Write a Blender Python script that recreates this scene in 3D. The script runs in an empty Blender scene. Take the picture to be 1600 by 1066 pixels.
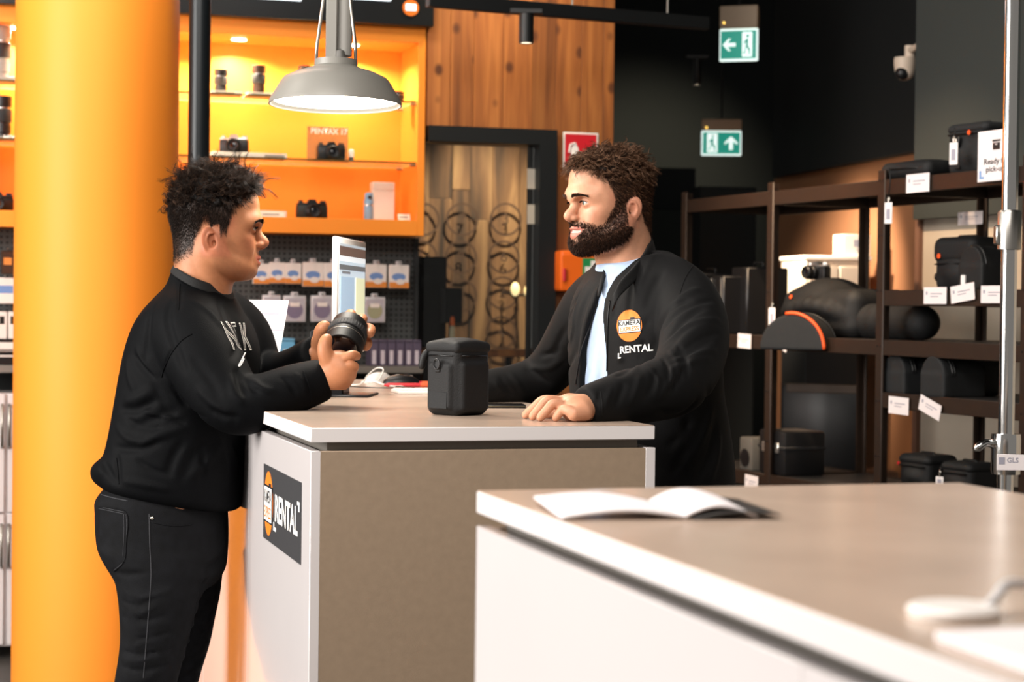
import bpy, bmesh, math, random
import numpy as np
from mathutils import Vector, Matrix
from mathutils.bvhtree import BVHTree

# ---------------------------------------------------------------- camera, world, large lights, exposure
SC = bpy.context.scene
COL = SC.collection
FPX, PITCH, ROLL, HC = 2994.8, 0.0178, 0.0116, 1.35
CT = HC - 0.2355                       # height of the counter tops
cam_data = bpy.data.cameras.new('camera')
cam = bpy.data.objects.new('camera', cam_data)
COL.objects.link(cam)
cam_data.sensor_width = 36.0
cam_data.lens = FPX / 1600 * 36.0
cam_data.clip_start = 0.05
cam_data.dof.use_dof = True
cam_data.dof.focus_distance = 4.25
cam_data.dof.aperture_fstop = 5.0
cam.matrix_world = (Matrix.Translation((0, 0, HC)) @ Matrix.Rotation(math.pi/2 - PITCH, 4, 'X') @ Matrix.Rotation(ROLL, 4, 'Z'))
SC.camera = cam

world = bpy.data.worlds.new('world')
SC.world = world
world.use_nodes = True
world.node_tree.nodes['Background'].inputs[0].default_value = (1.0, 0.93, 0.86, 1)
world.node_tree.nodes['Background'].inputs[1].default_value = 0.13

def area_light(name, loc, target, sx, sy, power, col):
    d = bpy.data.lights.new(name, 'AREA'); d.shape = 'RECTANGLE'; d.size = sx; d.size_y = sy
    d.energy = power; d.color = col
    o = bpy.data.objects.new(name, d); COL.objects.link(o)
    o.location = loc
    o.rotation_euler = (Vector(target) - Vector(loc)).to_track_quat('-Z', 'Y').to_euler()
    return o
def spot_light(name, loc, target, power, col, size=60, blend=.6, rad=.04):
    d = bpy.data.lights.new(name, 'SPOT'); d.energy = power; d.color = col
    d.spot_size = math.radians(size); d.spot_blend = blend; d.shadow_soft_size = rad
    o = bpy.data.objects.new(name, d); COL.objects.link(o)
    o.location = loc
    o.rotation_euler = (Vector(target) - Vector(loc)).to_track_quat('-Z', 'Y').to_euler()
    return o
# shop front daylight (left, behind the camera) and the lit sales floor behind the camera
area_light('shopfront_window_light', (-4.4, 2.5, 2.3), (-0.3, 4.4, 1.1), 3.2, 2.4, 245, (1.0, .95, .90))
area_light('ceiling_light_sales_floor', (-0.6, 1.9, 3.6), (-0.3, 3.6, 1.0), 2.6, 1.2, 84, (1.0, .93, .86))
area_light('added_pillar_light', (-2.4, 4.6, 3.6), (-1.5, 6.2, 1.3), 1.0, 1.0, 14, (1.0, .92, .82))  # added fill lamp, put in to brighten the orange pillar

area_light('added_display_wall_light', (-1.3, 6.0, 3.6), (-.9, 7.7, 1.5), 1.6, .5, 36, (1.0, .93, .84))  # lamp added to lift the dim pegboard and display wall

SC.view_settings.view_transform = 'Standard'
SC.view_settings.look = 'None'
SC.view_settings.exposure = 0.72
SC.view_settings.gamma = 1.0
SC.view_settings.use_curve_mapping = False
SC.cycles.use_denoising = True
SC.cycles.max_bounces = 8
SC.cycles.sample_clamp_indirect = 4.0

# ---------------------------------------------------------------- geometry of the place
def U(px, py, Y=None, z=None):
    """where the sight line of a photo pixel meets depth Y or height z"""
    du, dv = px - 800, py - 533
    cr, sr = math.cos(ROLL), math.sin(ROLL)
    u = du*cr + dv*sr; v = -du*sr + dv*cr
    x, zz = u/FPX, -v/FPX
    c, s = math.cos(PITCH), math.sin(PITCH)
    Yd = c + zz*s; Zd = -s + zz*c
    t = Y/Yd if Y is not None else (z - HC)/Zd
    return Vector((x*t, Yd*t, HC + Zd*t))
TH = math.radians(16.4)                # the counters, the display wall and the shop share this turn
RT = Vector((math.cos(TH), math.sin(TH), 0))
BK = Vector((-math.sin(TH), math.cos(TH), 0))
UP = Vector((0, 0, 1))
def plane_hit(px, py, p0, n):
    d = U(px, py, Y=1.0) - Vector((0, 0, HC))
    t = (Vector(p0) - Vector((0, 0, HC))).dot(n) / d.dot(n)
    return Vector((0, 0, HC)) + d*t

def lin(c):
    c = [int(c[i:i+2], 16)/255 for i in (0, 2, 4)] if isinstance(c, str) else [v/255 for v in c]
    return tuple(v/12.92 if v <= .04045 else ((v+.055)/1.055)**2.4 for v in c) + (1.0,)

MATS = {}
def pm(name, col, rough=.5, metal=0., var=0., scale=30., bump=0., bscale=None, emit=0., sss=0., trans=0.,
       coat=0., spec=.5, attr=None, alpha=1., ior=1.45, stretch=None, sheen=0.):
    if name in MATS: return MATS[name]
    m = bpy.data.materials.new(name); m.use_nodes = True
    nt = m.node_tree; b = nt.nodes['Principled BSDF']
    c = lin(col)
    b.inputs['Base Color'].default_value = c
    b.inputs['Roughness'].default_value = rough
    b.inputs['Metallic'].default_value = metal
    b.inputs['Specular IOR Level'].default_value = spec
    b.inputs['IOR'].default_value = ior
    b.inputs['Transmission Weight'].default_value = trans
    b.inputs['Coat Weight'].default_value = coat
    b.inputs['Alpha'].default_value = alpha
    if sheen: b.inputs['Sheen Weight'].default_value = sheen
    if sss:
        b.inputs['Subsurface Weight'].default_value = sss
        b.inputs['Subsurface Radius'].default_value = (.012, .005, .003)
        b.inputs['Subsurface Scale'].default_value = 1.0
    if emit:
        b.inputs['Emission Color'].default_value = c
        b.inputs['Emission Strength'].default_value = emit
    tc = nt.nodes.new('ShaderNodeTexCoord')
    vec = tc.outputs['Object']
    if stretch:
        mp = nt.nodes.new('ShaderNodeMapping'); mp.inputs['Scale'].default_value = stretch
        nt.links.new(vec, mp.inputs['Vector']); vec = mp.outputs['Vector']
    base = None
    if attr:
        a = nt.nodes.new('ShaderNodeAttribute'); a.attribute_name = attr; base = a.outputs['Color']
    if var:
        n = nt.nodes.new('ShaderNodeTexNoise'); n.inputs['Scale'].default_value = scale; n.inputs['Detail'].default_value = 5
        nt.links.new(vec, n.inputs['Vector'])
        r = nt.nodes.new('ShaderNodeMapRange'); r.inputs['From Min'].default_value = .3; r.inputs['From Max'].default_value = .7
        r.inputs['To Min'].default_value = 1 - var; r.inputs['To Max'].default_value = 1 + var
        nt.links.new(n.outputs['Fac'], r.inputs['Value'])
        mx = nt.nodes.new('ShaderNodeVectorMath'); mx.operation = 'SCALE'
        if base is not None: nt.links.new(base, mx.inputs[0])
        else: mx.inputs[0].default_value = c[:3]
        nt.links.new(r.outputs['Result'], mx.inputs['Scale'])
        base = mx.outputs['Vector']
    if base is not None: nt.links.new(base, b.inputs['Base Color'])
    if bump:
        n2 = nt.nodes.new('ShaderNodeTexNoise'); n2.inputs['Scale'].default_value = bscale or scale; n2.inputs['Detail'].default_value = 4
        nt.links.new(vec, n2.inputs['Vector'])
        bp = nt.nodes.new('ShaderNodeBump'); bp.inputs['Strength'].default_value = bump; bp.inputs['Distance'].default_value = .002
        nt.links.new(n2.outputs['Fac'], bp.inputs['Height'])
        nt.links.new(bp.outputs['Normal'], b.inputs['Normal'])
    MATS[name] = m
    return m

def wood_mat(name, light, mid, dark, knot=True, grain=1.0):
    if name in MATS: return MATS[name]
    m = bpy.data.materials.new(name); m.use_nodes = True
    nt = m.node_tree; N = nt.nodes; L = nt.links; b = N['Principled BSDF']
    tc = N.new('ShaderNodeTexCoord'); oi = N.new('ShaderNodeObjectInfo')
    add = N.new('ShaderNodeVectorMath'); add.operation = 'ADD'
    sc = N.new('ShaderNodeVectorMath'); sc.operation = 'SCALE'; sc.inputs[0].default_value = (13.1, 7.3, 29.7)
    L.new(oi.outputs['Random'], sc.inputs['Scale'])
    L.new(tc.outputs['Object'], add.inputs[0]); L.new(sc.outputs['Vector'], add.inputs[1])
    mp = N.new('ShaderNodeMapping'); mp.inputs['Scale'].default_value = (22*grain, 22*grain, 1.1)
    L.new(add.outputs['Vector'], mp.inputs['Vector'])
    n = N.new('ShaderNodeTexNoise'); n.inputs['Scale'].default_value = 1.0; n.inputs['Detail'].default_value = 6; n.inputs['Distortion'].default_value = .6
    L.new(mp.outputs['Vector'], n.inputs['Vector'])
    cr = N.new('ShaderNodeValToRGB')
    cr.color_ramp.elements[0].position = .3; cr.color_ramp.elements[0].color = lin(dark)
    cr.color_ramp.elements[1].position = .72; cr.color_ramp.elements[1].color = lin(light)
    e = cr.color_ramp.elements.new(.5); e.color = lin(mid)
    L.new(n.outputs['Fac'], cr.inputs['Fac'])
    rv = N.new('ShaderNodeMapRange'); rv.inputs['To Min'].default_value = .72; rv.inputs['To Max'].default_value = 1.18
    L.new(oi.outputs['Random'], rv.inputs['Value'])
    ml = N.new('ShaderNodeVectorMath'); ml.operation = 'SCALE'
    L.new(cr.outputs['Color'], ml.inputs[0]); L.new(rv.outputs['Result'], ml.inputs['Scale'])
    out = ml.outputs['Vector']
    if knot:
        mp2 = N.new('ShaderNodeMapping'); mp2.inputs['Scale'].default_value = (9, 9, 6.5)
        L.new(add.outputs['Vector'], mp2.inputs['Vector'])
        v = N.new('ShaderNodeTexVoronoi'); v.inputs['Scale'].default_value = 1.0
        L.new(mp2.outputs['Vector'], v.inputs['Vector'])
        kr = N.new('ShaderNodeMapRange'); kr.inputs['From Min'].default_value = .10; kr.inputs['From Max'].default_value = .21
        L.new(v.outputs['Distance'], kr.inputs['Value'])
        mx = N.new('ShaderNodeMix'); mx.data_type = 'RGBA'
        L.new(kr.outputs['Result'], mx.inputs[0]); mx.inputs[6].default_value = lin('5c3216'); L.new(out, mx.inputs[7])
        out = mx.outputs[2]
    L.new(out, b.inputs['Base Color'])
    b.inputs['Roughness'].default_value = .55
    MATS[name] = m
    return m

# ---------------------------------------------------------------- mesh building
class MB:
    """collects shapes into one mesh; every shape is written in the thing's own coordinates"""
    def __init__(self): self.bm = bmesh.new()
    def _xf(self, vs, M):
        if M is not None: bmesh.ops.transform(self.bm, matrix=M, verts=vs)
        return self
    def box(self, x0, x1, y0, y1, z0, z1, bev=0., seg=1, M=None):
        r = bmesh.ops.create_cube(self.bm, size=1.0)
        vs = r['verts']
        bmesh.ops.transform(self.bm, matrix=Matrix.Translation(((x0+x1)/2, (y0+y1)/2, (z0+z1)/2)) @ Matrix.Diagonal((abs(x1-x0), abs(y1-y0), abs(z1-z0), 1)), verts=vs)
        if bev:
            es = list({e for v in vs for e in v.link_edges})
            g = bmesh.ops.bevel(self.bm, geom=es, offset=min(bev, .49*min(abs(x1-x0), abs(y1-y0), abs(z1-z0))), segments=seg, profile=.5, affect='EDGES')
            vs = list({v for f in g['faces'] for v in f.verts} | {v for v in vs if v.is_valid})
        return self._xf(vs, M)
    def lathe(self, prof, n=24, M=None, c=(0, 0, 0), cap=True):
        rings = []; allv = []
        for r, z in prof:
            ring = [self.bm.verts.new((c[0] + r*math.cos(2*math.pi*i/n), c[1] + r*math.sin(2*math.pi*i/n), c[2] + z)) for i in range(n)] if r > 1e-6 else [self.bm.verts.new((c[0], c[1], c[2]+z))]
            rings.append(ring); allv += ring
        for a, b in zip(rings, rings[1:]):
            if len(a) == 1 and len(b) == 1: continue
            for i in range(n):
                j = (i+1) % n
                if len(a) == 1: self.bm.faces.new((a[0], b[j], b[i]))
                elif len(b) == 1: self.bm.faces.new((a[i], a[j], b[0]))
                else: self.bm.faces.new((a[i], a[j], b[j], b[i]))
        if cap:
            if len(rings[0]) > 1: self.bm.faces.new(rings[0][::-1])
            if len(rings[-1]) > 1: self.bm.faces.new(rings[-1])
        return self._xf(allv, M)
    def cyl(self, a, b, r, r2=None, n=16):
        a, b = Vector(a), Vector(b); d = b - a
        q = d.to_track_quat('Z', 'Y').to_matrix().to_4x4()
        return self.lathe([(r, 0), (r if r2 is None else r2, d.length)], n, Matrix.Translation(a) @ q)
    def tube(self, pts, r, n=8, closed=False):
        pts = [Vector(p) for p in pts]; m = len(pts)
        rr = r if hasattr(r, '__len__') else [r]*m
        rings = []; nrm = None
        for i, p in enumerate(pts):
            if closed: t = pts[(i+1) % m] - pts[i-1]
            else: t = pts[min(i+1, m-1)] - pts[max(i-1, 0)]
            t.normalize()
            if nrm is None: nrm = t.orthogonal().normalized()
            else:
                nrm = nrm - t*nrm.dot(t)
                nrm = nrm.normalized() if nrm.length > 1e-6 else t.orthogonal().normalized()
            bn = t.cross(nrm)
            rings.append([self.bm.verts.new(p + rr[i]*(nrm*math.cos(2*math.pi*k/n) + bn*math.sin(2*math.pi*k/n))) for k in range(n)])
        pr = list(zip(rings, rings[1:])) + ([(rings[-1], rings[0])] if closed else [])
        for a, b in pr:
            for k in range(n): self.bm.faces.new((a[k], a[(k+1) % n], b[(k+1) % n], b[k]))
        if not closed:
            self.bm.faces.new(rings[0][::-1]); self.bm.faces.new(rings[-1])
        return self
    def prism(self, poly, d, M=None):
        """polygon in x,z extruded along y from 0 to d"""
        a = [self.bm.verts.new((x, 0, z)) for x, z in poly]; b = [self.bm.verts.new((x, d, z)) for x, z in poly]
        n = len(poly)
        self.bm.faces.new(a); self.bm.faces.new(b[::-1])
        for i in range(n): self.bm.faces.new((a[i], b[i], b[(i+1) % n], a[(i+1) % n]))
        return self._xf(a + b, M)
    def grid(self, fn, nu, nv):
        vs = [[self.bm.verts.new(fn(i/nu, j/nv)) for j in range(nv+1)] for i in range(nu+1)]
        for i in range(nu):
            for j in range(nv): self.bm.faces.new((vs[i][j], vs[i+1][j], vs[i+1][j+1], vs[i][j+1]))
        return self
    def sphere(self, c, r, M=None, n=16):
        rr = r if hasattr(r, '__len__') else (r, r, r)
        g = bmesh.ops.create_uvsphere(self.bm, u_segments=n, v_segments=max(6, n*2//3), radius=1.0)
        T = Matrix.Translation(c) @ Matrix.Diagonal((*rr, 1))
        return self._xf(g['verts'], (M @ T) if M is not None else T)
    def build(self, name, m, parent=None, smooth=40, solid=0.):
        bmesh.ops.recalc_face_normals(self.bm, faces=self.bm.faces)
        me = bpy.data.meshes.new(name); self.bm.to_mesh(me); self.bm.free()
        return link(name, me, m, parent, smooth, solid)
def link(name, me, m, parent=None, smooth=40, solid=0.):
    o = bpy.data.objects.new(name, me); COL.objects.link(o)
    if m is not None: me.materials.append(m)
    if smooth:
        me.polygons.foreach_set('use_smooth', [True]*len(me.polygons))
        if smooth < 180: me.set_sharp_from_angle(angle=math.radians(smooth))
    if parent is not None: o.parent = parent
    if solid:
        md = o.modifiers.new('thickness', 'SOLIDIFY'); md.thickness = solid; md.offset = 0
    return o
def tag(o, label, cat, group=None):
    o['label'] = label; o['category'] = cat
    if group: o['group'] = group
    return o
def thing(name, label, cat, loc=(0, 0, 0), rz=0., group=None):
    o = bpy.data.objects.new(name, None); COL.objects.link(o)
    o.empty_display_size = .05
    o.location = loc; o.rotation_euler = (0, 0, rz)
    return tag(o, label, cat, group)
def struct(o): o['kind'] = 'structure'; return o
def copy_tree(o, parent=None):
    c = o.copy(); COL.objects.link(c); c.parent = parent
    for ch in o.children: copy_tree(ch, c)
    return c
def text_mesh(txt, size, depth=0., align='CENTER', bold=0., res=3):
    cu = bpy.data.curves.new('text', 'FONT'); cu.body = txt; cu.size = size; cu.extrude = depth; cu.offset = bold
    cu.align_x = align; cu.align_y = 'CENTER'; cu.resolution_u = res
    o = bpy.data.objects.new('text', cu); COL.objects.link(o)
    dg = bpy.context.evaluated_depsgraph_get(); dg.update()
    me = bpy.data.meshes.new_from_object(o.evaluated_get(dg))
    bpy.data.objects.remove(o); bpy.data.curves.remove(cu)
    me.materials.clear()
    return me
def text_part(name, txt, size, m, parent, M, bold=0., align='CENTER', sx=1.0):
    """flat print: letters in the local x,z plane, facing -y"""
    me = text_mesh(txt, size, bold=bold, align=align)
    me.transform(M @ Matrix.Rotation(math.pi/2, 4, 'X') @ Matrix.Diagonal((sx, 1, 1, 1)))
    return link(name, me, m, parent, smooth=0)
def text_fit(name, txt, m, parent, x0, x1, z0, z1, y, bold=.0):
    """flat print filling a given field of the local x,z plane"""
    me = text_mesh(txt, .1, bold=bold)
    c = np.array([v.co for v in me.vertices]); lo, hi = c.min(0), c.max(0)
    sx, sz = (x1-x0)/(hi[0]-lo[0]), (z1-z0)/(hi[1]-lo[1])
    for v in me.vertices: v.co = (x0 + (v.co.x-lo[0])*sx, y, z0 + (v.co.y-lo[1])*sz)
    return link(name, me, m, parent, smooth=0)
T4 = lambda x, y, z: Matrix.Translation((x, y, z))
def RZ(a): return Matrix.Rotation(a, 4, 'Z')
def RX(a): return Matrix.Rotation(a, 4, 'X')
def RY(a): return Matrix.Rotation(a, 4, 'Y')
# ---------------------------------------------------------------- smooth solid modelling (for bodies, clothes, bags)
class Vol:
    def __init__(self, lo, hi, h):
        self.h = h; self.lo = np.array(lo, np.float32)
        n = np.ceil((np.array(hi) - self.lo)/h).astype(int) + 1
        self.n = n
        self.ax = [self.lo[i] + h*np.arange(n[i], dtype=np.float32) for i in range(3)]
        self.v = np.full(n, .04, np.float32)
    def _sub(self, lo, hi):
        s = []
        for i in range(3):
            a = int(max(0, math.floor((lo[i] - self.lo[i])/self.h))); b = int(min(self.n[i], math.ceil((hi[i] - self.lo[i])/self.h) + 1))
            if b <= a: return None, None
            s.append(slice(a, b))
        s = tuple(s)
        return s, (self.ax[0][s[0]][:, None, None], self.ax[1][s[1]][None, :, None], self.ax[2][s[2]][None, None, :])
    def put(self, fn, lo, hi, k=.01, op='add'):
        pad = k + 4*self.h
        s, g = self._sub([x - pad for x in lo], [x + pad for x in hi])
        if s is None: return self
        d = fn(*g).astype(np.float32); a = self.v[s]
        if op == 'add':
            hh = np.maximum(k - np.abs(a - d), 0)/max(k, 1e-6)
            self.v[s] = np.minimum(a, d) - hh*hh*k*.25
        elif op == 'sub':
            d = -d; hh = np.maximum(k - np.abs(a - d), 0)/max(k, 1e-6)
            self.v[s] = np.maximum(a, d) + hh*hh*k*.25
        elif op == 'and':
            hh = np.maximum(k - np.abs(a - d), 0)/max(k, 1e-6)
            self.v[s] = np.maximum(a, d) + hh*hh*k*.25
        elif op == 'disp':
            self.v[s] = a + d
        return self
    def cap(self, a, b, ra, rb=None, k=.01, op='add'):
        rb = ra if rb is None else rb
        a = np.array(a, np.float32); b = np.array(b, np.float32); ab = b - a; L = float(ab@ab) + 1e-12
        def fn(x, y, z):
            t = np.clip(((x-a[0])*ab[0] + (y-a[1])*ab[1] + (z-a[2])*ab[2])/L, 0, 1)
            return np.sqrt((x-a[0]-t*ab[0])**2 + (y-a[1]-t*ab[1])**2 + (z-a[2]-t*ab[2])**2) - (ra + (rb-ra)*t)
        m = max(ra, rb)
        return self.put(fn, np.minimum(a, b) - m, np.maximum(a, b) + m, k, op)
    def chain(self, pts, k=.01, op='add', sm=4):
        """pts: (x, y, z, r): a limb through the points, smoothly interpolated"""
        P = np.array(pts, np.float32)
        if sm > 1 and len(P) > 2: P = catmull(P, sm)
        for p, q in zip(P, P[1:]): self.cap(p[:3], q[:3], float(p[3]), float(q[3]), k, op)
        return self
    def ell(self, c, r, k=.01, op='add', R=None):
        c = np.array(c, np.float32); r = np.array(r, np.float32); mn = float(r.min())
        Ri = np.array(R.to_3x3().transposed(), np.float32) if R is not None else None
        def fn(x, y, z):
            X, Y, Z = x-c[0], y-c[1], z-c[2]
            if Ri is not None:
                X, Y, Z = (Ri[i][0]*X + Ri[i][1]*Y + Ri[i][2]*Z for i in range(3))
            q = np.sqrt((X/r[0])**2 + (Y/r[1])**2 + (Z/r[2])**2)
            g = np.sqrt((X/r[0]**2)**2 + (Y/r[1]**2)**2 + (Z/r[2]**2)**2) + 1e-9
            return np.where(q < .5, (q-1)*mn, q*(q-1)/g)
        m = float(r.max())
        return self.put(fn, c-m, c+m, k, op)
    def rbox(self, c, half, rad, k=.01, op='add', R=None):
        c = np.array(c, np.float32); hh = np.array(half, np.float32) - rad
        Ri = np.array(R.to_3x3().transposed(), np.float32) if R is not None else None
        def fn(x, y, z):
            X, Y, Z = x-c[0], y-c[1], z-c[2]
            if Ri is not None:
                X, Y, Z = (Ri[i][0]*X + Ri[i][1]*Y + Ri[i][2]*Z for i in range(3))
            X, Y, Z = np.abs(X)-hh[0], np.abs(Y)-hh[1], np.abs(Z)-hh[2]
            return np.sqrt(np.maximum(X, 0)**2 + np.maximum(Y, 0)**2 + np.maximum(Z, 0)**2) + np.minimum(np.maximum(X, np.maximum(Y, Z)), 0) - rad
        m = float(np.linalg.norm(np.array(half)))
        return self.put(fn, c-m, c+m, k, op)
    def zloft(self, secs, k=.01, op='add', p=2.3, capr=.02):
        """secs: (z, cx, cy, ax, ay, rot): a trunk of stacked ellipses"""
        S = np.array(sorted(secs), np.float32)
        zz = S[:, 0]
        if len(S) > 2:
            t = np.linspace(0, len(S)-1, (len(S)-1)*6 + 1)
            S = catmull(S, 6); zz = S[:, 0]
            o = np.argsort(zz); S = S[o]; zz = S[:, 0]
        def fn(x, y, z):
            zf = z.ravel()
            I = [np.interp(zf, zz, S[:, j]).astype(np.float32)[None, None, :] for j in range(1, 6)]
            cs, sn = np.cos(I[4]), np.sin(I[4])
            X, Y = x - I[0], y - I[1]
            X, Y = X*cs + Y*sn, -X*sn + Y*cs
            q = (np.abs(X/I[2])**p + np.abs(Y/I[3])**p)**(1/p)
            rr = np.sqrt(X*X + Y*Y) + 1e-6
            d = rr*(1 - 1/np.maximum(q, 1e-3))
            d = np.where(q < .4, -.5*np.minimum(I[2], I[3]), d)
            e = np.maximum(zz[0] + capr - z, z - zz[-1] + capr)
            dd = np.maximum(d, -1e3) + capr
            return np.where((e > 0) | (dd > 0), np.where((e > 0) & (dd > 0), np.sqrt(np.maximum(e, 0)**2 + np.maximum(dd, 0)**2), np.maximum(e, dd)) - capr, np.maximum(e, dd) - capr)
        mx = float(max(S[:, 3].max(), S[:, 4].max()))
        lo = (S[:, 1].min() - mx, S[:, 2].min() - mx, zz[0]); hi = (S[:, 1].max() + mx, S[:, 2].max() + mx, zz[-1])
        return self.put(fn, lo, hi, k, op)
    def fold(self, pts, w, amp):
        """a crease (amp > 0) or a ridge (amp < 0) along a line near the surface"""
        P = catmull(np.array(pts, np.float32), 5) if len(pts) > 2 else np.array(pts, np.float32)
        lo = P.min(0) - 3*w; hi = P.max(0) + 3*w
        s, g = self._sub(lo, hi)
        if s is None: return self
        x, y, z = g; best = None; n = len(P) - 1
        taper = None
        for i, (a, b) in enumerate(zip(P, P[1:])):
            ab = b - a; L = float(ab@ab) + 1e-12
            t = np.clip(((x-a[0])*ab[0] + (y-a[1])*ab[1] + (z-a[2])*ab[2])/L, 0, 1)
            d = (x-a[0]-t*ab[0])**2 + (y-a[1]-t*ab[1])**2 + (z-a[2]-t*ab[2])**2
            u = (i + t)/n; tp = np.sin(np.pi*np.clip(u*.92 + .04, 0, 1))**.7
            if best is None: best, taper = d, np.broadcast_to(tp, d.shape)
            else:
                mk = d < best; taper = np.where(mk, tp, taper); best = np.minimum(d, best)
        self.v[s] += (amp*taper*np.exp(-best/(w*w))).astype(np.float32)
        return self
    def mesh(self, smooth=1):
        v = self.v; s = v < 0
        c = [s[i:s.shape[0]-1+i, j:s.shape[1]-1+j, k:s.shape[2]-1+k] for i in (0, 1) for j in (0, 1) for k in (0, 1)]
        cnt = sum(a.astype(np.int8) for a in c)
        act = (cnt > 0) & (cnt < 8)
        ii = np.argwhere(act); n = len(ii)
        idx = np.full(act.shape, -1, np.int32); idx[tuple(ii.T)] = np.arange(n)
        acc = np.zeros((n, 3), np.float32); num = np.zeros(n, np.float32)
        cs = [np.array(q) for q in ((0,0,0),(0,0,1),(0,1,0),(0,1,1),(1,0,0),(1,0,1),(1,1,0),(1,1,1))]
        cv = [v[tuple((ii + q).T)] for q in cs]
        for a in range(8):
            for b in range(a+1, 8):
                df = cs[b] - cs[a]
                if np.abs(df).sum() != 1: continue
                va, vb = cv[a], cv[b]; m = (va < 0) != (vb < 0)
                t = np.where(m, va/np.where(np.abs(va-vb) < 1e-9, 1, va-vb), 0)
                acc += np.where(m[:, None], cs[a] + t[:, None]*df, 0); num += m
        P = self.lo + self.h*(ii + acc/num[:, None])
        F = []
        for ax in range(3):
            o1, o2 = [(1, 2), (2, 0), (0, 1)][ax]
            sl = [slice(1, -1)]*3; sl[ax] = slice(0, -1); A = s[tuple(sl)]
            sl2 = list(sl); sl2[ax] = slice(1, None); B = s[tuple(sl2)]
            e = np.argwhere(A != B)
            if not len(e): continue
            e = e + np.array([1 if q != ax else 0 for q in range(3)])
            flip = s[tuple(e.T)]
            d1 = np.zeros(3, int); d1[o1] = 1; d2 = np.zeros(3, int); d2[o2] = 1
            q = np.stack([idx[tuple((e-d1-d2).T)], idx[tuple((e-d2).T)], idx[tuple(e.T)], idx[tuple((e-d1).T)]], 1)
            q[~flip] = q[~flip][:, ::-1]
            F.append(q)
        F = np.concatenate(F)
        F = F[(F >= 0).all(1)]
        for _ in range(smooth):
            sm = np.zeros_like(P); ct = np.zeros(n, np.float32)
            for a in range(4):
                b = (a+1) % 4
                np.add.at(sm, F[:, a], P[F[:, b]]); np.add.at(ct, F[:, a], 1)
                np.add.at(sm, F[:, b], P[F[:, a]]); np.add.at(ct, F[:, b], 1)
            P = .5*P + .5*sm/np.maximum(ct, 1)[:, None]
        use = np.unique(F); mp = np.zeros(n, np.int32); mp[use] = np.arange(len(use))
        return P[use], mp[F]
def catmull(P, n):
    out = []
    for i in range(len(P) - 1):
        p0, p1, p2, p3 = P[max(i-1, 0)], P[i], P[i+1], P[min(i+2, len(P)-1)]
        for j in range(n):
            t = j/n
            out.append(.5*((2*p1) + (-p0+p2)*t + (2*p0-5*p1+4*p2-p3)*t*t + (-p0+3*p1-3*p2+p3)*t**3))
    out.append(P[-1])
    return np.array(out, np.float32)
def np_mesh(name, parts, M=None):
    """(P, F, color) pieces -> one mesh; the color goes into the attribute 'tint'"""
    Ps, Fs, Cs, off = [], [], [], 0
    for P, F, C in parts:
        Ps.append(P); Fs.append(F + off); off += len(P)
        Cs.append(np.ones((len(P), 3), np.float32) if C is None else C)
    P = np.concatenate(Ps).astype(np.float32); C = np.concatenate(Cs)
    me = bpy.data.meshes.new(name)
    me.vertices.add(len(P)); me.vertices.foreach_set('co', P.ravel())
    nl = sum(f.size for f in Fs)
    me.loops.add(nl); me.loops.foreach_set('vertex_index', np.concatenate([f.ravel() for f in Fs]).astype(np.int32))
    st = []; o = 0
    for f in Fs: st.append(o + f.shape[1]*np.arange(len(f))); o += f.size
    st = np.concatenate(st).astype(np.int32)
    me.polygons.add(len(st)); me.polygons.foreach_set('loop_start', st)
    me.polygons.foreach_set('use_smooth', np.ones(len(st), bool))
    at = me.attributes.new('tint', 'FLOAT_COLOR', 'POINT')
    at.data.foreach_set('color', np.concatenate([C, np.ones((len(C), 1), np.float32)], 1).astype(np.float32).ravel())
    me.update(calc_edges=True); me.validate()
    if M is not None: me.transform(M)
    return me
def vnormals(P, F):
    n = np.cross(P[F[:, 2]] - P[F[:, 0]], P[F[:, 3]] - P[F[:, 1]])
    N = np.zeros_like(P)
    for a in range(4): np.add.at(N, F[:, a], n)
    return N/(np.linalg.norm(N, axis=1)[:, None] + 1e-9)
def strands(curves, radii, sides=3):
    """curves: (n, m, 3); radii: (m,) or (n, m): tapered hairs as one mesh piece"""
    n, m, _ = curves.shape
    t = np.gradient(curves, axis=1); t /= np.linalg.norm(t, axis=2, keepdims=True) + 1e-9
    ref = np.where(np.abs(t[..., 2:3]) < .9, np.array([0, 0, 1.]), np.array([1., 0, 0]))
    a = np.cross(t, ref); a /= np.linalg.norm(a, axis=2, keepdims=True) + 1e-9
    b = np.cross(t, a); r = np.broadcast_to(radii, (n, m))[..., None]
    V = np.stack([curves + r*(math.cos(2*math.pi*k/sides)*a + math.sin(2*math.pi*k/sides)*b) for k in range(sides)], 2)
    I = np.arange(n*m*sides).reshape(n, m, sides)
    F = np.stack([I[:, :-1, :], np.roll(I, -1, 2)[:, :-1, :], np.roll(I, -1, 2)[:, 1:, :], I[:, 1:, :]], -1).reshape(-1, 4)
    return V.reshape(-1, 3).astype(np.float32), F
def vnoise(P, f, seed=0):
    """cheap smooth value noise, -1..1"""
    rs = np.random.RandomState(seed); out = np.zeros(len(P))
    for i in range(7):
        k = rs.randn(3)*f; out += np.sin(P@k + rs.rand()*6.28)
    return out/4.
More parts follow.
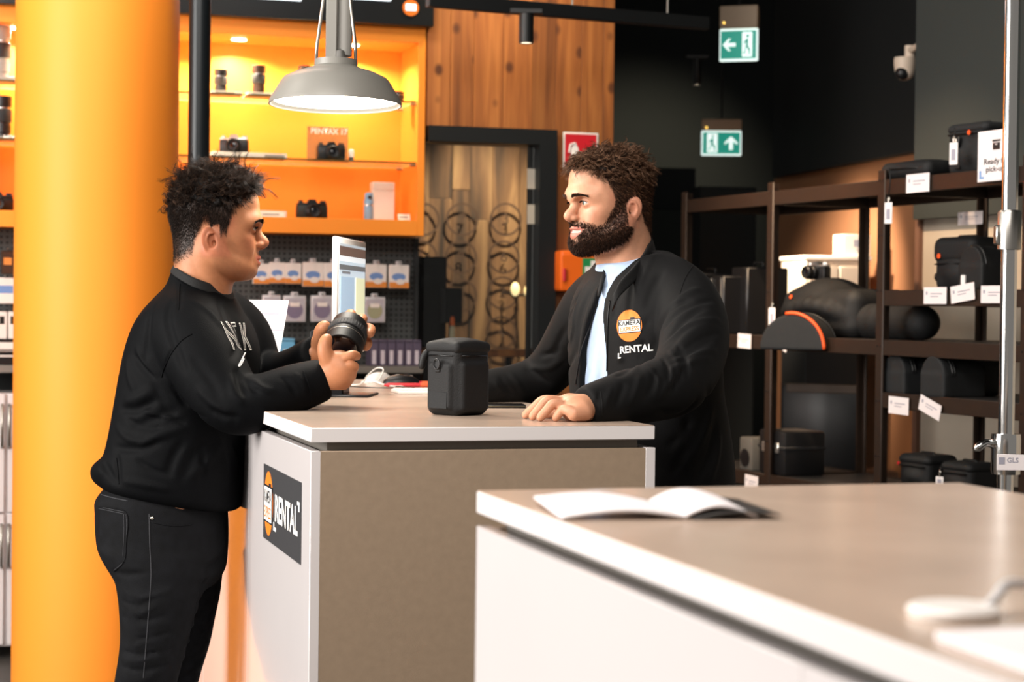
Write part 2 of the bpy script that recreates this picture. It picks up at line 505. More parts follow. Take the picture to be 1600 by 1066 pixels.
# ---------------------------------------------------------------- the setting
W0 = U(470, 300, 7.6); W0.z = 0                     # a point on the front plane of the display wall
def DW(px, py, off=0.):
    """photo point -> (s along the wall, z) on the plane `off` behind the display front"""
    p = plane_hit(px, py, W0 + BK*off, BK); return (p - W0).dot(RT), p.z
def wall_world(s, off, z): return W0 + RT*s + BK*off + UP*z
CEIL = 3.9
M_FLOOR = pm('floor_dark_vinyl', '4a4642', .5, var=.15, scale=3)
M_CEIL = pm('ceiling_black', '0b0d0e', .9)
M_DARK = pm('charcoal_paint', '1b1f20', .85, var=.05, scale=2)
M_BLACKP = pm('black_paint', '0b0e10', .8)
M_GREEN = pm('dark_grey_green_paint', '2c302e', .85, var=.04, scale=2)
M_BEIGE = pm('greige_wall_paint', 'a59a8b', .9, var=.04, scale=3)
M_TAN = pm('tan_wall_paint', '9a6a48', .9, var=.04, scale=3)
M_BROWN = pm('brown_wall_edge', '6b4c3c', .85)
M_PINE = wood_mat('knotty_pine', 'b8763a', '9a5c2a', '71401c')
M_OLDWOOD = wood_mat('reclaimed_boards', '9a7a54', '65492f', '241a12', knot=False, grain=.5)
M_FRAME = pm('black_door_frame', '0d1113', .5)

def sbox(name, m, x0, x1, y0, y1, z0, z1, loc=(0, 0, 0), rz=0., parent=None):
    b = MB(); b.box(x0, x1, y0, y1, z0, z1); o = b.build(name, m, parent)
    o.location = loc; o.rotation_euler = (0, 0, rz)
    return o if parent else struct(o)
sbox('floor', M_FLOOR, -7, 7, -2, 16, -.1, 0)
sbox('ceiling', M_CEIL, -7, 7, -2, 16, CEIL, CEIL + .1)
# display wall: a plain core, with pine boards to the right of the orange cabinet and a doorway
sL, sD0, sD1, sR = DW(-120, 300)[0], DW(667, 300)[0], DW(868, 300)[0], DW(962, 150)[0]
zD = DW(770, 200)[1]
core = MB()
core.box(sL - 2, sD0, .40, .5, 0, CEIL).box(sD0, sD1, .05, .15, zD, CEIL).box(sD1, sR, .05, .15, 0, CEIL)
core.box(sR - .05, sR, .15, .3, 0, CEIL)
wb = struct(core.build('wall_back', M_DARK)); wb.location = W0; wb.rotation_euler = (0, 0, TH)
rnd = random.Random(3)
s = sD0; k = 0
while s < sR - .02:
    w = rnd.choice((.098, .112, .125)); e = min(s + w, sR)
    if sR - e < .03: e = sR
    z0 = zD if (s + e)/2 < sD1 else 0.0
    if s < sD1 < e and (s + e)/2 < sD1: e = sD1
    b = MB(); b.box(s + .0007, e - .0007, .02 + rnd.random()*.0025, .05, z0, CEIL, .0012)
    b.build('plank', M_PINE, wb, 0); s = e; k += 1
# the doorway: black frame, a glazed door with stickers on the glass
dr = struct(MB().box(sD1 - .075, sD1, -.02, .16, 0, zD).box(sD0, sD1 - .075, -.02, .16, zD - .062, zD).build('door_1', M_FRAME))
dr.location = W0; dr.rotation_euler = (0, 0, TH)
M_GLASS = bpy.data.materials.new('clear_glass'); M_GLASS.use_nodes = True
nt = M_GLASS.node_tree; tb = nt.nodes.new('ShaderNodeBsdfTransparent'); gb = nt.nodes.new('ShaderNodeBsdfGlossy'); gb.inputs['Roughness'].default_value = .02
fr = nt.nodes.new('ShaderNodeFresnel'); fr.inputs['IOR'].default_value = 1.35; mx = nt.nodes.new('ShaderNodeMixShader')
tb.inputs['Color'].default_value = (.93, .95, .94, 1)
nt.links.new(fr.outputs[0], mx.inputs[0]); nt.links.new(tb.outputs[0], mx.inputs[1]); nt.links.new(gb.outputs[0], mx.inputs[2]); nt.links.new(mx.outputs[0], nt.nodes['Material Output'].inputs[0])
MB().box(sD0 + .005, sD1 - .08, .05, .056, .01, zD - .065).build('pane', M_GLASS, dr)
M_STK = pm('pale_sticker', 'b9b2a4', .6)
for y0, y1 in ((264, 295), (320, 350)):
    a, c = DW(824, y1, .045), DW(839, y0, .045)
    MB().box(a[0], c[0], .046, .049, a[1], c[1], .0005).build('glass_sticker', M_STK, dr)
# the room beyond the door: old boards lit by a warm lamp
OFF = 1.75
nb = MB(); nb.box(DW(560, 300, OFF)[0], DW(960, 300, OFF)[0], OFF + .03, OFF + .1, 0, CEIL)
wn = struct(nb.build('wall_back_room', M_BLACKP)); wn.location = W0; wn.rotation_euler = (0, 0, TH)
s, e1 = DW(600, 300, OFF)[0], DW(900, 300, OFF)[0]
while s < e1:
    w = rnd.choice((.09, .12, .14)); zc = 0
    while zc < 2.9:
        hgt = rnd.uniform(.5, 1.3); MB().box(s + .001, s + w - .001, OFF + rnd.random()*.008, OFF + .03, zc + .001, min(zc + hgt, 3.0) - .001, .001).build('board', M_OLDWOOD, wn, 0); zc += hgt
    s += w
spot_light('spot_back_room', wall_world(DW(760, 200, OFF)[0], OFF - .75, 3.0), wall_world(DW(752, 430, OFF)[0], OFF, 1.26), 290, (1.0, .82, .60), 46, .8, .05)
# far dark end of the shop, soffit and the walls behind the shelving
fw = sbox('wall_far', M_DARK, -3, 6, 0, .2, 0, CEIL, (1.5, 13.2, 0), .03)
a, b_ = U(1432, 240, 9.0), U(1225, 262, 10.7)
L = (b_ - a).length; rz = math.atan2(b_.y - a.y, b_.x - a.x)
tw = sbox('wall_tan', M_TAN, -.6, L + .15, -.12, 0, 0, a.z, (a.x, a.y, 0), rz)
sf = sbox('trim_1', M_BLACKP, -.8, L + .02, -.5, .06, a.z, CEIL, (a.x, a.y, 0), rz)
R3 = Vector((1.27, 6.6, 0)); RD = Vector((-.378, .926, 0)).normalized(); RN = Vector((.926, .378, 0)).normalized()
RRZ = math.atan2(RD.y, RD.x)
q = R3 + RN*.78
wr_ = sbox('wall_right', M_BEIGE, -4.2, .90, -.15, 0, 0, 1.72, q, RRZ)
wu = sbox('wall_right_upper', M_GREEN, -4.2, .90, -.15, .05, 1.72, CEIL, q, RRZ)
we = sbox('trim_2', M_BROWN, 0.90, .93, -.16, .02, 0, 1.72, q, RRZ)
spot_light('spot_far_wall', (1.0, 11.6, 2.9), (.82, 13.2, 2.0), 70, (1, .86, .6), 75, .9, .05)
spot_light('spot_tan_wall', (1.0, 8.9, 2.12), (1.72, 9.7, 1.35), 150, (1, .82, .62), 66, .8, .05)
spot_light('spot_rack', (1.0, 5.4, 3.6), (1.75, 6.9, 1.25), 52, (1, .90, .78), 62, .8, .05)
spot_light('spot_rack_front', (.35, 6.4, 3.3), (1.1, 7.15, 1.95), 300, (1, .70, .44), 44, .8, .05)
spot_light('spot_pine', wall_world(DW(790, 0)[0], -.5, 3.2), wall_world(DW(790, 170)[0], 0, 2.0), 30, (1, .78, .52), 85, .9, .05)
# ---------------------------------------------------------------- counters
M_WHITE = pm('white_gloss_panel', 'dcd6d6', .18, coat=.4, var=.015, scale=3)
M_EDGE = pm('white_edge_band', 'e2dcdb', .4)
M_TOP = pm('greige_laminate_top', 'bba695', .22, var=.10, scale=5, bump=.03, bscale=200, spec=.55, stretch=(1, 1, 1))
M_TAUPE = pm('taupe_front_panel', '9a8671', .55, var=.05, scale=60, bump=.15, bscale=500)
M_GAP = pm('grey_shadow_gap', '6f6a64', .5)
M_POSTER = pm('poster_charcoal', '3b3b3d', .45, var=.1, scale=200)
A0 = U(486, 668.4, z=CT); A0.z = 0
B0 = U(745, 766.6, z=CT); B0.z = 0
AW = (U(1030, 666, z=CT) - Vector((A0.x, A0.y, CT))).length
def counter(label, loc, w, y0, y1, front):
    t = thing('service_counter', label, 'counter', loc, TH)
    top = MB().box(0, w, y0, y1, CT - .0285, CT - .0012, .0012).build('worktop', M_EDGE, t)
    MB().box(.0012, w - .0012, y0 + .0012, y1 - .0012, CT - .0012, CT, .0004).build('laminate', M_TOP, top)
    MB().box(.035, w - .03, y0 + .02, y1 - .02, CT - .05, CT - .0285).build('recess', M_GAP, t)
    zt = CT - .045
    n = max(1, round((y1-y0)/.78)); ys = [y0 + (y1-y0)*i/n for i in range(n+1)]
    for a, b in zip(ys, ys[1:]): MB().box(0, .019, a + (.001 if a > y0 else 0), b - .001, .06, zt, .001).build('side_panel', M_WHITE, t)
    for a, b in zip(ys, ys[1:]): MB().box(w - .019, w + .002, a + .001, b - .001, .06, zt, .001).build('side_panel', M_WHITE, t)
    MB().box(.019, w - .019, y0 + .0005, y0 + .02, .06, zt - .001, .0008).build('front_panel', front, t)
    MB().box(.019, w - .019, y1 - .02, y1 - .0005, .06, zt - .001, .0008).build('back_panel', front, t)
    MB().box(.04, w - .04, y0 + .04, y1 - .04, 0, .06).build('plinth', M_GAP, t)
    return t
cA = counter('service counter with taupe front and a rental poster on its white side', A0, AW, 0, 2.35, M_TAUPE)
cB = counter('blurred white counter in the foreground with an open booklet on it', B0, .692, -1.95, 0, M_TAUPE)
# poster on the left side of counter A; local x runs toward the camera
def side_pt(px, py):
    p = plane_hit(px, py, A0, RT); return (p - A0).dot(BK), p.z
pa, pb = side_pt(413.4, 720.9), side_pt(470.6, 884.3)
yl, yr = pa[0], pb[0]; zt, zb = side_pt(440, 738)[1], side_pt(440, 860)[1]
pw, ph = yl - yr, zt - zb
pos = MB().box(-pw/2, pw/2, -.0012, .0, -ph/2, ph/2).build('rental_poster', M_POSTER)
PM = Matrix.Translation(A0 + BK*((yl+yr)/2) + UP*((zt+zb)/2) - RT*.0006) @ RZ(TH - math.pi/2)
tag(pos, 'dark rental poster with orange logo stuck on the white side of the counter', 'poster')
def disc(cx, cz, a, b, n=36): return [(cx + a*math.cos(2*math.pi*i/n), cz + b*math.sin(2*math.pi*i/n)) for i in range(n)]
def flatpoly(name, poly, y, m, parent):
    return MB().prism(poly, .0005, T4(0, y - .0005, 0)).build(name, m, parent, 0)
rect = lambda x0, x1, z0, z1: [(x0, z0), (x1, z0), (x1, z1), (x0, z1)]
u = pw
M_OR = pm('logo_orange', 'ee7a1c', .6); M_LOGOW = pm('logo_white', 'f1eeea', .6); M_LOGOK = pm('logo_black', '17181a', .6)
h_ = ph
lc = flatpoly('logo_disc', disc(-.345*u, .0, .125*u, .43*h_), -.0014, M_OR, pos)
flatpoly('logo_frame', rect(-.462*u, -.228*u, -.26*h_, .24*h_), -.0021, M_LOGOK, lc)
flatpoly('logo_frame_top', rect(-.33*u, -.27*u, .24*h_, .275*h_), -.0021, M_LOGOK, lc)
flatpoly('logo_panel', rect(-.448*u, -.242*u, -.235*h_, .215*h_), -.0028, M_LOGOW, lc)
text_fit('logo_word', 'KAMERA', M_LOGOK, lc, -.438*u, -.252*u, .01*h_, .18*h_, -.0036, .001)
text_fit('logo_word', 'EXPRESS', M_OR, lc, -.438*u, -.252*u, -.20*h_, -.04*h_, -.0036, .001)
text_fit('poster_word', 'RENTAL', M_LOGOW, pos, -.16*u, .43*u, -.18*h_, .18*h_, -.0016, .0022)
flatpoly('poster_corner_mark', [(-.20*u, -.31*h_), (-.13*u, -.31*h_), (-.13*u, -.26*h_), (-.175*u, -.26*h_), (-.175*u, -.20*h_), (-.20*u, -.20*h_)], -.0014, M_LOGOW, pos)
flatpoly('poster_corner_mark', [(.475*u, .25*h_), (.415*u, .25*h_), (.415*u, .205*h_), (.45*u, .205*h_), (.45*u, .13*h_), (.475*u, .13*h_)], -.0014, M_LOGOW, pos)
pos.matrix_world = PM
# ---------------------------------------------------------------- heads (x forward, y to the left of the person, z up, origin between the eyes' level and the ears)
def sstep(a, b, x):
    t = np.clip((x-a)/(b-a), 0, 1); return t*t*(3-2*t)
def head_mesh(s):
    V = Vol((-.15, -.105, -.25), (.15, .105, .165), .0019)
    V.ell((-.010, 0, .043), (.091, .076, .087), .01)
    V.ell((.038, 0, .050), (.060, .062, .060), .03)
    V.ell((.036, 0, -.030), (.056, .061, .080), .03)
    V.ell((.054+.5*s['chin_x'], 0, -.060+.4*s['chin_z']), (.043, .044, .050), .025)                       # muzzle
    jw = s['jaw']
    for q in (-1, 1):
        V.chain([(-.006, q*.056, -.03, .016), (.004, q*.054*jw, -.064, .017), (.045+.5*s['chin_x'], q*.038*jw, -.090+.6*s['chin_z'], .015), (.080+s['chin_x'], q*.012, -.102+s['chin_z'], .013)], .030)
        V.ell((.056, q*.043, -.026), (.026, .019, .019), .025)              # cheek bone
        V.ell((.064, q*.032, -.052), (.020, .016, .020), .02)               # cheek
        V.ell((.030, q*.055, .012), (.035, .014, .032), .03)                # temple
    V.ell((.088+s['chin_x'], 0, -.104+s['chin_z']), (.017, .020, .017), .018)
    br = s['brow_x']
    V.chain([(.070, -.046, .012, .009), (.0895+br, -.026, .0175, .0095), (.0925+br, 0, .014, .009), (.0895+br, .026, .0175, .0095), (.070, .046, .012, .009)], .022)
    V.ell((.050, 0, .055), (.048, .050, .045), .03)
    for q in (-1, 1):
        V.ell((.099, q*.031, -.001), (.017, .019, .0125), .014, 'sub')      # socket
        V.ell((.0795, q*.0315, -.001), (.0165, .0165, .0150), .005)         # lids
        V.ell((.099, q*.033, -.0015), (.016, .0135, .0042*s['eye']), .0028, 'sub')
        V.fold([(.094, q*.02, .0075), (.0965, q*.032, .009), (.089, q*.045, .006)], .0025, .0016)
        V.fold([(.094, q*.02, -.0115), (.094, q*.032, -.014), (.088, q*.044, -.010)], .003, .0010)
    n = s['nose']; nr = s['nose_r']
    V.chain([(.091, 0, .012, .0080), (.0985+.4*n, 0, -.010, .0068*nr), (.1070+.8*n, 0, -.0245, .0080*nr), (.1145+n, 0, -.0335, .0093*nr)], .010)
    for q in (-1, 1):
        V.ell((.1035+.5*n, q*.0125, -.0375), (.0110*nr, .0074*nr, .0080*nr), .006)
    V.chain([(.094, 0, -.043, .009), (.107+.6*n, 0, -.0425, .0065)], .008, sm=1)
    for q in (-1, 1):
        V.ell((.1075+.6*n, q*.0065, -.0475), (.0055, .0034, .004), .002, 'sub')
    # mouth
    mo = s['mouth']; sm = s['smile']; mz = s['mouth_z']; lx = s['lip_x']; mw = s['mouth_w']
    V.ell((.091+lx, 0, -.063+mz), (.016, .026, .020), .012)
    V.chain([(.086+lx, -.026*mw, -.0625+sm+mz, .0035), (.1005+lx, -.012, -.0605+mz, .0050), (.1045+lx, 0, -.0595+mz, .0053), (.1005+lx, .012, -.0605+mz, .0050), (.086+lx, .026*mw, -.0625+sm+mz, .0035)], .005)
    V.chain([(.086+lx, -.025*mw, -.066+sm-mo*.3+mz, .0035), (.0990+lx, -.011, -.0715-mo+mz, .0060), (.1020+lx, 0, -.0725-mo+mz, .0064), (.0990+lx, .011, -.0715-mo+mz, .0060), (.086+lx, .025*mw, -.066+sm-mo*.3+mz, .0035)], .005)
    if mo > .001:
        V.ell((.105+lx, 0, -.0660-mo*.45+mz+sm*.3), (.017, .022*mw, .0022+mo*.60), .0022, 'sub')
    V.chain([(.091+lx, -.027*mw, -.0640+sm+mz, .0014), (.105+lx, -.012, -.0662+mz, .0015), (.1095+lx, 0, -.0660+mz, .0015), (.105+lx, .012, -.0662+mz, .0015), (.091+lx, .027*mw, -.0640+sm+mz, .0014)], .002, 'sub')
    V.fold([(.097+lx, -.018, -.083+mz), (.0990+lx, 0, -.085+mz), (.097+lx, .018, -.083+mz)], .006, .0022)
    for q in (-1, 1):
        V.fold([(.103, q*.017, -.036), (.092, q*.030, -.052), (.082, q*.034, -.070+mz)], .0045, s['crease'])
    # ears
    ex, ez = s['ear']
    for q in (-1, 1):
        R = RZ(-q*.42) @ RY(-.22)
        V.ell((-.021+ex, q*.0795, -.006+ez), (.0195, .0060, .0300), .003, R=R)
        V.ell((-.012+ex, q*.072, -.010+ez), (.012, .010, .022), .006)
        V.ell((-.0175+ex, q*.0880, -.005+ez), (.0130, .0085, .0205), .002, 'sub', R=R)
        V.chain([(-.012+ex, q*.082, .010+ez, .0022), (-.022+ex, q*.0845, .008+ez, .0024), (-.027+ex, q*.086, -.006+ez, .0024), (-.022+ex, q*.083, -.022+ez, .0026)], .003)
        V.ell((-.002+ex, q*.0765, -.009+ez), (.0050, .0045, .0070), .003)
        V.ell((-.010+ex, q*.0785, -.014+ez), (.0050, .0060, .0070), .002, 'sub')
        V.ell((-.010+ex, q*.0765, -.034+ez), (.0085, .0055, .0085), .005)
    # neck
    nb = s['neck']
    w = s['neck_r']
    V.chain([(-.026, 0, -.01, .056*w), (-.028, 0, -.08, .051*w), (nb[0]*.6-.008, 0, -.13, .051*w), (nb[0], 0, -.18, .054*w), (nb[0]-.012, 0, nb[1], .060*w)], .03)
    V.ell((.018, 0, -.085), (.045, .038, .028), .03)
    for q in (-1, 1):
        V.chain([(-.026, q*.052, -.055, .012), (-.012, q*.046, -.12, .012), (nb[0]+.05, q*.022, nb[1]+.03, .011)], .02)
    V.ell((.016, 0, -.135), (.013, .012, .018), .02)
    return V.mesh(1)
def az_line(P, pts):
    th = np.arctan2(np.abs(P[:, 1]), P[:, 0] + .01)
    x, y = zip(*pts); return np.interp(th, x, y)
HAIRLINE = [(0, .082), (.45, .084), (.62, .070), (.85, .050), (1.0, .030), (1.12, -.012), (1.32, -.020), (1.50, -.016), (1.62, .012), (1.75, .022), (1.95, -.010), (2.15, -.048), (2.5, -.072), (3.14, -.078)]
def ear_mask(P):
    return ((np.abs(P[:, 1]) > .066) & (np.abs(P[:, 0] + .017) < .030) & (np.abs(P[:, 2] + .008) < .042))
def hair_mask(P, soft=.012, ear=(0., 0.)):
    z = az_line(P, HAIRLINE)
    m = sstep(-soft, soft, P[:, 2] - z + .004*vnoise(P, 130, 3))
    m = m*~((np.abs(P[:, 1]) > .0750) & (P[:, 2] < .030+ear[1]) & (P[:, 0] < .004+ear[0]) & (P[:, 0] > -.05+ear[0]))
    m = m*(P[:, 2] > -.10)
    return m
def beard_mask(P, s):
    x, ay, z = P[:, 0], np.abs(P[:, 1]), P[:, 2]
    line = np.interp(x, [-.02, .022, .034, .048, .060, .076, .088, .099, .11], [.02, .010, -.012, -.040, -.055, -.060, -.050, -.0475, -.0475])
    m = sstep(.009, -.009, z - line + .004*vnoise(P, 160, 8))
    m *= sstep(-.024, -.010, x + .35*(z+.045)*(z < -.045))
    low = np.interp(x, [-.02, .02, .06, .1], [-.080, -.098, -.116, -.125])
    m *= sstep(-.012, .004, z - low)
    mz = s['mouth_z']; mo = s['mouth']; z = z - mz; w_ = .027*s['mouth_w']
    lips = (ay < w_) & (x > .082) & (z < -.050) & (z > -.087)
    lipz = np.clip(1 - (ay/w_)**2, 0, 1)
    m = m*~(lips & (np.abs(z + .0665 + mo*.5 - s['smile']*(ay/.026)**2) < (.0115 + mo*.6)*lipz + .001)); z = z + mz
    m *= np.where((z > -.095) & (z < -.082) & (ay < .022) & (ay > .008), .55, 1.)
    m = m*~((ay > .0770) & (x < .004) & (z > -.060))
    return m
def face_tint(P, s):
    x, ay, z = P[:, 0], np.abs(P[:, 1]), P[:, 2]
    C = np.tile(np.array(lin(s['skin'])[:3], np.float32), (len(P), 1))
    def mix(c, w): 
        nonlocal C
        w = np.clip(w, 0, 1)[:, None]; C = C*(1-w) + np.array(lin(c)[:3], np.float32)*w
    mix(s['blush'], .45*np.exp(-((x-.075)**2 + (ay-.045)**2 + (z+.03)**2)/.022**2))
    mix(s['blush'], .5*np.exp(-((x-.118)**2 + ay**2 + (z+.034)**2)/.016**2))
    mix(s['blush'], .5*sstep(.071, .078, ay)*sstep(-.075, -.06, z)*sstep(.035, .02, z))
    mo = s['mouth']
    mz = s['mouth_z']; z = z - mz
    lipm = (1 - sstep(.85, 1.15, np.sqrt((ay/(.026*s['mouth_w']))**2 + ((z + .0665 + mo*.5 - s['smile']*(ay/.026)**2)/(.0120+mo*.6))**2)))*(x > .083 + s['lip_x'])
    mix(s['lip'], .9*lipm)
    if mo > .001:
        mix('f0e8e0', .95*(x > .076)*(ay < .021)*(np.abs(z + .0645 + mo*.30) < .0018 + mo*.45)*(x < .0990 + s['lip_x']))
    z = z + mz
    mix(s['stubble'], s['stub_w']*beard_mask(P, s)*(.8 + .3*vnoise(P, 400, 2)))
    mix(s['hair'][0], s['fade']*hair_mask(P, s['soft'], s['ear']))
    for (mx, my, mz, mr) in s.get('moles', []):
        mix('4a2a1c', 1 - sstep(mr*.7, mr*1.3, np.sqrt((x-mx)**2 + (P[:, 1]-my)**2 + (z-mz)**2)))
    return C.astype(np.float32)
def eye_piece(q, s, gaze):
    n = 24; P = []; C = []
    ring = np.concatenate([np.linspace(0, .7, 12), np.linspace(.75, math.pi, 14)])
    g = Vector(gaze).normalized(); rot = np.array(g.to_track_quat('X', 'Z').to_matrix())
    for a in ring:
        for k in range(n):
            b = 2*math.pi*k/n
            P.append(rot@np.array([math.cos(a), math.sin(a)*math.cos(b), math.sin(a)*math.sin(b)])*(.0128 + (.0008 if a < .45 else 0)) + np.array([.0815, q*.0315, -.001]))
            C.append(lin('080605')[:3] if a < .2 else (lin(s['iris'])[:3] if a < .44 else (lin('2a1c14')[:3] if a < .5 else lin('cdc2b8')[:3])))
    I = np.arange(len(ring)*n).reshape(len(ring), n)
    F = np.stack([I[:-1], np.roll(I, -1, 1)[:-1], np.roll(I, -1, 1)[1:], I[1:]], -1).reshape(-1, 4)
    return np.array(P, np.float32), F, np.array(C, np.float32)
def pick(rs, P, w, n):
    w = np.clip(w, 0, None); return rs.choice(len(P), n, p=w/w.sum())
def grow(root, d, length, m, curl, cf, rs, droop=None, curlvar=.6):
    """hair curves from roots: n x m x 3"""
    n = len(root); t = np.linspace(0, 1, m)[None, :, None]
    d = d/np.linalg.norm(d, axis=1, keepdims=True)
    L = length[:, None, None]
    base = root[:, None, :] + d[:, None, :]*L*t
    if droop is not None: base = base + droop[:, None, :]*L*t*t
    a = np.cross(d, rs.randn(n, 3)); a /= np.linalg.norm(a, axis=1, keepdims=True) + 1e-9
    b = np.cross(d, a)
    ph = rs.rand(n, 1, 1)*6.28; fr = cf*(1 + curlvar*(rs.rand(n, 1, 1) - .5))
    amp = curl*(.4 + .6*t)*t**.5*(.6 + .8*rs.rand(n, 1, 1))
    return base + amp*(np.cos(fr*t*6.28 + ph)*a[:, None, :] + np.sin(fr*t*6.28 + ph)*b[:, None, :]) - amp*np.cos(ph)*a[:, None, :]*(1-t)
def strand_tint(n, m, sides, cols, rs):
    cols = np.array([lin(c)[:3] for c in cols], np.float32)
    w = rs.rand(n)**1.5*(len(cols)-1); i = np.minimum(w.astype(int), len(cols)-2); f = (w-i)[:, None]
    c = cols[i]*(1-f) + cols[i+1]*f
    return np.repeat(c, m*sides, 0).astype(np.float32)
def clumped(rs, P, N, w, nclump, per, length, dirf, curl, cf, m, spread, rad, cols, droopf=None):
    ci = pick(rs, P, w, nclump)
    cr, cn = P[ci], N[ci]
    L = length(cr)*(.7 + .6*rs.rand(nclump))
    d = dirf(cr, cn)
    dr = droopf(cr, cn) if droopf else None
    guide = grow(cr, d, L, m, curl, cf, rs, dr)
    out = []; t = np.linspace(0, 1, m)
    for k in range(per):
        off = rs.randn(nclump, 1, 3)*spread
        fl = (1 - .55*t + .5*np.clip(t-.7, 0, 1))[None, :, None]
        wig = np.cumsum(rs.randn(nclump, m, 3), 1)*.0006
        out.append(guide + off*fl + wig*t[None, :, None])
    S = np.concatenate(out)
    r = rad*(1 - .75*t)
    V, F = strands(S, r)
    return V, F, strand_tint(len(S), m, 3, cols, rs)
def brow_piece(rs, s, cols, thick=1.0):
    """short brow hairs lying along the brow ridge"""
    out = []
    for q in (-1, 1):
        n = int(330*thick); t = rs.rand(n)
        y = .011 + .040*t; z = .0175 + .0060*np.sin(t*2.4) - .004*t + (rs.rand(n)-.5)*.0060*(1-.6*t)*thick + s['brow_z']
        x = .1045 - .026*t**2 - .0*t + .0
        root = np.stack([x, q*y, z], 1)
        d = np.stack([.10 - .45*t, q*(.8+.2*t), .55 - .7*t], 1) + rs.randn(n, 3)*.18
        out.append(grow(root, d, .006+.005*rs.rand(n), 4, .0002, 1, rs))
    return np.concatenate(out), cols
def surf_project(S, P, tree, lift):
    """push brow roots onto the skin"""
    for i in range(len(S)):
        p = Vector(S[i, 0]); o = p + Vector((.05, 0, 0))
        h = tree.ray_cast(o, Vector((-1, 0, 0)), .12)
        if h[0] is not None: S[i] += np.array(h[0] - p) + np.array((lift, 0, 0))
    return S
SPEC_L = dict(jaw=1.0, chin_z=.009, chin_x=-.010, eye=.95, nose=.001, nose_r=.84, mouth=0., smile=.006, mouth_z=-.008, lip_x=-.005, mouth_w=1.05, crease=.0012, neck=(-.036, -.24), neck_r=.98,
              ear=(.008, -.022), brow_x=-.002, skin='ad7350', blush='ac5f48', lip='9c5446', stubble='4a342a', stub_w=.14, hair=['120c09'], fade=.94, soft=.018,
              iris='2b1a10', brow_z=-.004, moles=[(.062, -.048, -.031, .0012), (.046, -.0545, -.024, .001), (.083, -.0265, -.066, .001)])
SPEC_R = dict(jaw=1.02, chin_z=.006, chin_x=-.002, eye=.92, nose=.004, nose_r=.88, mouth=.0045, smile=.007, mouth_z=-.003, lip_x=-.001, mouth_w=1.15, crease=.0018, neck=(-.048, -.24), neck_r=1.06,
              ear=(.003, -.012), brow_x=.001, skin='c48e70', blush='c07a62', lip='b4685a', stubble='2e1c12', stub_w=.86, hair=['22140c'], fade=.95, soft=.010,
              iris='5c6a66', brow_z=-.004)
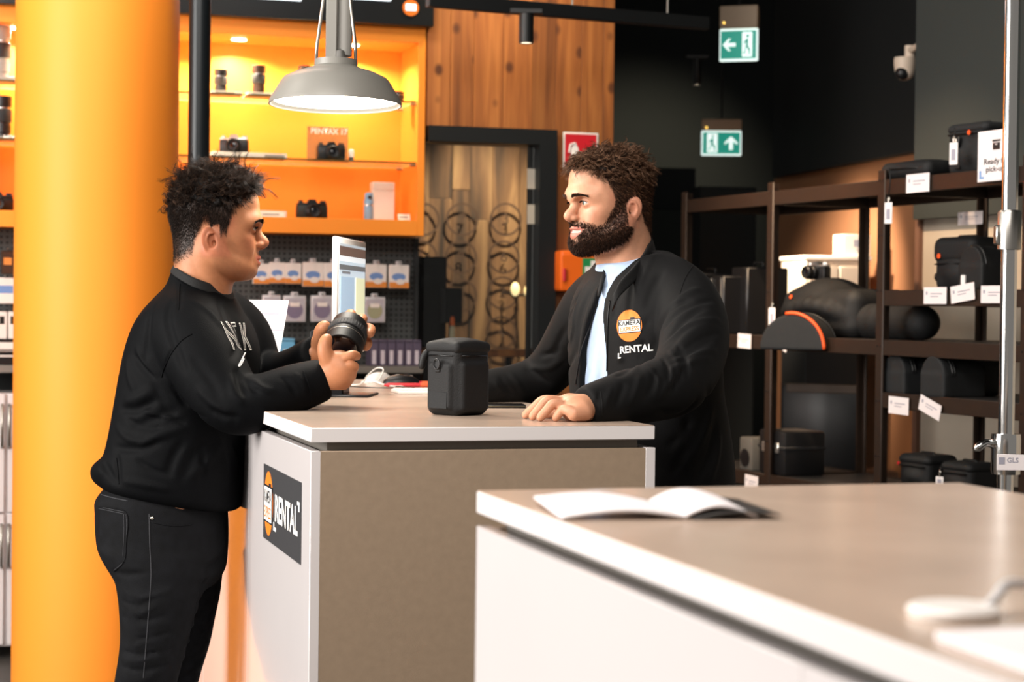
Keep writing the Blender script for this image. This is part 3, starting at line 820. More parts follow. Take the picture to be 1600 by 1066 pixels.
def person_head(s, seed, kind, gaze):
    rs = np.random.RandomState(seed)
    P, F = head_mesh(s); N = vnormals(P, F)
    C = face_tint(P, s)
    tree = BVHTree.FromPolygons([tuple(p) for p in P], [tuple(int(i) for i in f) for f in F])
    hm = hair_mask(P, .014, s['ear'])**1.5
    pieces = dict(skin=(P, F, C))
    pieces['eyes'] = [eye_piece(q, s, gaze) for q in (-1, 1)]
    if kind == 'L':
        cols = ['0c0806', '19110c', '33231a', '5a4334']
        top = hm*sstep(.045, .075, P[:, 2] + .10*np.clip(-P[:, 0]-.02, 0, 1))
        def ln(r): return .024 + .014*sstep(.05, .12, r[:, 2]) + .010*sstep(-.01, .05, r[:, 0])
        def dr(r, n): return n*.6 + np.array([-.02, 0, .80]) + rs.randn(len(r), 3)*.45
        def dp(r, n): return np.array([.15, 0, -.30]) + rs.randn(len(r), 3)*.35
        a = clumped(rs, P, N, top, 720, 11, ln, dr, .0085, 1.5, 10, .0030, .00050, cols, dp)
        fr = hm*sstep(.04, .075, P[:, 0])*sstep(.05, .07, P[:, 2])
        def dr2(r, n): return n*.7 + np.array([.20, 0, .65]) + rs.randn(len(r), 3)*.35
        def dp2(r, n): return np.array([.35, 0, -.85]) + rs.randn(len(r), 3)*.25
        b = clumped(rs, P, N, fr, 90, 12, lambda r: .024 + 0*r[:, 0], dr2, .006, 1.4, 10, .0028, .0005, cols, dp2)
        side = hm*(1 - .7*top)
        i = pick(rs, P, side, 12000)
        hgt = sstep(-.06, .06, P[i, 2])
        S = grow(P[i] - N[i]*.0005, N[i]*.75 + np.array([-.1, 0, -.9]) + rs.randn(len(i), 3)*.3, .0025 + .009*hgt + .002*rs.rand(len(i)), 4, .0004, 1, rs)
        V, G = strands(S, np.array([.00036, .00034, .00026, .0001]))
        c = (V, G, strand_tint(len(S), 4, 3, cols[:3], rs))
        pieces['hair'] = [a, b, c]
        # a soft under-layer so that no scalp shows between the curls
        W = Vol((-.14, -.105, .0), (.13, .105, .19), .003)
        W.ell((-.009, 0, .052), (.090, .077, .087), .02); W.ell((.040, 0, .076), (.050, .058, .048), .03)
        W.put(lambda x, y, z: .040 - z - .10*np.clip(-x-.02, 0, 1) + .22*np.clip(x-.03, 0, 1) + 0*y, (-.14, -.105, 0), (.13, .105, .19), .02, 'and')
        bp, bf = W.mesh(1); bn = vnormals(bp, bf)
        bp = bp + bn*(.006*vnoise(bp, 90, 5) + .004*vnoise(bp, 220, 6))[:, None]
        pieces['hair'].append((bp, bf, np.tile(np.array(lin('0d0907')[:3], np.float32), (len(bp), 1))))
        bt = 1.15
    else:
        cols = ['22150c', '442a1a', '75523a', 'ad8a70']
        top = hm*sstep(.035, .07, P[:, 2] + .25*np.clip(P[:, 0]-.04, 0, 1))
        def ln(r): return .015 + .009*sstep(.06, .12, r[:, 2]) + .007*sstep(.02, .08, r[:, 0])
        def dr(r, n): return n*.75 + np.array([-.15, 0, .25]) + rs.randn(len(r), 3)*.35
        def dp(r, n): return np.array([-.25, 0, -.45]) + rs.randn(len(r), 3)*.30
        a = clumped(rs, P, N, top, 900, 10, ln, dr, .0052, 1.5, 10, .0020, .00052, cols, dp)
        fr = hm*sstep(.05, .075, P[:, 0])*sstep(.05, .07, P[:, 2])
        def dr2(r, n): return n*.9 + np.array([.55, 0, .35]) + rs.randn(len(r), 3)*.35
        def dp2(r, n): return np.array([.10, 0, -.75]) + rs.randn(len(r), 3)*.25
        b = clumped(rs, P, N, fr, 120, 12, lambda r: .024 + 0*r[:, 0], dr2, .0055, 1.6, 10, .0024, .00052, cols, dp2)
        side = hm*(1 - .6*top)
        i = pick(rs, P, side, 9000)
        hgt = sstep(-.08, .05, P[i, 2])
        S = grow(P[i] - N[i]*.0005, N[i]*.7 + np.array([-.5, 0, -.8]) + rs.randn(len(i), 3)*.3, .005 + .008*hgt + .004*rs.rand(len(i)), 5, .0010, 1, rs)
        V, G = strands(S, np.array([.00045, .00045, .0004, .0003, .00012]))
        c = (V, G, strand_tint(len(S), 5, 3, cols[:3], rs))
        bm = beard_mask(P, s)**1.3
        i = pick(rs, P, bm, 12000)
        x, z = P[i, 0], P[i, 2]
        ll = .0035 + .005*sstep(-.05, -.10, z) + .003*rs.rand(len(i))
        S = grow(P[i] - N[i]*.0005, N[i]*.65 + np.array([-.05, 0, -.7]) + rs.randn(len(i), 3)*.35, ll, 5, .0014, 1.2, rs)
        V, G = strands(S, np.array([.0004, .00042, .0004, .0003, .0001]))
        pieces['beard'] = [(V, G, strand_tint(len(S), 5, 3, ['1a0f09', '2c1a10', '55382a'], rs))]
        pieces['hair'] = [a, b, c]
        W = Vol((-.14, -.105, .0), (.13, .105, .18), .003)
        W.ell((-.010, 0, .047), (.092, .078, .087), .02); W.ell((.036, 0, .066), (.053, .063, .050), .03)
        W.put(lambda x, y, z: .045 - z - .45*np.clip(-x-.02, 0, 1) + .30*np.clip(x-.03, 0, 1) + 0*y, (-.14, -.105, 0), (.13, .105, .18), .02, 'and')
        bp, bf = W.mesh(1); bn = vnormals(bp, bf)
        bp = bp + bn*(.003*vnoise(bp, 110, 5) + .002*vnoise(bp, 240, 6))[:, None]
        pieces['hair'].append((bp, bf, np.tile(np.array(lin('1c110a')[:3], np.float32), (len(bp), 1))))
        bt = 1.0
    S, _ = brow_piece(rs, s, cols, bt)
    S = surf_project(S, P, tree, .0002)
    V, G = strands(S, np.array([.00034, .00034, .00026, .0001]))
    pieces['brows'] = []
    for h_ in np.array_split(S, 2):
        V, G = strands(h_, np.array([.00042, .00042, .0003, .0001])); pieces['brows'].append((V, G, strand_tint(len(h_), 4, 3, cols[:2], rs)))
    # lashes
    E = []
    for q in (-1, 1):
        n = 40; t = np.linspace(0, 1, n)
        y = .021 + .023*t; root = np.stack([.0955 - .16*(y-.0315)**2/.01 - .002*t, q*y, .0032 - .30*(y-.0325)**2/.01], 1)
        E.append(grow(root, np.tile([.9, 0, .1], (n, 1)) + np.stack([0*t, q*(t-.3)*.8, 0*t], 1), .006 + 0*t, 4, .0001, 1, rs))
    pieces['lashes'] = []
    for e_ in E:
        V, G = strands(e_, np.array([.0005, .0004, .0003, .0001])); pieces['lashes'].append((V, G, strand_tint(len(e_), 4, 3, ['0a0605', '120b08'], rs)))
    return pieces
M_SKIN = pm('skin', 'ffffff', .46, attr='tint', var=.05, scale=120, sss=.12, bump=.15, bscale=900, spec=.4)
M_HAIR = pm('hair', 'ffffff', .55, attr='tint', spec=.18)
M_EYE = pm('eye', 'ffffff', .08, attr='tint', coat=.5)
# ---------------------------------------------------------------- people
def bvh_np(P, F):
    return BVHTree.FromPolygons([tuple(map(float, p)) for p in P], [tuple(map(int, f)) for f in F])
CAMP = Vector((0, 0, HC))
def hit_px(tree, px, py):
    d = (U(px, py, Y=1.) - CAMP).normalized()
    h = tree.ray_cast(CAMP, d)
    return h
def folds_px(V, folds, fk=1.6):
    """creases written as they run over the visible side: ([(px, py), ...], width, depth)"""
    P, F = V.mesh(0); tree = bvh_np(P, F)
    for pts, w, amp in folds:
        q = [hit_px(tree, *p)[0] for p in pts]; q = [p for p in q if p is not None]
        if len(q) > 1: V.fold([tuple(p) for p in q], w*.75, amp*fk)
    return V
def drape_line(tree, pts, r, n=5, lift=.0003, sub=6):
    """a thin seam laid over a surface along photo points"""
    pp = catmull(np.array(pts, np.float32), sub) if len(pts) > 2 else np.array(pts, np.float32)
    if len(pts) == 2: pp = np.array([pp[0] + (pp[1]-pp[0])*t for t in np.linspace(0, 1, 10)])
    q = []
    for p in pp:
        h = hit_px(tree, float(p[0]), float(p[1]))
        if h[0] is not None: q.append(h[0] + h[1]*lift)
    m = MB()
    if len(q) > 2: m.tube(q, r, n)
    return m
def drape_mesh(me, M, tree, lift=.0012):
    """wrap flat print (local x right, y up, z toward the viewer) onto a garment"""
    me.transform(M); nrm = (M.to_3x3() @ Vector((0, 0, 1))).normalized()
    for v in me.vertices:
        h = tree.ray_cast(v.co + nrm*.12, -nrm, .3)
        if h[0] is not None: v.co = h[0] + nrm*lift
    me.update()
    return me
def subdiv(me, n=1):
    bm = bmesh.new(); bm.from_mesh(me)
    bmesh.ops.triangulate(bm, faces=bm.faces)
    for _ in range(n):
        es = [e for e in bm.edges if e.calc_length() > .006]
        if es: bmesh.ops.subdivide_edges(bm, edges=es, cuts=1, use_grid_fill=False); bmesh.ops.triangulate(bm, faces=bm.faces)
    bm.to_mesh(me); bm.free(); return me
def k4(px, py, Y, r): p = U(px, py, Y); return (p.x, p.y, p.z, r)
def row(py, xb, xf, Yc, ay, rot=0.):
    a, b = U(xb, py, Yc), U(xf, py, Yc)
    return ((a.z + b.z)/2, (a.x + b.x)/2, Yc, (b.x - a.x)/2, ay, rot)
def piece(V, col=None, sm=1):
    P, F = V.mesh(sm)
    return P, F, (np.tile(np.array(lin(col)[:3], np.float32), (len(P), 1)) if col else None)
def place_head(pc, M, root, s):
    def obj(nm, m, parts): return link(nm, np_mesh(nm, parts, M), m, root, 180)
    h = obj('hair', M_HAIR, pc['hair'])
    for q, nm in zip((0, 1), ('eye', 'eye')): obj(nm, M_EYE, [pc['eyes'][q]])
    for q in (0, 1): obj('eyebrow', M_HAIR, [pc['brows'][q]]); obj('eyelashes', M_HAIR, [pc['lashes'][q]])
    if 'beard' in pc: obj('beard', M_HAIR, pc['beard'])
def xf(P, M):
    m = np.array(M); return (P@m[:3, :3].T + m[:3, 3]).astype(np.float32)
def nail_mesh(root, m, p, d, up, w=.0042, l=.0055):
    """a finger nail: a small curved plate"""
    d = Vector(d).normalized(); up = Vector(up); up = (up - d*up.dot(d)).normalized(); sd = d.cross(up)
    b = MB(); b.grid(lambda u, v: Vector(p) + d*((u-.5)*2*l*(1-.15*abs(v-.5))) + sd*((v-.5)*2*w) + up*(.0012 - .006*abs(v-.5)**2*2), 4, 4)
    return b.build('fingernail', m, root, 180)

M_SWEAT = pm('black_sweatshirt_fleece', '040507', .7, var=.15, scale=60, bump=.3, bscale=420, spec=.10)
M_JEANS = pm('black_denim', '090a0d', .8, var=.4, scale=45, bump=.4, bscale=700, spec=.18)
M_STITCH = pm('dark_stitching', '3a3b3f', .8)
M_RIVET = pm('rivet_metal', 'c9c4b6', .3, 1.)
M_PRINT = pm('white_print', 'e9e6e2', .7)
M_JACKET = pm('black_jersey_jacket', '09090a', .72, var=.12, scale=70, bump=.25, bscale=600, spec=.2, sheen=.03)
M_RIB = pm('black_rib_knit', '0b0b0c', .8, bump=.5, bscale=300)
M_TEE = pm('light_blue_cotton', 'a9bdd8', .85, var=.06, scale=40, bump=.25, bscale=500)
M_ZIP = pm('dark_zip', '1c1c1e', .4, .6)
M_TROUSER = pm('dark_trousers', '14151a', .85, var=.15)
M_SHOE = pm('black_shoe_leather', '0c0c0d', .5)
M_SOLE = pm('white_rubber_sole', 'd8d5cf', .6)
M_NAIL = pm('fingernail', 'dba791', .35)
M_OR = pm('logo_orange', 'ee7a1c', .6)
M_LOGOW = pm('logo_white', 'f1eeea', .6)
M_LOGOK = pm('logo_black', '17181a', .6)

def shoe(root, x, y, rz):
    V = Vol((-.12, -.07, 0), (.2, .07, .14), .005)
    V.chain([(-.045, 0, .05, .042), (.03, 0, .045, .044), (.11, 0, .034, .036), (.15, 0, .030, .030)], .03)
    V.chain([(-.04, 0, .06, .045), (-.04, 0, .11, .045)], .03, sm=1)
    V.put(lambda X, Y, Z: .012 - Z + 0*X + 0*Y, (-.12, -.07, 0), (.2, .07, .14), .004, 'and')
    M = T4(x, y, 0) @ RZ(rz)
    link('shoe', np_mesh('shoe', [piece(V)], M), M_SHOE, root, 180)
    W = Vol((-.12, -.07, -.01), (.2, .07, .04), .005)
    W.chain([(-.045, 0, .014, .046), (.05, 0, .014, .048), (.15, 0, .014, .036)], .03)
    W.put(lambda X, Y, Z: np.maximum(.001 - Z, Z - .022) + 0*X + 0*Y, (-.12, -.07, -.01), (.2, .07, .04), .004, 'and')
    link('shoe_sole', np_mesh('shoe_sole', [piece(W)], M), M_SOLE, root, 180)

def customer():
    p0 = U(265, 700, 4.5)
    root = thing('person', 'person in black sweatshirt and black jeans standing left of counter, holding a lens', 'person', (0, 0, 0))
    root.location = (p0.x, 4.5, 0); inv = Matrix.Translation((-p0.x, -4.5, 0))
    s = SPEC_L
    pc = person_head(s, 1, 'L', (1, -.02, .05))
    hp = U(335, 358, 4.47)
    MH = inv @ Matrix.Translation(hp) @ RZ(.165) @ RY(-.02)
    body = [(xf(pc['skin'][0], MH), pc['skin'][1], pc['skin'][2])]
    # ---- hands
    sk = s['skin']
    V = Vol(U(488, 612, 4.20), U(572, 518, 4.36), .0016)
    p = lambda *a: U(*a)
    V.chain([k4(500, 594, 4.315, .027), k4(512, 590, 4.30, .026), k4(524, 577, 4.29, .026), k4(531, 568, 4.288, .022)], .02)
    V.chain([k4(515, 597, 4.30, .022), k4(530, 588, 4.285, .022), k4(539, 578, 4.28, .017)], .02)
    V.chain([k4(518, 573, 4.285, .019), k4(511, 560, 4.274, .0145), k4(507, 547, 4.272, .0115), k4(508, 536, 4.276, .0102), k4(511, 529, 4.284, .0085)], .009)
    V.chain([k4(531, 564, 4.283, .016), k4(542, 558.5, 4.270, .0108), k4(551, 555, 4.272, .0096), k4(558, 557, 4.286, .0086)], .004)
    V.chain([k4(534, 573, 4.280, .015), k4(545, 571, 4.266, .0108), k4(554, 573, 4.272, .0094), k4(551, 579, 4.290, .0086)], .003)
    V.chain([k4(531, 582, 4.282, .015), k4(541, 584, 4.269, .0104), k4(549.5, 587.5, 4.276, .0090), k4(545, 591, 4.292, .0082)], .003)
    V.chain([k4(525, 591, 4.287, .014), k4(534, 596, 4.275, .0096), k4(542, 599.5, 4.282, .0082), k4(537, 601, 4.296, .0075)], .003)
    for a, b in (((536, 566), (546, 565)), ((536, 577), (546, 578)), ((532, 588), (540, 590))):
        q = [U(*a, 4.262), U(*b, 4.262)]; V.fold([tuple(x) for x in q], .004, .002)
    hand = piece(V, sk); body.append((xf(hand[0], inv), hand[1], hand[2]))
    V = Vol(U(478, 575, 4.33), U(592, 480, 4.52), .0018)
    V.chain([k4(484, 556, 4.46, .025), k4(500, 548, 4.455, .025), k4(517, 536, 4.462, .025), k4(530, 523, 4.468, .022)], .02)
    V.chain([k4(508, 548, 4.460, .022), k4(530, 538, 4.468, .021), k4(545, 530, 4.468, .017)], .02)
    V.chain([k4(502, 542, 4.445, .018), k4(500.5, 529, 4.412, .0130), k4(503, 517, 4.392, .0115), k4(508, 510, 4.380, .0095)], .012)
    V.chain([k4(532, 513, 4.466, .014), k4(541, 500, 4.452, .0112), k4(547, 491.5, 4.425, .0100), k4(550, 492, 4.402, .0088)], .006)
    V.chain([k4(541, 518, 4.468, .014), k4(557, 504, 4.452, .0114), k4(566, 498.5, 4.420, .0104), k4(564, 502, 4.392, .0090)], .006)
    V.chain([k4(548, 525, 4.468, .014), k4(570, 514, 4.450, .0112), k4(579, 515, 4.418, .0102), k4(577, 522, 4.388, .0090)], .006)
    V.chain([k4(549, 533, 4.466, .013), k4(567, 531, 4.450, .0100), k4(574.5, 536, 4.418, .0092), k4(571.5, 543, 4.390, .0082)], .006)
    hand = piece(V, sk); body.append((xf(hand[0], inv), hand[1], hand[2]))
    # ---- the rest of the body under the clothes
    V = Vol((-1.25, 4.2, .06), (-.45, 4.8, 1.58), .009)
    V.zloft([row(452, 295, 340, 4.49, .045), row(480, 262, 360, 4.5, .09), row(530, 228, 385, 4.5, .14), row(600, 205, 385, 4.5, .145), row(700, 190, 370, 4.5, .14), row(790, 178, 345, 4.5, .15), row(860, 178, 335, 4.5, .15)], .03)
    V.chain([k4(304, 530, 4.39, .05), k4(335, 575, 4.31, .042), k4(375, 634, 4.27, .038), k4(430, 619, 4.275, .034), k4(500, 594, 4.31, .026)], .02)
    V.chain([k4(352, 530, 4.60, .05), k4(385, 560, 4.63, .040), k4(412, 598, 4.62, .036), k4(450, 580, 4.54, .032), k4(486, 556, 4.46, .025)], .02)
    A = U(235, 900, 4.42); Bp = U(225, 1066, 4.42); D = U(285, 900, 4.58); E = U(262, 1066, 4.58)
    V.chain([(A.x, 4.42, A.z, .07), (Bp.x, 4.42, Bp.z, .05), (Bp.x-.01, 4.42, .1, .035)], .03, sm=1)
    V.chain([(D.x, 4.59, D.z, .06), (E.x, 4.59, E.z, .045), (E.x-.01, 4.58, .1, .035)], .03, sm=1)
    tr = piece(V, sk); body.append((xf(tr[0], inv), tr[1], tr[2]))
    link('body', np_mesh('body', body), M_SKIN, root, 180)
    place_head(pc, MH, root, s)
    # ---- sweatshirt
    V = Vol((-1.1, 4.16, .80), (-.40, 4.84, 1.50), .0040)
    rows = [(412, 270, 340, 4.49, .064), (426, 268, 348, 4.49, .078), (440, 264, 353, 4.49, .092), (451, 258, 357, 4.49, .110), (464, 246, 366, 4.50, .138), (487, 226, 378, 4.50, .172), (512, 211, 394, 4.51, .19), (545, 199, 404, 4.51, .185), (585, 190, 402, 4.51, .18),
            (630, 182, 396, 4.51, .178), (680, 173, 388, 4.51, .178), (712, 165, 385, 4.51, .18), (738, 156, 383, 4.51, .182), (765, 154, 381, 4.51, .178), (800, 160, 377, 4.51, .168), (830, 166, 372, 4.51, .16)]
    V.zloft([row(*r) for r in rows], .01, capr=.03)
    g0, g1 = U(276, 419, 4.49), U(356, 458, 4.49); gn = Vector((g0.z-g1.z, 0, g1.x-g0.x)).normalized()
    V.put(lambda x, y, z: ((x-g0.x)*gn.x + (z-g0.z)*gn.z) + 0*y, V.lo + .2*V.h*V.n*0, V.lo + V.h*V.n, .008, 'and')
    # hem runs down toward the front
    h0, h1 = U(160, 759, 4.51), U(378, 800, 4.51); nz = Vector((-(h1.z-h0.z), 0, h1.x-h0.x)).normalized()
    V.put(lambda x, y, z: -((x-h0.x)*nz.x + (z-h0.z)*nz.z) + 0*y, V.lo, V.lo + V.h*V.n, .03, 'and')
    V.chain([k4(288, 498, 4.41, .062), k4(298, 520, 4.375, .078), k4(318, 560, 4.33, .078), k4(347, 610, 4.29, .068), k4(374, 634, 4.265, .056), k4(408, 628, 4.265, .050), k4(450, 611, 4.275, .0455), k4(484, 600, 4.292, .040), k4(508, 592, 4.304, .0335)], .022)
    V.chain([k4(345, 490, 4.60, .060), k4(372, 530, 4.655, .075), k4(398, 585, 4.65, .062), k4(424, 590, 4.62, .050), k4(455, 580, 4.545, .044), k4(484, 562, 4.475, .038), k4(498, 552, 4.45, .032)], .022)
    # the back of the hem pouches out above the waistband
    V.chain([k4(165, 735, 4.40, .012), k4(158, 738, 4.50, .014), k4(170, 735, 4.62, .012)], .03)
    # cut the cuffs square to the wrists
    for w, d in ((U(508, 592, 4.304), U(508, 592, 4.304) - U(470, 605, 4.285)), (U(497, 553, 4.452), U(497, 553, 4.452) - U(462, 575, 4.53))):
        d.normalize()
        V.put(lambda x, y, z: (x-w.x)*d.x + (y-w.y)*d.y + (z-w.z)*d.z, w - Vector((.05,)*3), w + Vector((.05,)*3), .006, 'and')
    R = [([(268, 470), (262, 500), (275, 545), (290, 580)], .012, .006),
         ([(209, 555), (225, 575), (242, 590)], .011, .008), ([(199, 560), (203, 590), (212, 612)], .012, -.006),
         ([(196, 625), (215, 622), (235, 612)], .014, -.007), ([(190, 640), (215, 640), (245, 625)], .012, .007),
         ([(205, 670), (240, 655), (275, 640)], .014, .006), ([(215, 700), (250, 680), (290, 668)], .013, -.006), ([(180, 700), (215, 702), (250, 690)], .012, .006),
         ([(262, 740), (270, 715), (285, 692)], .011, .008), ([(285, 750), (300, 715), (322, 690)], .013, .006), ([(300, 745), (330, 715), (350, 690)], .013, -.005),
         ([(182, 712), (184, 735), (185, 755)], .010, .008), ([(160, 722), (168, 735), (180, 752)], .010, .007), ([(195, 752), (230, 758), (262, 765)], .010, -.006),
         ([(283, 455), (281, 470), (279, 486)], .005, .003),
         ([(370, 578), (374, 600), (384, 618)], .009, .010), ([(362, 590), (366, 615), (380, 632)], .010, -.006), ([(380, 590), (390, 605), (405, 612)], .008, .006), ([(395, 594), (408, 606), (428, 612)], .009, -.005),
         ([(330, 640), (350, 650), (372, 652)], .010, .005), ([(310, 610), (335, 632), (360, 645)], .011, -.005), ([(300, 560), (325, 590), (345, 622)], .012, .004),
         ([(440, 590), (455, 602), (462, 618)], .007, .004), ([(462, 584), (473, 598), (478, 615)], .006, -.004),
         ([(290, 528), (272, 545), (258, 575), (252, 588)], .006, .0035),
         ([(240, 480), (232, 520), (228, 560)], .010, .005), ([(214, 545), (226, 570), (244, 588)], .008, -.006), ([(240, 600), (262, 640), (290, 665)], .010, .005), ([(222, 640), (250, 650), (282, 652)], .008, -.005), ([(200, 655), (222, 668), (250, 668)], .008, .006), ([(182, 665), (200, 685), (230, 692)], .009, -.005),
         ([(310, 690), (318, 720), (316, 750)], .009, .006), ([(340, 680), (352, 715), (356, 760)], .010, -.005), ([(365, 660), (370, 700), (372, 745)], .009, .005), ([(215, 720), (240, 735), (270, 742)], .008, .005),
         ([(300, 470), (330, 490), (350, 515)], .010, -.004), ([(268, 600), (290, 632), (320, 652)], .008, .004),
         ([(340, 470), (352, 500), (360, 530)], .012, .004), ([(362, 560), (372, 540), (378, 520)], .010, .004)]
    folds_px(V, R)
    P, F, C = piece(V); tree = bvh_np(P, F)
    sw = link('sweatshirt', np_mesh('sweatshirt', [(xf(P, inv), F, C)]), M_SWEAT, root, 180)
    # collar, cuffs and hem ribs
    cpts = [k4(275, 424, 4.45, 0), k4(283, 431, 4.415, 0), k4(302, 442, 4.392, 0), k4(325, 451, 4.402, 0), k4(348, 459, 4.440, 0), k4(358, 458, 4.49, 0), k4(350, 449, 4.545, 0), k4(325, 436, 4.570, 0), k4(298, 425, 4.560, 0), k4(279, 419, 4.51, 0)]
    m = MB(); cp = catmull(np.array([c[:3] for c in cpts + cpts[:1]], np.float32), 4)[:-1]
    m.grid(lambda u, v: inv @ (Vector(cp[int(round(u*len(cp))) % len(cp)]) + UP*(.012 - .020*v) + (Vector(cp[int(round(u*len(cp))) % len(cp)]) - U(315, 440, 4.482)).normalized()*(.002 + .010*v)), len(cp), 4)
    m.build('collar', M_RIB, sw, 180, solid=.006)
    def seam(nm, pts, r, mt, par, tr): 
        b = drape_line(tr, pts, r); o = b.build(nm, mt, par, 180); o.data.transform(inv); return o
    seam('sleeve_seam', [(300, 522), (284, 532), (268, 552), (256, 577), (252, 590)], .0016, M_SWEAT, sw, tree)
    seam('shoulder_seam', [(281, 444), (280, 458), (279, 484)], .0016, M_SWEAT, sw, tree)
    seam('cuff_seam', [(474, 580), (481, 597), (486, 616), (485, 630)], .0016, M_SWEAT, sw, tree)
    seam('hem_seam', [(182, 716), (184, 735), (186, 757)], .0014, M_SWEAT, sw, tree)
    # chest lettering: outlined block capitals and the stroke under them
    o0 = U(362, 526, 4.38); nrm = Vector((.80, -.60, 0)); right = Vector((.60, .80, 0))
    MP = Matrix.Translation(o0) @ Matrix(((right.x, 0, nrm.x, 0), (right.y, 0, nrm.y, 0), (0, 1, 0, 0), (0, 0, 0, 1)))
    for i, ch in enumerate('NTK'):
        cu = bpy.data.curves.new('t', 'FONT'); cu.body = ch; cu.size = .088; cu.fill_mode = 'NONE'; cu.bevel_depth = .0016; cu.bevel_resolution = 0; cu.align_x = 'CENTER'; cu.align_y = 'CENTER'; cu.resolution_u = 2
        t = bpy.data.objects.new('t', cu); COL.objects.link(t); dg = bpy.context.evaluated_depsgraph_get(); dg.update()
        me = bpy.data.meshes.new_from_object(t.evaluated_get(dg)); bpy.data.objects.remove(t); me.materials.clear()
        me = subdiv(me, 3)
        me.transform(Matrix.Translation(((i-1)*.050, .0 - .002*i, 0)) @ Matrix.Diagonal((.66, 1, 1, 1)))
        me = drape_mesh(me, MP, tree, .0015); me.transform(inv)
        link('printed_letter', me, M_PRINT, sw, 0)
    seam('printed_stroke', [(383, 551), (378, 562), (373, 572), (376, 571), (381, 561)], .0016, M_PRINT, sw, tree)
    # ---- jeans
    V = Vol((-1.12, 4.26, .07), (-.55, 4.76, 1.02), .0048)
    V.zloft([row(755, 172, 350, 4.51, .155), row(780, 153, 352, 4.51, .162), row(800, 152, 354, 4.51, .165), row(830, 153, 355, 4.51, .168), row(860, 158, 354, 4.51, .17), (row(890, 176, 350, 4.51, .165)), row(915, 200, 335, 4.51, .13)], .01, capr=.01)
    nl = [row(860, 160, 330, 4.43, .085), row(895, 177, 322, 4.425, .088), row(928, 185, 314, 4.42, .088), row(967, 188.5, 303, 4.42, .084), row(1000, 189, 294, 4.42, .080), row(1030, 186, 286, 4.42, .076), row(1066, 180, 276, 4.42, .072)]
    b = nl[-1]; nl += [(.40, b[1]-.012, 4.42, .066, .066, 0), (.30, b[1]-.020, 4.42, .062, .060, 0), (.15, b[1]-.02, 4.42, .052, .050, 0), (.09, b[1]-.02, 4.42, .054, .052, 0)]
    V.zloft(nl, .02, capr=.01)
    fl = [row(860, 230, 352, 4.59, .08), row(895, 238, 347, 4.595, .085), row(928, 240, 343, 4.60, .086), row(967, 238, 335, 4.60, .083), row(1006, 232, 327, 4.60, .079), row(1045, 224, 315, 4.60, .074), row(1066, 220, 309, 4.60, .072)]
    b2 = fl[-1]; fl += [(.40, b2[1]-.012, 4.60, .066, .066, 0), (.30, b2[1]-.020, 4.60, .062, .060, 0), (.15, b2[1]-.02, 4.60, .052, .050, 0), (.09, b2[1]-.02, 4.60, .054, .052, 0)]
    V.zloft(fl, .012, capr=.01)
    R = []
    rs = np.random.RandomState(4)
    for i, y in enumerate(range(925, 1070, 13)):
        x0 = 186 + rs.rand()*6; R.append(([(x0, y), (x0+22+rs.rand()*20, y+4+rs.rand()*5), (x0+50+rs.rand()*35, y-4)], .006, .0035*(1 if i % 2 else -1)))
    for i, y in enumerate(range(895, 1065, 12)):
        x1 = 344 - (y-895)*.20; R.append(([(x1, y), (x1-14, y+5), (x1-34, y+8+rs.rand()*6)], .006, .0035*(1 if i % 2 else -1)))
    R += [([(345, 870), (335, 882), (318, 890)], .008, .006), ([(350, 850), (330, 872), (312, 880)], .009, -.004), ([(322, 892), (312, 925), (304, 960), (290, 1015)], .006, .004), ([(176, 893), (195, 898), (225, 896)], .008, .005)]
    folds_px(V, R)
    P, F, C = piece(V); jt = bvh_np(P, F)
    jn = link('jeans', np_mesh('jeans', [(xf(P, inv), F, C)]), M_JEANS, root, 180)
    pk = [(154, 792), (197, 801), (197, 850), (194, 877), (178, 893)]
    b = drape_line(jt, pk, .0016); o = b.build('back_pocket', M_JEANS, jn, 180); o.data.transform(inv)
    for q in (pk[:2], [(154.5, 795), (196, 804)], [(197, 801), (198, 830), (196, 872)], [(193.5, 804), (194, 832), (192, 870)], [(195, 877), (186, 885), (178, 891)]):
        seam('pocket_stitch', q, .0006, M_STITCH, jn, jt)
    seam('side_seam', [(233, 803), (234, 850), (236, 900), (232, 960), (228, 1010), (224, 1060)], .0010, M_STITCH, jn, jt)
    seam('pocket_edge', [(236, 816), (270, 822), (300, 820)], .0014, M_JEANS, jn, jt)
    seam('waistband_seam', [(158, 773), (176, 778), (200, 783)], .0010, M_STITCH, jn, jt)
    h = hit_px(jt, 237.5, 810)
    if h[0]:
        b = MB(); b.lathe([(0, .0026), (.0028, .0022), (.0042, .0008), (.0042, -.001)], 14, inv @ Matrix.Translation(h[0]) @ h[1].to_track_quat('Z', 'Y').to_matrix().to_4x4()); b.build('rivet', M_RIVET, jn, 60)
    shoe(root, b2[1] - .02 - p0.x, 4.60 - 4.5, .05); shoe(root, nl[-1][1] - p0.x, 4.42 - 4.5, -.05)
    return root

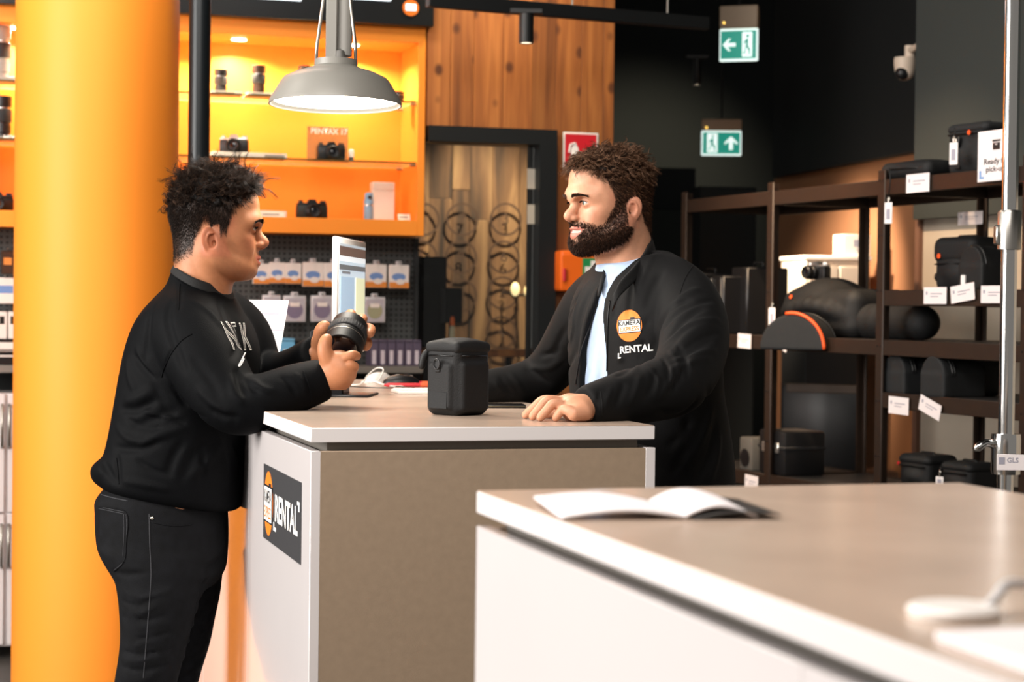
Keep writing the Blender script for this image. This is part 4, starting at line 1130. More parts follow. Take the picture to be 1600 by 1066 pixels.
def clerk():
    c0 = Vector((.30, 4.5, 0))
    root = thing('person', 'bearded person in open black jacket and light blue shirt leaning on the counter', 'person', c0)
    inv = Matrix.Translation(-c0)
    s = SPEC_R
    pc = person_head(s, 2, 'R', (1, -.14, -.02))
    MH = inv @ Matrix.Translation(U(954, 317, 4.5)) @ RZ(math.pi + .48) @ RY(.035) @ Matrix.Diagonal((.965, .965, .965, 1))
    body = [(xf(pc['skin'][0], MH), pc['skin'][1], pc['skin'][2])]
    sk = s['skin']
    # ---- near hand, flat on the counter
    def g(px, py, dz, r): p = U(px, py, z=CT + dz); return (p.x, p.y, p.z, r)
    tips = []
    lo = U(800, 660, z=CT); 
    V = Vol((.0, 3.83, CT - .012), (.23, 4.16, CT + .085), .0016)
    wr = U(924, 637, 3.995)
    V.chain([(wr.x + .05, wr.y + .02, wr.z + .004, .025), (wr.x, wr.y, wr.z, .024), k4(905, 639, 3.975, .020), k4(892, 640, 3.97, .017)], .016)
    V.chain([k4(912, 644, 3.95, .018), k4(897, 647, 3.935, .0145)], .016, sm=1); V.chain([k4(907, 635, 4.0, .018), k4(890, 634, 4.005, .016), k4(882, 634, 4.02, .013)], .016)
    kn = [k4(872, 628, 4.035, .0118), k4(874, 630, 4.00, .0125), k4(881, 636, 3.965, .0120), k4(891, 643, 3.935, .0108)]
    tip = [(821, 651, .0085), (832, 653.5, .0088), (844, 655, .0086), (868, 655.5, .0078)]
    for i, ((tx, ty, tr), K) in enumerate(zip(tip, kn)):
        e = U(tx, ty + tr*2995/3.96*.55, z=CT); e = Vector((e.x, e.y, CT + tr*.92))
        k = Vector(K[:3]); md = k.lerp(e, .45) + UP*(.016, .018, .016, .011)[i]; m2 = k.lerp(e, .75) + UP*(.008, .009, .008, .006)[i]
        V.chain([(*k, K[3]), (*md, .0092 - .0006*(i == 3)), (*m2, .0086 - .0008*(i == 3)), (*e, tr*.92)], .0035)
        tips.append((e, (e - m2).normalized(), tr))
    a = U(893, 630, 4.02)
    V.chain([(a.x, a.y, a.z, .018), (a.x - .035, a.y + .035, CT + .020, .013), (a.x - .065, a.y + .040, CT + .012, .0105)], .012)
    for i in range(3):
        q = Vector(kn[i][:3]).lerp(Vector(kn[i+1][:3]), .5) + UP*.014; V.fold([tuple(q), tuple(q + Vector((-.02, -.004, -.004)))], .0045, .003)
    hand = piece(V, sk); body.append((xf(hand[0], inv), hand[1], hand[2]))
    # ---- far hand, resting behind the bag
    V = Vol((-.2, 4.5, CT - .01), (.02, 4.85, CT + .08), .0022)
    h0 = Vector((-.105, 4.70, CT + .03))
    V.chain([(h0.x + .05, h0.y + .03, h0.z + .01, .026), (h0.x, h0.y, h0.z, .026), (h0.x - .04, h0.y - .03, h0.z - .004, .022)], .02)
    for i in range(4):
        b = h0 + Vector((-.045 - .004*i, -.065 + .022*i, -.008)); V.chain([(*b, .012), (*(b + Vector((-.03, -.012, .004))), .0105), (*(b + Vector((-.055 + .006*abs(i-1), -.02, -.012))), .0088)], .006)
    V.chain([(h0.x - .01, h0.y - .04, h0.z, .014), (h0.x - .02, h0.y - .07, CT + .014, .011), (h0.x - .04, h0.y - .085, CT + .011, .0095)], .01)
    hand = piece(V, sk); body.append((xf(hand[0], inv), hand[1], hand[2]))
    # ---- body under the clothes
    ax = math.atan2(-.825, .566)                       # direction of the shoulder line
    def sec(py, px, a, b, Y=4.5): p = U(px, py, Y); return (p.z, p.x, p.y, a, b, ax)
    V = Vol((-.2, 4.0, .06), (.72, 4.95, 1.56), .010)
    V.zloft([sec(405, 985, .05, .05), sec(440, 995, .11, .06), sec(480, 1003, .175, .11), sec(560, 1005, .17, .115), sec(680, 1018, .155, .11), sec(800, 1030, .165, .12)], .03)
    V.chain([k4(1072, 462, 4.37, .05), k4(1082, 525, 4.28, .045), k4(1058, 596, 4.18, .038), k4(990, 620, 4.08, .034), (wr.x, wr.y, wr.z, .025)], .02)
    V.chain([k4(925, 470, 4.64, .05), k4(880, 540, 4.75, .04), k4(848, 592, 4.80, .036), (h0.x + .05, h0.y + .03, h0.z + .01, .026)], .02)
    for sx, sy in ((.07, -.07), (-.02, .09)):
        V.chain([(.33 + sx, 4.52 + sy, .88, .08), (.345 + sx, 4.52 + sy, .48, .05), (.36 + sx, 4.53 + sy, .1, .035)], .03, sm=1)
    tr = piece(V, sk); body.append((xf(tr[0], inv), tr[1], tr[2]))
    link('body', np_mesh('body', body), M_SKIN, root, 180)
    place_head(pc, MH, root, s)
    for e, d, r in tips: nail_mesh(root, M_NAIL, inv @ (e + UP*(r*.78) + d*(r*.35)), d - UP*.25, UP)
    # ---- shirt
    V = Vol((.0, 4.15, .84), (.62, 4.85, 1.52), .005)
    V.zloft([sec(385, 985, .062, .064), sec(405, 984, .070, .070), sec(420, 986, .092, .075), sec(432, 989, .128, .080), sec(440, 995, .165, .095), sec(480, 1003, .185, .125), sec(545, 1005, .185, .130), sec(600, 1006, .182, .132), sec(680, 1018, .178, .128), sec(760, 1026, .178, .126)], .01, capr=.02)
    g0, g1 = U(941, 421, 4.42), U(1008, 384, 4.56); gx, gy = (g1-g0).x, (g1-g0).y; gl = math.hypot(gx, gy); gn = Vector((-(g1.z-g0.z)*gx/gl, -(g1.z-g0.z)*gy/gl, gl)).normalized()
    V.put(lambda x, y, z: (x-g0.x)*gn.x + (y-g0.y)*gn.y + (z-g0.z)*gn.z, V.lo, V.lo + V.h*V.n, .006, 'and')
    folds_px(V, [([(955, 450), (940, 500), (925, 560), (915, 605)], .012, .005), ([(945, 480), (935, 540), (930, 605)], .010, -.004), ([(928, 520), (918, 560), (908, 600)], .008, .004), ([(942, 560), (938, 590), (936, 612)], .007, .004)])
    P, F, C = piece(V)
    sh = link('shirt', np_mesh('shirt', [(xf(P, inv), F, C)]), M_TEE, root, 180)
    # ---- jacket
    V = Vol((-.14, 3.90, .80), (.72, 4.98, 1.56), .0042)
    V.zloft([sec(392, 1000, .08, .062), sec(405, 999, .115, .075), sec(428, 1000, .155, .095), sec(460, 1005, .188, .132), sec(500, 1006, .205, .148), sec(560, 1007, .205, .150), sec(610, 1009, .206, .150), sec(660, 1017, .206, .150), sec(710, 1024, .206, .150), sec(760, 1026, .205, .150), sec(820, 1024, .190, .140), sec(835, 1024, .186, .136)], .01, capr=.015)
    # open front: a strip between the zips, wider toward the hem
    lx, ly = math.cos(ax), math.sin(ax)
    def strip(x, y, z):
        cz = 1.30; cc = U(1006, 545, 4.5)
        u = (x-cc.x)*lx + (y-cc.y)*ly; v = (x-cc.x)*ly - (y-cc.y)*lx
        w = np.interp(z.ravel(), [.8, 1.0, 1.17, 1.26, 1.36, 1.42, 1.46, 1.50], [.075, .066, .055, .046, .018, .018, .050, .10]).astype(np.float32)[None, None, :]
        u0 = np.interp(z.ravel(), [.8, 1.17, 1.26, 1.36, 1.45], [-.012, -.008, -.004, .008, .008]).astype(np.float32)[None, None, :]
        return np.maximum(np.abs(u-u0) - w, -(v - .02))
    V.put(strip, (.0, 4.1, .79), (.5, 4.6, 1.57), .006, 'sub')
    V.chain([k4(1046, 436, 4.42, .050), k4(1071, 468, 4.37, .063), k4(1084, 508, 4.30, .069), k4(1082, 552, 4.235, .067), k4(1058, 598, 4.165, .062), k4(1010, 614, 4.10, .055), k4(965, 626, 4.04, .047), k4(935, 633, 4.01, .038), k4(918, 637, 3.99, .033)], .022)
    V.chain([k4(952, 442, 4.60, .045), k4(924, 476, 4.66, .060), k4(897, 522, 4.72, .058), k4(868, 568, 4.78, .052), k4(842, 592, 4.80, .046), k4(805, 601, 4.77, .041), k4(768, 606, 4.735, .036), k4(744, 611, 4.715, .032)], .022)
    w = U(913, 637.5, 3.985); d = (U(913, 637.5, 3.985) - U(965, 626, 4.04)).normalized()
    V.put(lambda x, y, z: (x-w.x)*d.x + (y-w.y)*d.y + (z-w.z)*d.z, w - Vector((.06,)*3), w + Vector((.06,)*3), .006, 'and')
    R = [([(1112, 470), (1085, 475), (1058, 490), (1040, 510)], .008, .007), ([(1122, 500), (1095, 502), (1065, 515), (1042, 535)], .008, -.006), ([(1122, 520), (1098, 528), (1072, 545), (1050, 560)], .007, .007), ([(1118, 548), (1092, 552), (1066, 560)], .007, -.006),
         ([(1060, 540), (1072, 565), (1074, 590)], .006, .007), ([(1048, 548), (1060, 575), (1058, 604)], .006, -.006), ([(1035, 560), (1045, 585), (1040, 615)], .006, .006), ([(1015, 575), (1028, 595), (1022, 625)], .006, -.005),
         ([(990, 440), (985, 470), (982, 495)], .007, .005), ([(1020, 400), (1008, 425), (998, 450)], .007, -.005), ([(1000, 560), (985, 575), (962, 590)], .007, .005),
         ([(935, 440), (915, 480), (905, 520), (900, 560)], .006, .006), ([(920, 440), (900, 480), (892, 530), (888, 570)], .006, -.006), ([(910, 450), (890, 495), (880, 535)], .006, .006),
         ([(1000, 402), (985, 430), (968, 460), (958, 500)], .010, .005), ([(1035, 425), (1020, 450), (1010, 480)], .012, .005), ([(1090, 452), (1060, 470), (1035, 500)], .012, -.006),
         ([(1075, 470), (1050, 480), (1030, 515), (1022, 545)], .012, .009), ([(1100, 480), (1070, 500), (1045, 530)], .011, .006), ([(1110, 505), (1080, 520), (1055, 545)], .011, -.005),
         ([(1115, 530), (1085, 545), (1060, 570)], .010, .006), ([(1108, 560), (1080, 565), (1050, 578)], .010, -.005), ([(1068, 568), (1062, 590), (1050, 612)], .009, .007), ([(1050, 575), (1045, 598), (1030, 622)], .009, -.006),
         ([(1025, 580), (1020, 602), (1008, 622)], .008, .006), ([(1000, 590), (995, 608), (985, 630)], .008, -.005), ([(975, 600), (970, 615), (962, 635)], .007, .005), ([(955, 607), (950, 622), (945, 640)], .006, -.004), ([(938, 612), (934, 628), (932, 645)], .006, .004),
         ([(1030, 645), (1060, 650), (1090, 625)], .012, .006), ([(1045, 700), (1075, 660), (1105, 610)], .014, .006), ([(1070, 735), (1095, 690), (1112, 640)], .012, -.006), ([(1090, 750), (1108, 710), (1118, 665)], .010, .007), ([(1110, 750), (1120, 715), (1124, 680)], .009, -.006), ([(1050, 740), (1062, 720), (1072, 700)], .011, .006),
         ([(1012, 500), (1006, 540), (1000, 580)], .010, .004), ([(975, 520), (968, 560), (962, 590)], .010, -.004),
         ([(900, 470), (880, 520), (862, 560)], .010, .005), ([(925, 450), (905, 500), (895, 560), (888, 600)], .010, .006), ([(890, 530), (870, 548), (845, 556)], .009, .006), ([(880, 560), (858, 575), (832, 575)], .009, -.005), ([(860, 600), (840, 585), (822, 578)], .008, .006),
         ([(818, 612), (808, 598), (797, 585)], .007, -.005), ([(800, 618), (790, 602), (782, 590)], .006, .005), ([(786, 618), (778, 605), (772, 596)], .006, -.004)]
    folds_px(V, R, 1.5)
    P, F, C = piece(V); tree = bvh_np(P, F)
    jk = link('jacket', np_mesh('jacket', [(xf(P, inv), F, C)]), M_JACKET, root, 180)
    # ribbed stand collar following the neck, open at the front
    cl = [U(942, 428, 4.385), U(952, 412, 4.44), U(968, 394, 4.52), U(990, 376, 4.585), U(1009, 371, 4.58), U(1018, 378, 4.52), U(1010, 398, 4.44), U(990, 424, 4.375), U(968, 448, 4.34), U(958, 470, 4.33)]
    cl[0] = U(940, 448, 4.425); cl[1] = U(946, 424, 4.47)
    cp = catmull(np.array([tuple(p) for p in cl], np.float32), 5); cc = U(978, 400, 4.49)
    def cfn(u, v):
        p = Vector(cp[min(len(cp)-1, int(round(u*(len(cp)-1))))]); o = (p - cc); o.z = 0; o.normalize()
        return inv @ (p + UP*(.010 - .034*v) + o*(-.002 + .012*v))
    m = MB(); m.grid(cfn, len(cp)-1, 5); m.build('collar', M_RIB, jk, 180, solid=.007)
    def seam(nm, pts, r, mt, par):
        b = drape_line(tree, pts, r); o = b.build(nm, mt, par, 180); o.data.transform(inv); return o
    seam('zip', [(953, 470), (950, 500), (949, 550), (948.5, 580)], .0022, M_ZIP, jk)
    seam('zip', [(934, 474), (922, 510), (909, 545), (902, 585), (900, 600)], .0022, M_ZIP, jk)
    seam('shoulder_seam', [(1024, 379), (1048, 392), (1070, 407)], .0008, M_JACKET, jk)
    seam('sleeve_seam', [(1082, 416), (1070, 436), (1062, 460)], .0008, M_JACKET, jk)
    seam('cuff_seam', [(938, 612), (941, 630), (940, 650)], .0014, M_JACKET, jk)
    # chest badge and the word under it
    cb = U(991, 509, 4.36); nrm = Vector((-.45, -.89, 0)).normalized(); right = Vector((.89, -.45, 0))
    BM = Matrix.Translation(cb) @ Matrix(((right.x, 0, nrm.x, 0), (right.y, 0, nrm.y, 0), (0, 1, 0, 0), (0, 0, 0, 1))) @ Matrix.Rotation(.10, 4, 'Z')
    def flat(nm, polys, mt, par, lift, sub=2):
        bm = bmesh.new()
        for poly in polys: bm.faces.new([bm.verts.new((x, y, 0)) for x, y in poly])
        me = bpy.data.meshes.new(nm); bm.to_mesh(me); bm.free()
        me = subdiv(me, sub); me = drape_mesh(me, BM, tree, lift); me.transform(inv)
        return link(nm, me, mt, par, 0)
    ellp = lambda cx, cy, a, b, n=32: [(cx + a*math.cos(2*math.pi*i/n), cy + b*math.sin(2*math.pi*i/n)) for i in range(n)]
    badge = flat('badge', [ellp(0, 0, .033, .036)], M_OR, jk, .0012, 3)
    rc = lambda x0, x1, y0, y1: [(x0, y0), (x1, y0), (x1, y1), (x0, y1)]
    flat('badge_frame', [rc(-.0285, .0305, -.0165, .0145), rc(.004, .016, .0145, .0185)], M_LOGOK, badge, .0018, 3)
    flat('badge_panel', [rc(-.0265, .0285, -.0145, .0125)], M_LOGOW, badge, .0024, 3)
    for t, y, mt, nm, sz in (('KAMERA', .0058, M_LOGOK, 'badge_word', .0155), ('EXPRESS', -.0078, M_OR, 'badge_word', .0140)):
        me = text_mesh(t, sz, bold=.0003); me = subdiv(me, 1); me.transform(Matrix.Translation((.001, y, 0)) @ Matrix.Diagonal((.93, 1, 1, 1)))
        me = drape_mesh(me, BM, tree, .0030); me.transform(inv); link(nm, me, mt, badge, 0)
    me = text_mesh('RENTAL', .0225, bold=.0005); me = subdiv(me, 1); me.transform(Matrix.Translation((.012, -.054, 0)))
    me = drape_mesh(me, BM, tree, .0016); me.transform(inv); link('printed_word', me, M_LOGOW, jk, 0)
    flat('printed_corner', [[(-.034, -.072), (-.026, -.072), (-.026, -.069), (-.031, -.069), (-.031, -.060), (-.034, -.060)]], M_LOGOW, jk, .0016, 1)
    # ---- trousers and shoes
    V = Vol((.05, 4.25, .07), (.62, 4.82, 1.0), .007)
    V.zloft([sec(745, 1024, .185, .135), sec(800, 1028, .188, .138), sec(850, 1030, .185, .135)], .02, capr=.02)
    for sx, sy in ((.07, -.08), (-.02, .09)):
        V.chain([(.33 + sx, 4.52 + sy, .86, .098), (.345 + sx, 4.52 + sy, .50, .078), (.36 + sx, 4.53 + sy, .16, .066), (.36 + sx, 4.53 + sy, .12, .068)], .03)
    link('trousers', np_mesh('trousers', [(lambda a: (xf(a[0], inv), a[1], a[2]))(piece(V))]), M_TROUSER, root, 180)
    for sx, sy in ((.07, -.08), (-.02, .09)): shoe(root, .36 + sx - c0.x, 4.53 + sy - c0.y, math.pi + .6)
    return root
customer(); clerk()
# ---------------------------------------------------------------- pillar, pole, pendant lamp, display wall
M_ORANGE = pm('orange_paint', 'ff9530', .5, spec=.35)
M_ORCAB = pm('orange_cabinet_lacquer', 'ff9a36', .4, spec=.35)
c = U(150, 500, 6.5); pr = (U(275, 500, 6.5).x - U(25, 500, 6.5).x)/2
pl = MB().lathe([(pr, 0), (pr, CEIL)], 96).build('pillar', M_ORANGE); pl.location = (c.x, 6.5 , 0)
tag(pl, 'thick round orange pillar behind the person in the sweatshirt', 'pillar')
c = U(312, 100, 6.35); m = MB()
m.lathe([(.036, 0), (.036, CEIL)], 32); po = m.build('black_pole', pm('black_steel', '14191c', .35, .3)); po.location = (c.x, 6.35, 0)
tag(po, 'slim black steel pole beside the orange pillar', 'pole')

# pendant lamp over the counter
M_LAMP = pm('light_grey_enamel', '82807a', .4); M_LAMPIN = pm('lamp_glow', 'fff4e2', .5, emit=7.0); M_STEEL = pm('brushed_steel', 'a8a49c', .35, .9)
LY = 4.6; c = U(524, 163, LY); R = (U(628, 160, LY).x - U(420, 160, LY).x)/2
la = thing('pendant_lamp', 'light grey enamel pendant lamp hanging over the counter, switched on', 'lamp', (c.x, LY, c.z))
la.rotation_euler = (-.035, 0, 0)
prof = [(R, -.002), (R*.995, .006), (R*.815, .054), (R*.77, .062), (R*.60, .075), (R*.38, .086), (R*.31, .092)]
inner = [(r - .004, z - .003) for r, z in prof[::-1]]; inner[-1] = (R - .003, -.002)
MB().lathe(prof + [(R*.30, .092)] + inner + [(R, -.002)], 64, cap=False).build('shade', M_LAMP, la, 35)
MB().lathe([(R*.32, .088), (R*.32, .106), (0, .106)], 40).build('top_plate', M_LAMP, la, 35)
MB().lathe([(0, .008), (R*.93, .008), (R*.93, .012), (0, .012)], 48).build('diffuser', M_LAMPIN, la, 35)
MB().box(-.024, .004, -.016, .016, .100, .62, .003).build('stem_plate', M_LAMP, la)
MB().lathe([(.019, .118), (.019, .60)], 20, c=(.018, .012, 0)).build('socket_tube', pm('grey_tube', '8f8d88', .4), la)
MB().lathe([(0, .13), (.010, .125), (.014, .10), (.014, .098)], 16, c=(.012, -.02, 0)).build('cable_gland', pm('dark_gland', '5a5854', .5), la)
for q in (-1, 1): MB().tube([(q*.048, 0, .090), (q*.046, 0, .14), (q*.036, 0, .22), (q*.026, 0, .30), (q*.020, 0, .40), (q*.018, 0, .60)], .0042, 8).build('support_arm', M_STEEL, la, 180)
MB().lathe([(.004, .60), (.004, CEIL - c.z)], 10).build('cord', pm('black_cord', '101010', .6), la)
d = bpy.data.lights.new('pendant_bulb', 'AREA'); d.shape = 'DISK'; d.size = R*1.7; d.energy = 5; d.color = (1, .93, .82)
lo = bpy.data.objects.new('pendant_bulb', d); COL.objects.link(lo); lo.parent = la; lo.location = (0, 0, .003)

def at_wall(name, label, cat, s, off, z, group=None): return thing(name, label, cat, wall_world(s, off, z), TH, group)
# ---- orange cabinets
DEPTH = .32
def cabinet(label, s0, s1, z0, z1, shelves, ff=.03, leds=()):
    t = at_wall('display_cabinet', label, 'cabinet', s0, 0, 0); w = s1 - s0
    MB().box(0, w, DEPTH - .012, DEPTH, z0, z1).build('back_panel', M_ORCAB, t)
    MB().box(0, ff, 0, DEPTH - .012, z0, z1, .001).build('side_panel', M_ORCAB, t)
    MB().box(w - ff, w, 0, DEPTH - .012, z0, z1, .001).build('side_panel', M_ORCAB, t)
    MB().box(ff, w - ff, 0, DEPTH - .012, z1 - .062, z1, .001).build('top_panel', M_ORCAB, t)
    MB().box(ff, w - ff, 0, DEPTH - .012, z0, z0 + .062, .001).build('bottom_panel', M_ORCAB, t)
    for z in shelves:
        sh = MB().box(ff + .004, w - ff - .004, .012, DEPTH - .016, z - .003, z + .003).build('glass_shelf', M_SHELFGLASS, t)
        MB().box(ff + .004, w - ff - .004, .009, .012, z - .0035, z + .0035).build('shelf_edge', M_SHEDGE, sh)
        for x in (ff + .012, w - ff - .012):
            for y in (.03, DEPTH - .05): MB().cyl((x - .012, y, z - .008), (x + .012, y, z - .008), .005, n=10).build('shelf_pin', M_STEEL, sh)
    for x in leds:
        MB().lathe([(.03, 0), (.03, .004), (0, .004)], 20, T4(x, .15, z1 - .0665)).build('led_puck', M_LED, t)
        d = bpy.data.lights.new('led_light', 'AREA'); d.shape = 'DISK'; d.size = .055; d.energy = LEDW; d.color = (1, .88, .66); d.spread = math.radians(150)
        lo = bpy.data.objects.new('led_light', d); COL.objects.link(lo); lo.parent = t; lo.location = (x, .15, z1 - .068)
    return t
LEDW = 7.0
M_SHEDGE = pm('glass_edge', '5c4a22', .2)
M_LED = pm('led_glow', 'fff0cc', .4, emit=9.0)
M_SHELFGLASS = bpy.data.materials.new('shelf_glass'); M_SHELFGLASS.use_nodes = True
b = M_SHELFGLASS.node_tree.nodes['Principled BSDF']; b.inputs['Base Color'].default_value = (.55, .62, .5, 1); b.inputs['Alpha'].default_value = .42; b.inputs['Roughness'].default_value = .05
sA, sB, sC = DW(-90, 200)[0], DW(175, 200)[0], DW(664, 200)[0]
zTop = DW(500, 35)[1]; zBot = DW(540, 366)[1]
zS1, zS2 = DW(480, 156, .1)[1], DW(480, 252, .1)[1]
cab = cabinet('orange lit display cabinet with glass shelves of cameras behind the pendant lamp', sB, sC, zBot, zTop, (zS1, zS2), leds=[DW(x, 55)[0] - sB for x in (382, 562)] + [.12])
cab2 = cabinet('orange display cabinet at the left edge, mostly hidden by the pillar', sA, sB - .004, zBot, zTop, (DW(10, 130, .1)[1], DW(10, 220, .1)[1]), leds=[.25, .5])
# black fascia with screens and a round logo above the cabinets
fa = at_wall('header_fascia', 'black fascia above the orange cabinet with screens and a round logo', 'fascia', sA, -.05, 0)
MB().box(0, sC - sA + .02, 0, .38, zTop, zTop + .55, .002).build('panel', pm('black_fascia', '101315', .35), fa)
M_SCR = pm('pale_screen', 'dfe8f2', .3, emit=1.1)
for x0, x1 in ((445, 470), (561, 610)):
    a = DW(x0, 5, -.05)[0] - sA; b2 = DW(x1, 5, -.05)[0] - sA; zz = DW(x1, 2, -.05)[1]
    MB().box(a - .3, b2, -.012, 0, zz, zz + .28).build('screen', M_SCR, fa)
lx_, lz_ = DW(642, 12, -.06)
dk = MB().lathe([(0, 0), (.033, 0), (.033, .008), (0, .008)], 32, T4(lx_ - sA, -.002, lz_) @ RX(math.pi/2)).build('round_logo', M_OR, fa)
MB().box(lx_ - sA - .022, lx_ - sA + .022, -.014, -.010, lz_ - .013, lz_ + .015, .003).build('logo_panel', pm('logo_glow_white', 'eef2fa', .4, emit=.7), dk)

# ---- stock in the cabinet
M_BLK = pm('black_plastic', '121214', .4); M_BLKR = pm('black_rubber', '1a1a1c', .65, bump=.5, bscale=300); M_GLS = pm('lens_glass', '0a0d14', .05, coat=1.)
M_SIL = pm('silver_metal', 'd2d0cb', .28, .9); M_CARD = pm('price_card', 'e8dfcf', .5); M_PRT = pm('print_grey', '8a8378', .7); M_BRONZE = pm('dark_bronze', '4a3a30', .35, .6)
LENS_N = 0
def lens(label, loc, h, r, rz=0., m=None, group='lenses on the glass shelves'):
    t = thing('camera_lens', label, 'lens', loc, rz, group)
    m = m or M_BLK
    MB().lathe([(0, 0), (r*.80, 0), (r*.80, h*.10), (r*.92, h*.12), (r*.92, h*.30), (r*.86, h*.31), (r*.86, h*.36), (r*.98, h*.38)], 28).build('mount_barrel', m, t, 35)
    MB().lathe([(r*.98, h*.38), (r, h*.39), (r, h*.66), (r*.98, h*.67)], 28, cap=False).build('zoom_ring', M_BLKR, t, 35)
    MB().lathe([(r*.98, h*.67), (r*.88, h*.68), (r*.88, h*.74), (r*.98, h*.76), (r, h*.80), (r, h*.985), (r*.9, h), (r*.86, h*.97), (0, h*.95)], 28).build('front_barrel', m, t, 35)
    MB().lathe([(r*.885, h*.70), (r*.895, h*.70), (r*.895, h*.72), (r*.885, h*.72)], 28, cap=False).build('index_ring', M_SIL, t, 35)
    return t
def price_card(label, s, off, z, w=.09, h=.03, txt='€ 1.299', group='price cards in the orange cabinet'):
    t = at_wall('price_card', label, 'price card', s, off, z, group)
    MB().prism([(0, 0), (.02, 0), (.006, h)], w, RZ(math.pi/2) @ T4(0, -w/2, 0)).build('card', M_CARD, t, 0)
    return t
def card(label, s, off, z, w=.1, h=.026, lines=1):
    t = at_wall('price_card', label, 'price card', s, off, z)
    M = T4(0, 0, 0) @ RX(-.5)
    b = MB(); b.box(-w/2, w/2, -.001, .001, 0, h, M=M); b.build('card', M_CARD, t)
    MB().box(-w/2, w/2, .0, .03, 0, .0015).build('foot', M_CARD, t)
    for i in range(lines): 
        MB().box(-w*.38, w*.30, -.0016, -.001, h*(.38 - .28*i), h*(.62 - .28*i), M=M).build('printed_line', M_PRT, t)
    return t
def camera_body(label, loc, rz, w, body, top, group='cameras in the orange cabinet'):
    t = thing('camera', label, 'camera', loc, rz, group)
    h = w*.62; d = w*.34
    MB().box(-w/2, w/2, -d/2, d/2, 0, h*.72, w*.06, 2).build('body', body, t)
    tp = MB().box(-w/2 + .002, w/2 - .002, -d/2 + .002, d/2 - .002, h*.70, h*.82, w*.03, 2).build('top_plate', top, t)
    MB().prism([(-w*.17, h*.80), (w*.17, h*.80), (w*.10, h), (-w*.10, h)], d*.8, T4(0, -d*.45, 0)).build('viewfinder_hump', top, t, 30)
    for x, r in ((-w*.36, w*.075), (w*.32, w*.06), (w*.42, w*.04)): MB().lathe([(r, 0), (r, h*.12), (r*.9, h*.14), (0, h*.14)], 16, T4(x, 0, h*.81)).build('dial', top, tp)
    l = MB().lathe([(w*.24, 0), (w*.24, .02), (w*.22, .022), (w*.22, .045), (w*.19, .048), (w*.17, .04), (0, .036)], 28, T4(0, -d/2, h*.38) @ RX(math.pi/2)).build('lens', M_BLK, t, 35)
    MB().lathe([(0, 0), (w*.15, 0), (0, .006)], 24, T4(0, -d/2 - .036, h*.38) @ RX(math.pi/2)).build('front_glass', M_GLS, l)
    return t
def on_shelf(px, py, off):                  # where a photo point lies, `off` behind the cabinet front
    s_, z_ = DW(px, py, off); return s_
for px, zz, h, r, col, lab in ((345, zS1, .095, .027, None, 'short black lens on the top glass shelf nearest the black pole'), (404, zS1, .118, .028, M_BRONZE, 'tall dark lens on the top glass shelf between its two neighbours'), (477, zS1, .125, .029, M_BRONZE, 'dark ringed lens on the top shelf, half hidden by the lamp shade')):
    lens(lab, wall_world(on_shelf(px, 120, .14), .14, zz + .015), h, r, TH, col)
bk = lens('small black lens on the top shelf right of the lamp shade', wall_world(on_shelf(622, 150, .10), .10, zS1 + .003), .045, .026, TH, None)
for px, lab in ((352, 'cream price card under the short lens near the pole'), (408, 'cream price card under the tall dark lens'), (475, 'cream price card behind the lamp shade on the top shelf')):
    t = at_wall('price_plinth', lab, 'price card', on_shelf(px, 140, .10), .10, zS1 + .003, 'price plinths on the top shelf')
    MB().prism([(-.066, 0), (.066, 0), (.058, .014), (-.058, .014)], .11, T4(0, -.045, 0)).build('plinth_block', M_CARD, t, 20)
    MB().box(-.045, .03, -.0462, -.045, .004, .010).build('printed_line', M_PRT, t)
camera_body('silver and black camera on the middle glass shelf beside the pole', wall_world(on_shelf(366, 215, .13), .13, zS2 + .026), TH - .25, .115, M_BLK, M_SIL)
t = at_wall('price_rail', 'long cream price rail under the silver camera', 'price card', on_shelf(387, 240, .12), .12, zS2 + .003)
MB().box(-.15, .15, -.05, .05, 0, .022, .003).build('rail_block', M_CARD, t); MB().box(.06, .14, -.0512, -.05, .006, .014).build('printed_line', M_PRT, t)
ac = at_wall('acrylic_sign', 'clear acrylic sign reading PENTAX 17 behind a black camera', 'sign', on_shelf(512, 220, .17), .17, zS2 + .003)
MB().box(-.085, .085, 0, .004, 0, .145, .002).build('acrylic_panel', pm('smoky_acrylic', 'b08560', .1, alpha=.55), ac)
text_part('sign_text', 'PENTAX 17', .030, pm('sign_text_white', 'f2e3d0', .5, emit=.3), ac, T4(.005, -.002, .125), .0006)
MB().box(-.085, .085, -.10, .004, 0, .005, .002).build('foot', pm('smoky_acrylic', 'b08560', .1, alpha=.55), ac)
camera_body('black camera standing in front of the acrylic sign', wall_world(on_shelf(517, 235, .10), .10, zS2 + .009), TH, .115, M_BLK, M_BLK)
f = at_wall('film_canister', 'small white film roll beside the black camera', 'film roll', on_shelf(549, 240, .10), .10, zS2 + .003)
MB().lathe([(.011, 0), (.011, .046), (.008, .05), (0, .05)], 16).build('canister', pm('film_white', 'e6ddd0', .4), f); MB().lathe([(.0112, .008), (.0112, .018)], 16, cap=False).build('band', M_BLK, f)
z3 = zBot + .062
camera_body('dark green-black camera on the cabinet floor', wall_world(on_shelf(487, 320, .14), .14, z3 + .002), TH, .125, pm('dark_camera', '1e221c', .5), M_BLK)
f = at_wall('blue_flask', 'slim pale blue stick-shaped gadget beside the white box', 'gadget', on_shelf(576, 330, .14), .14, z3)
MB().lathe([(0, 0), (.018, 0), (.02, .004), (.02, .08), (.017, .088), (.017, .108), (.012, .114), (0, .114)], 20).build('gadget_body', pm('pale_blue', '7fa9c9', .4), f); MB().lathe([(.0205, .06), (.0205, .066)], 20, cap=False).build('band', M_SIL, f)
MB().sphere((0, -.018, .095), .008).build('camera_eye', M_BLK, f)
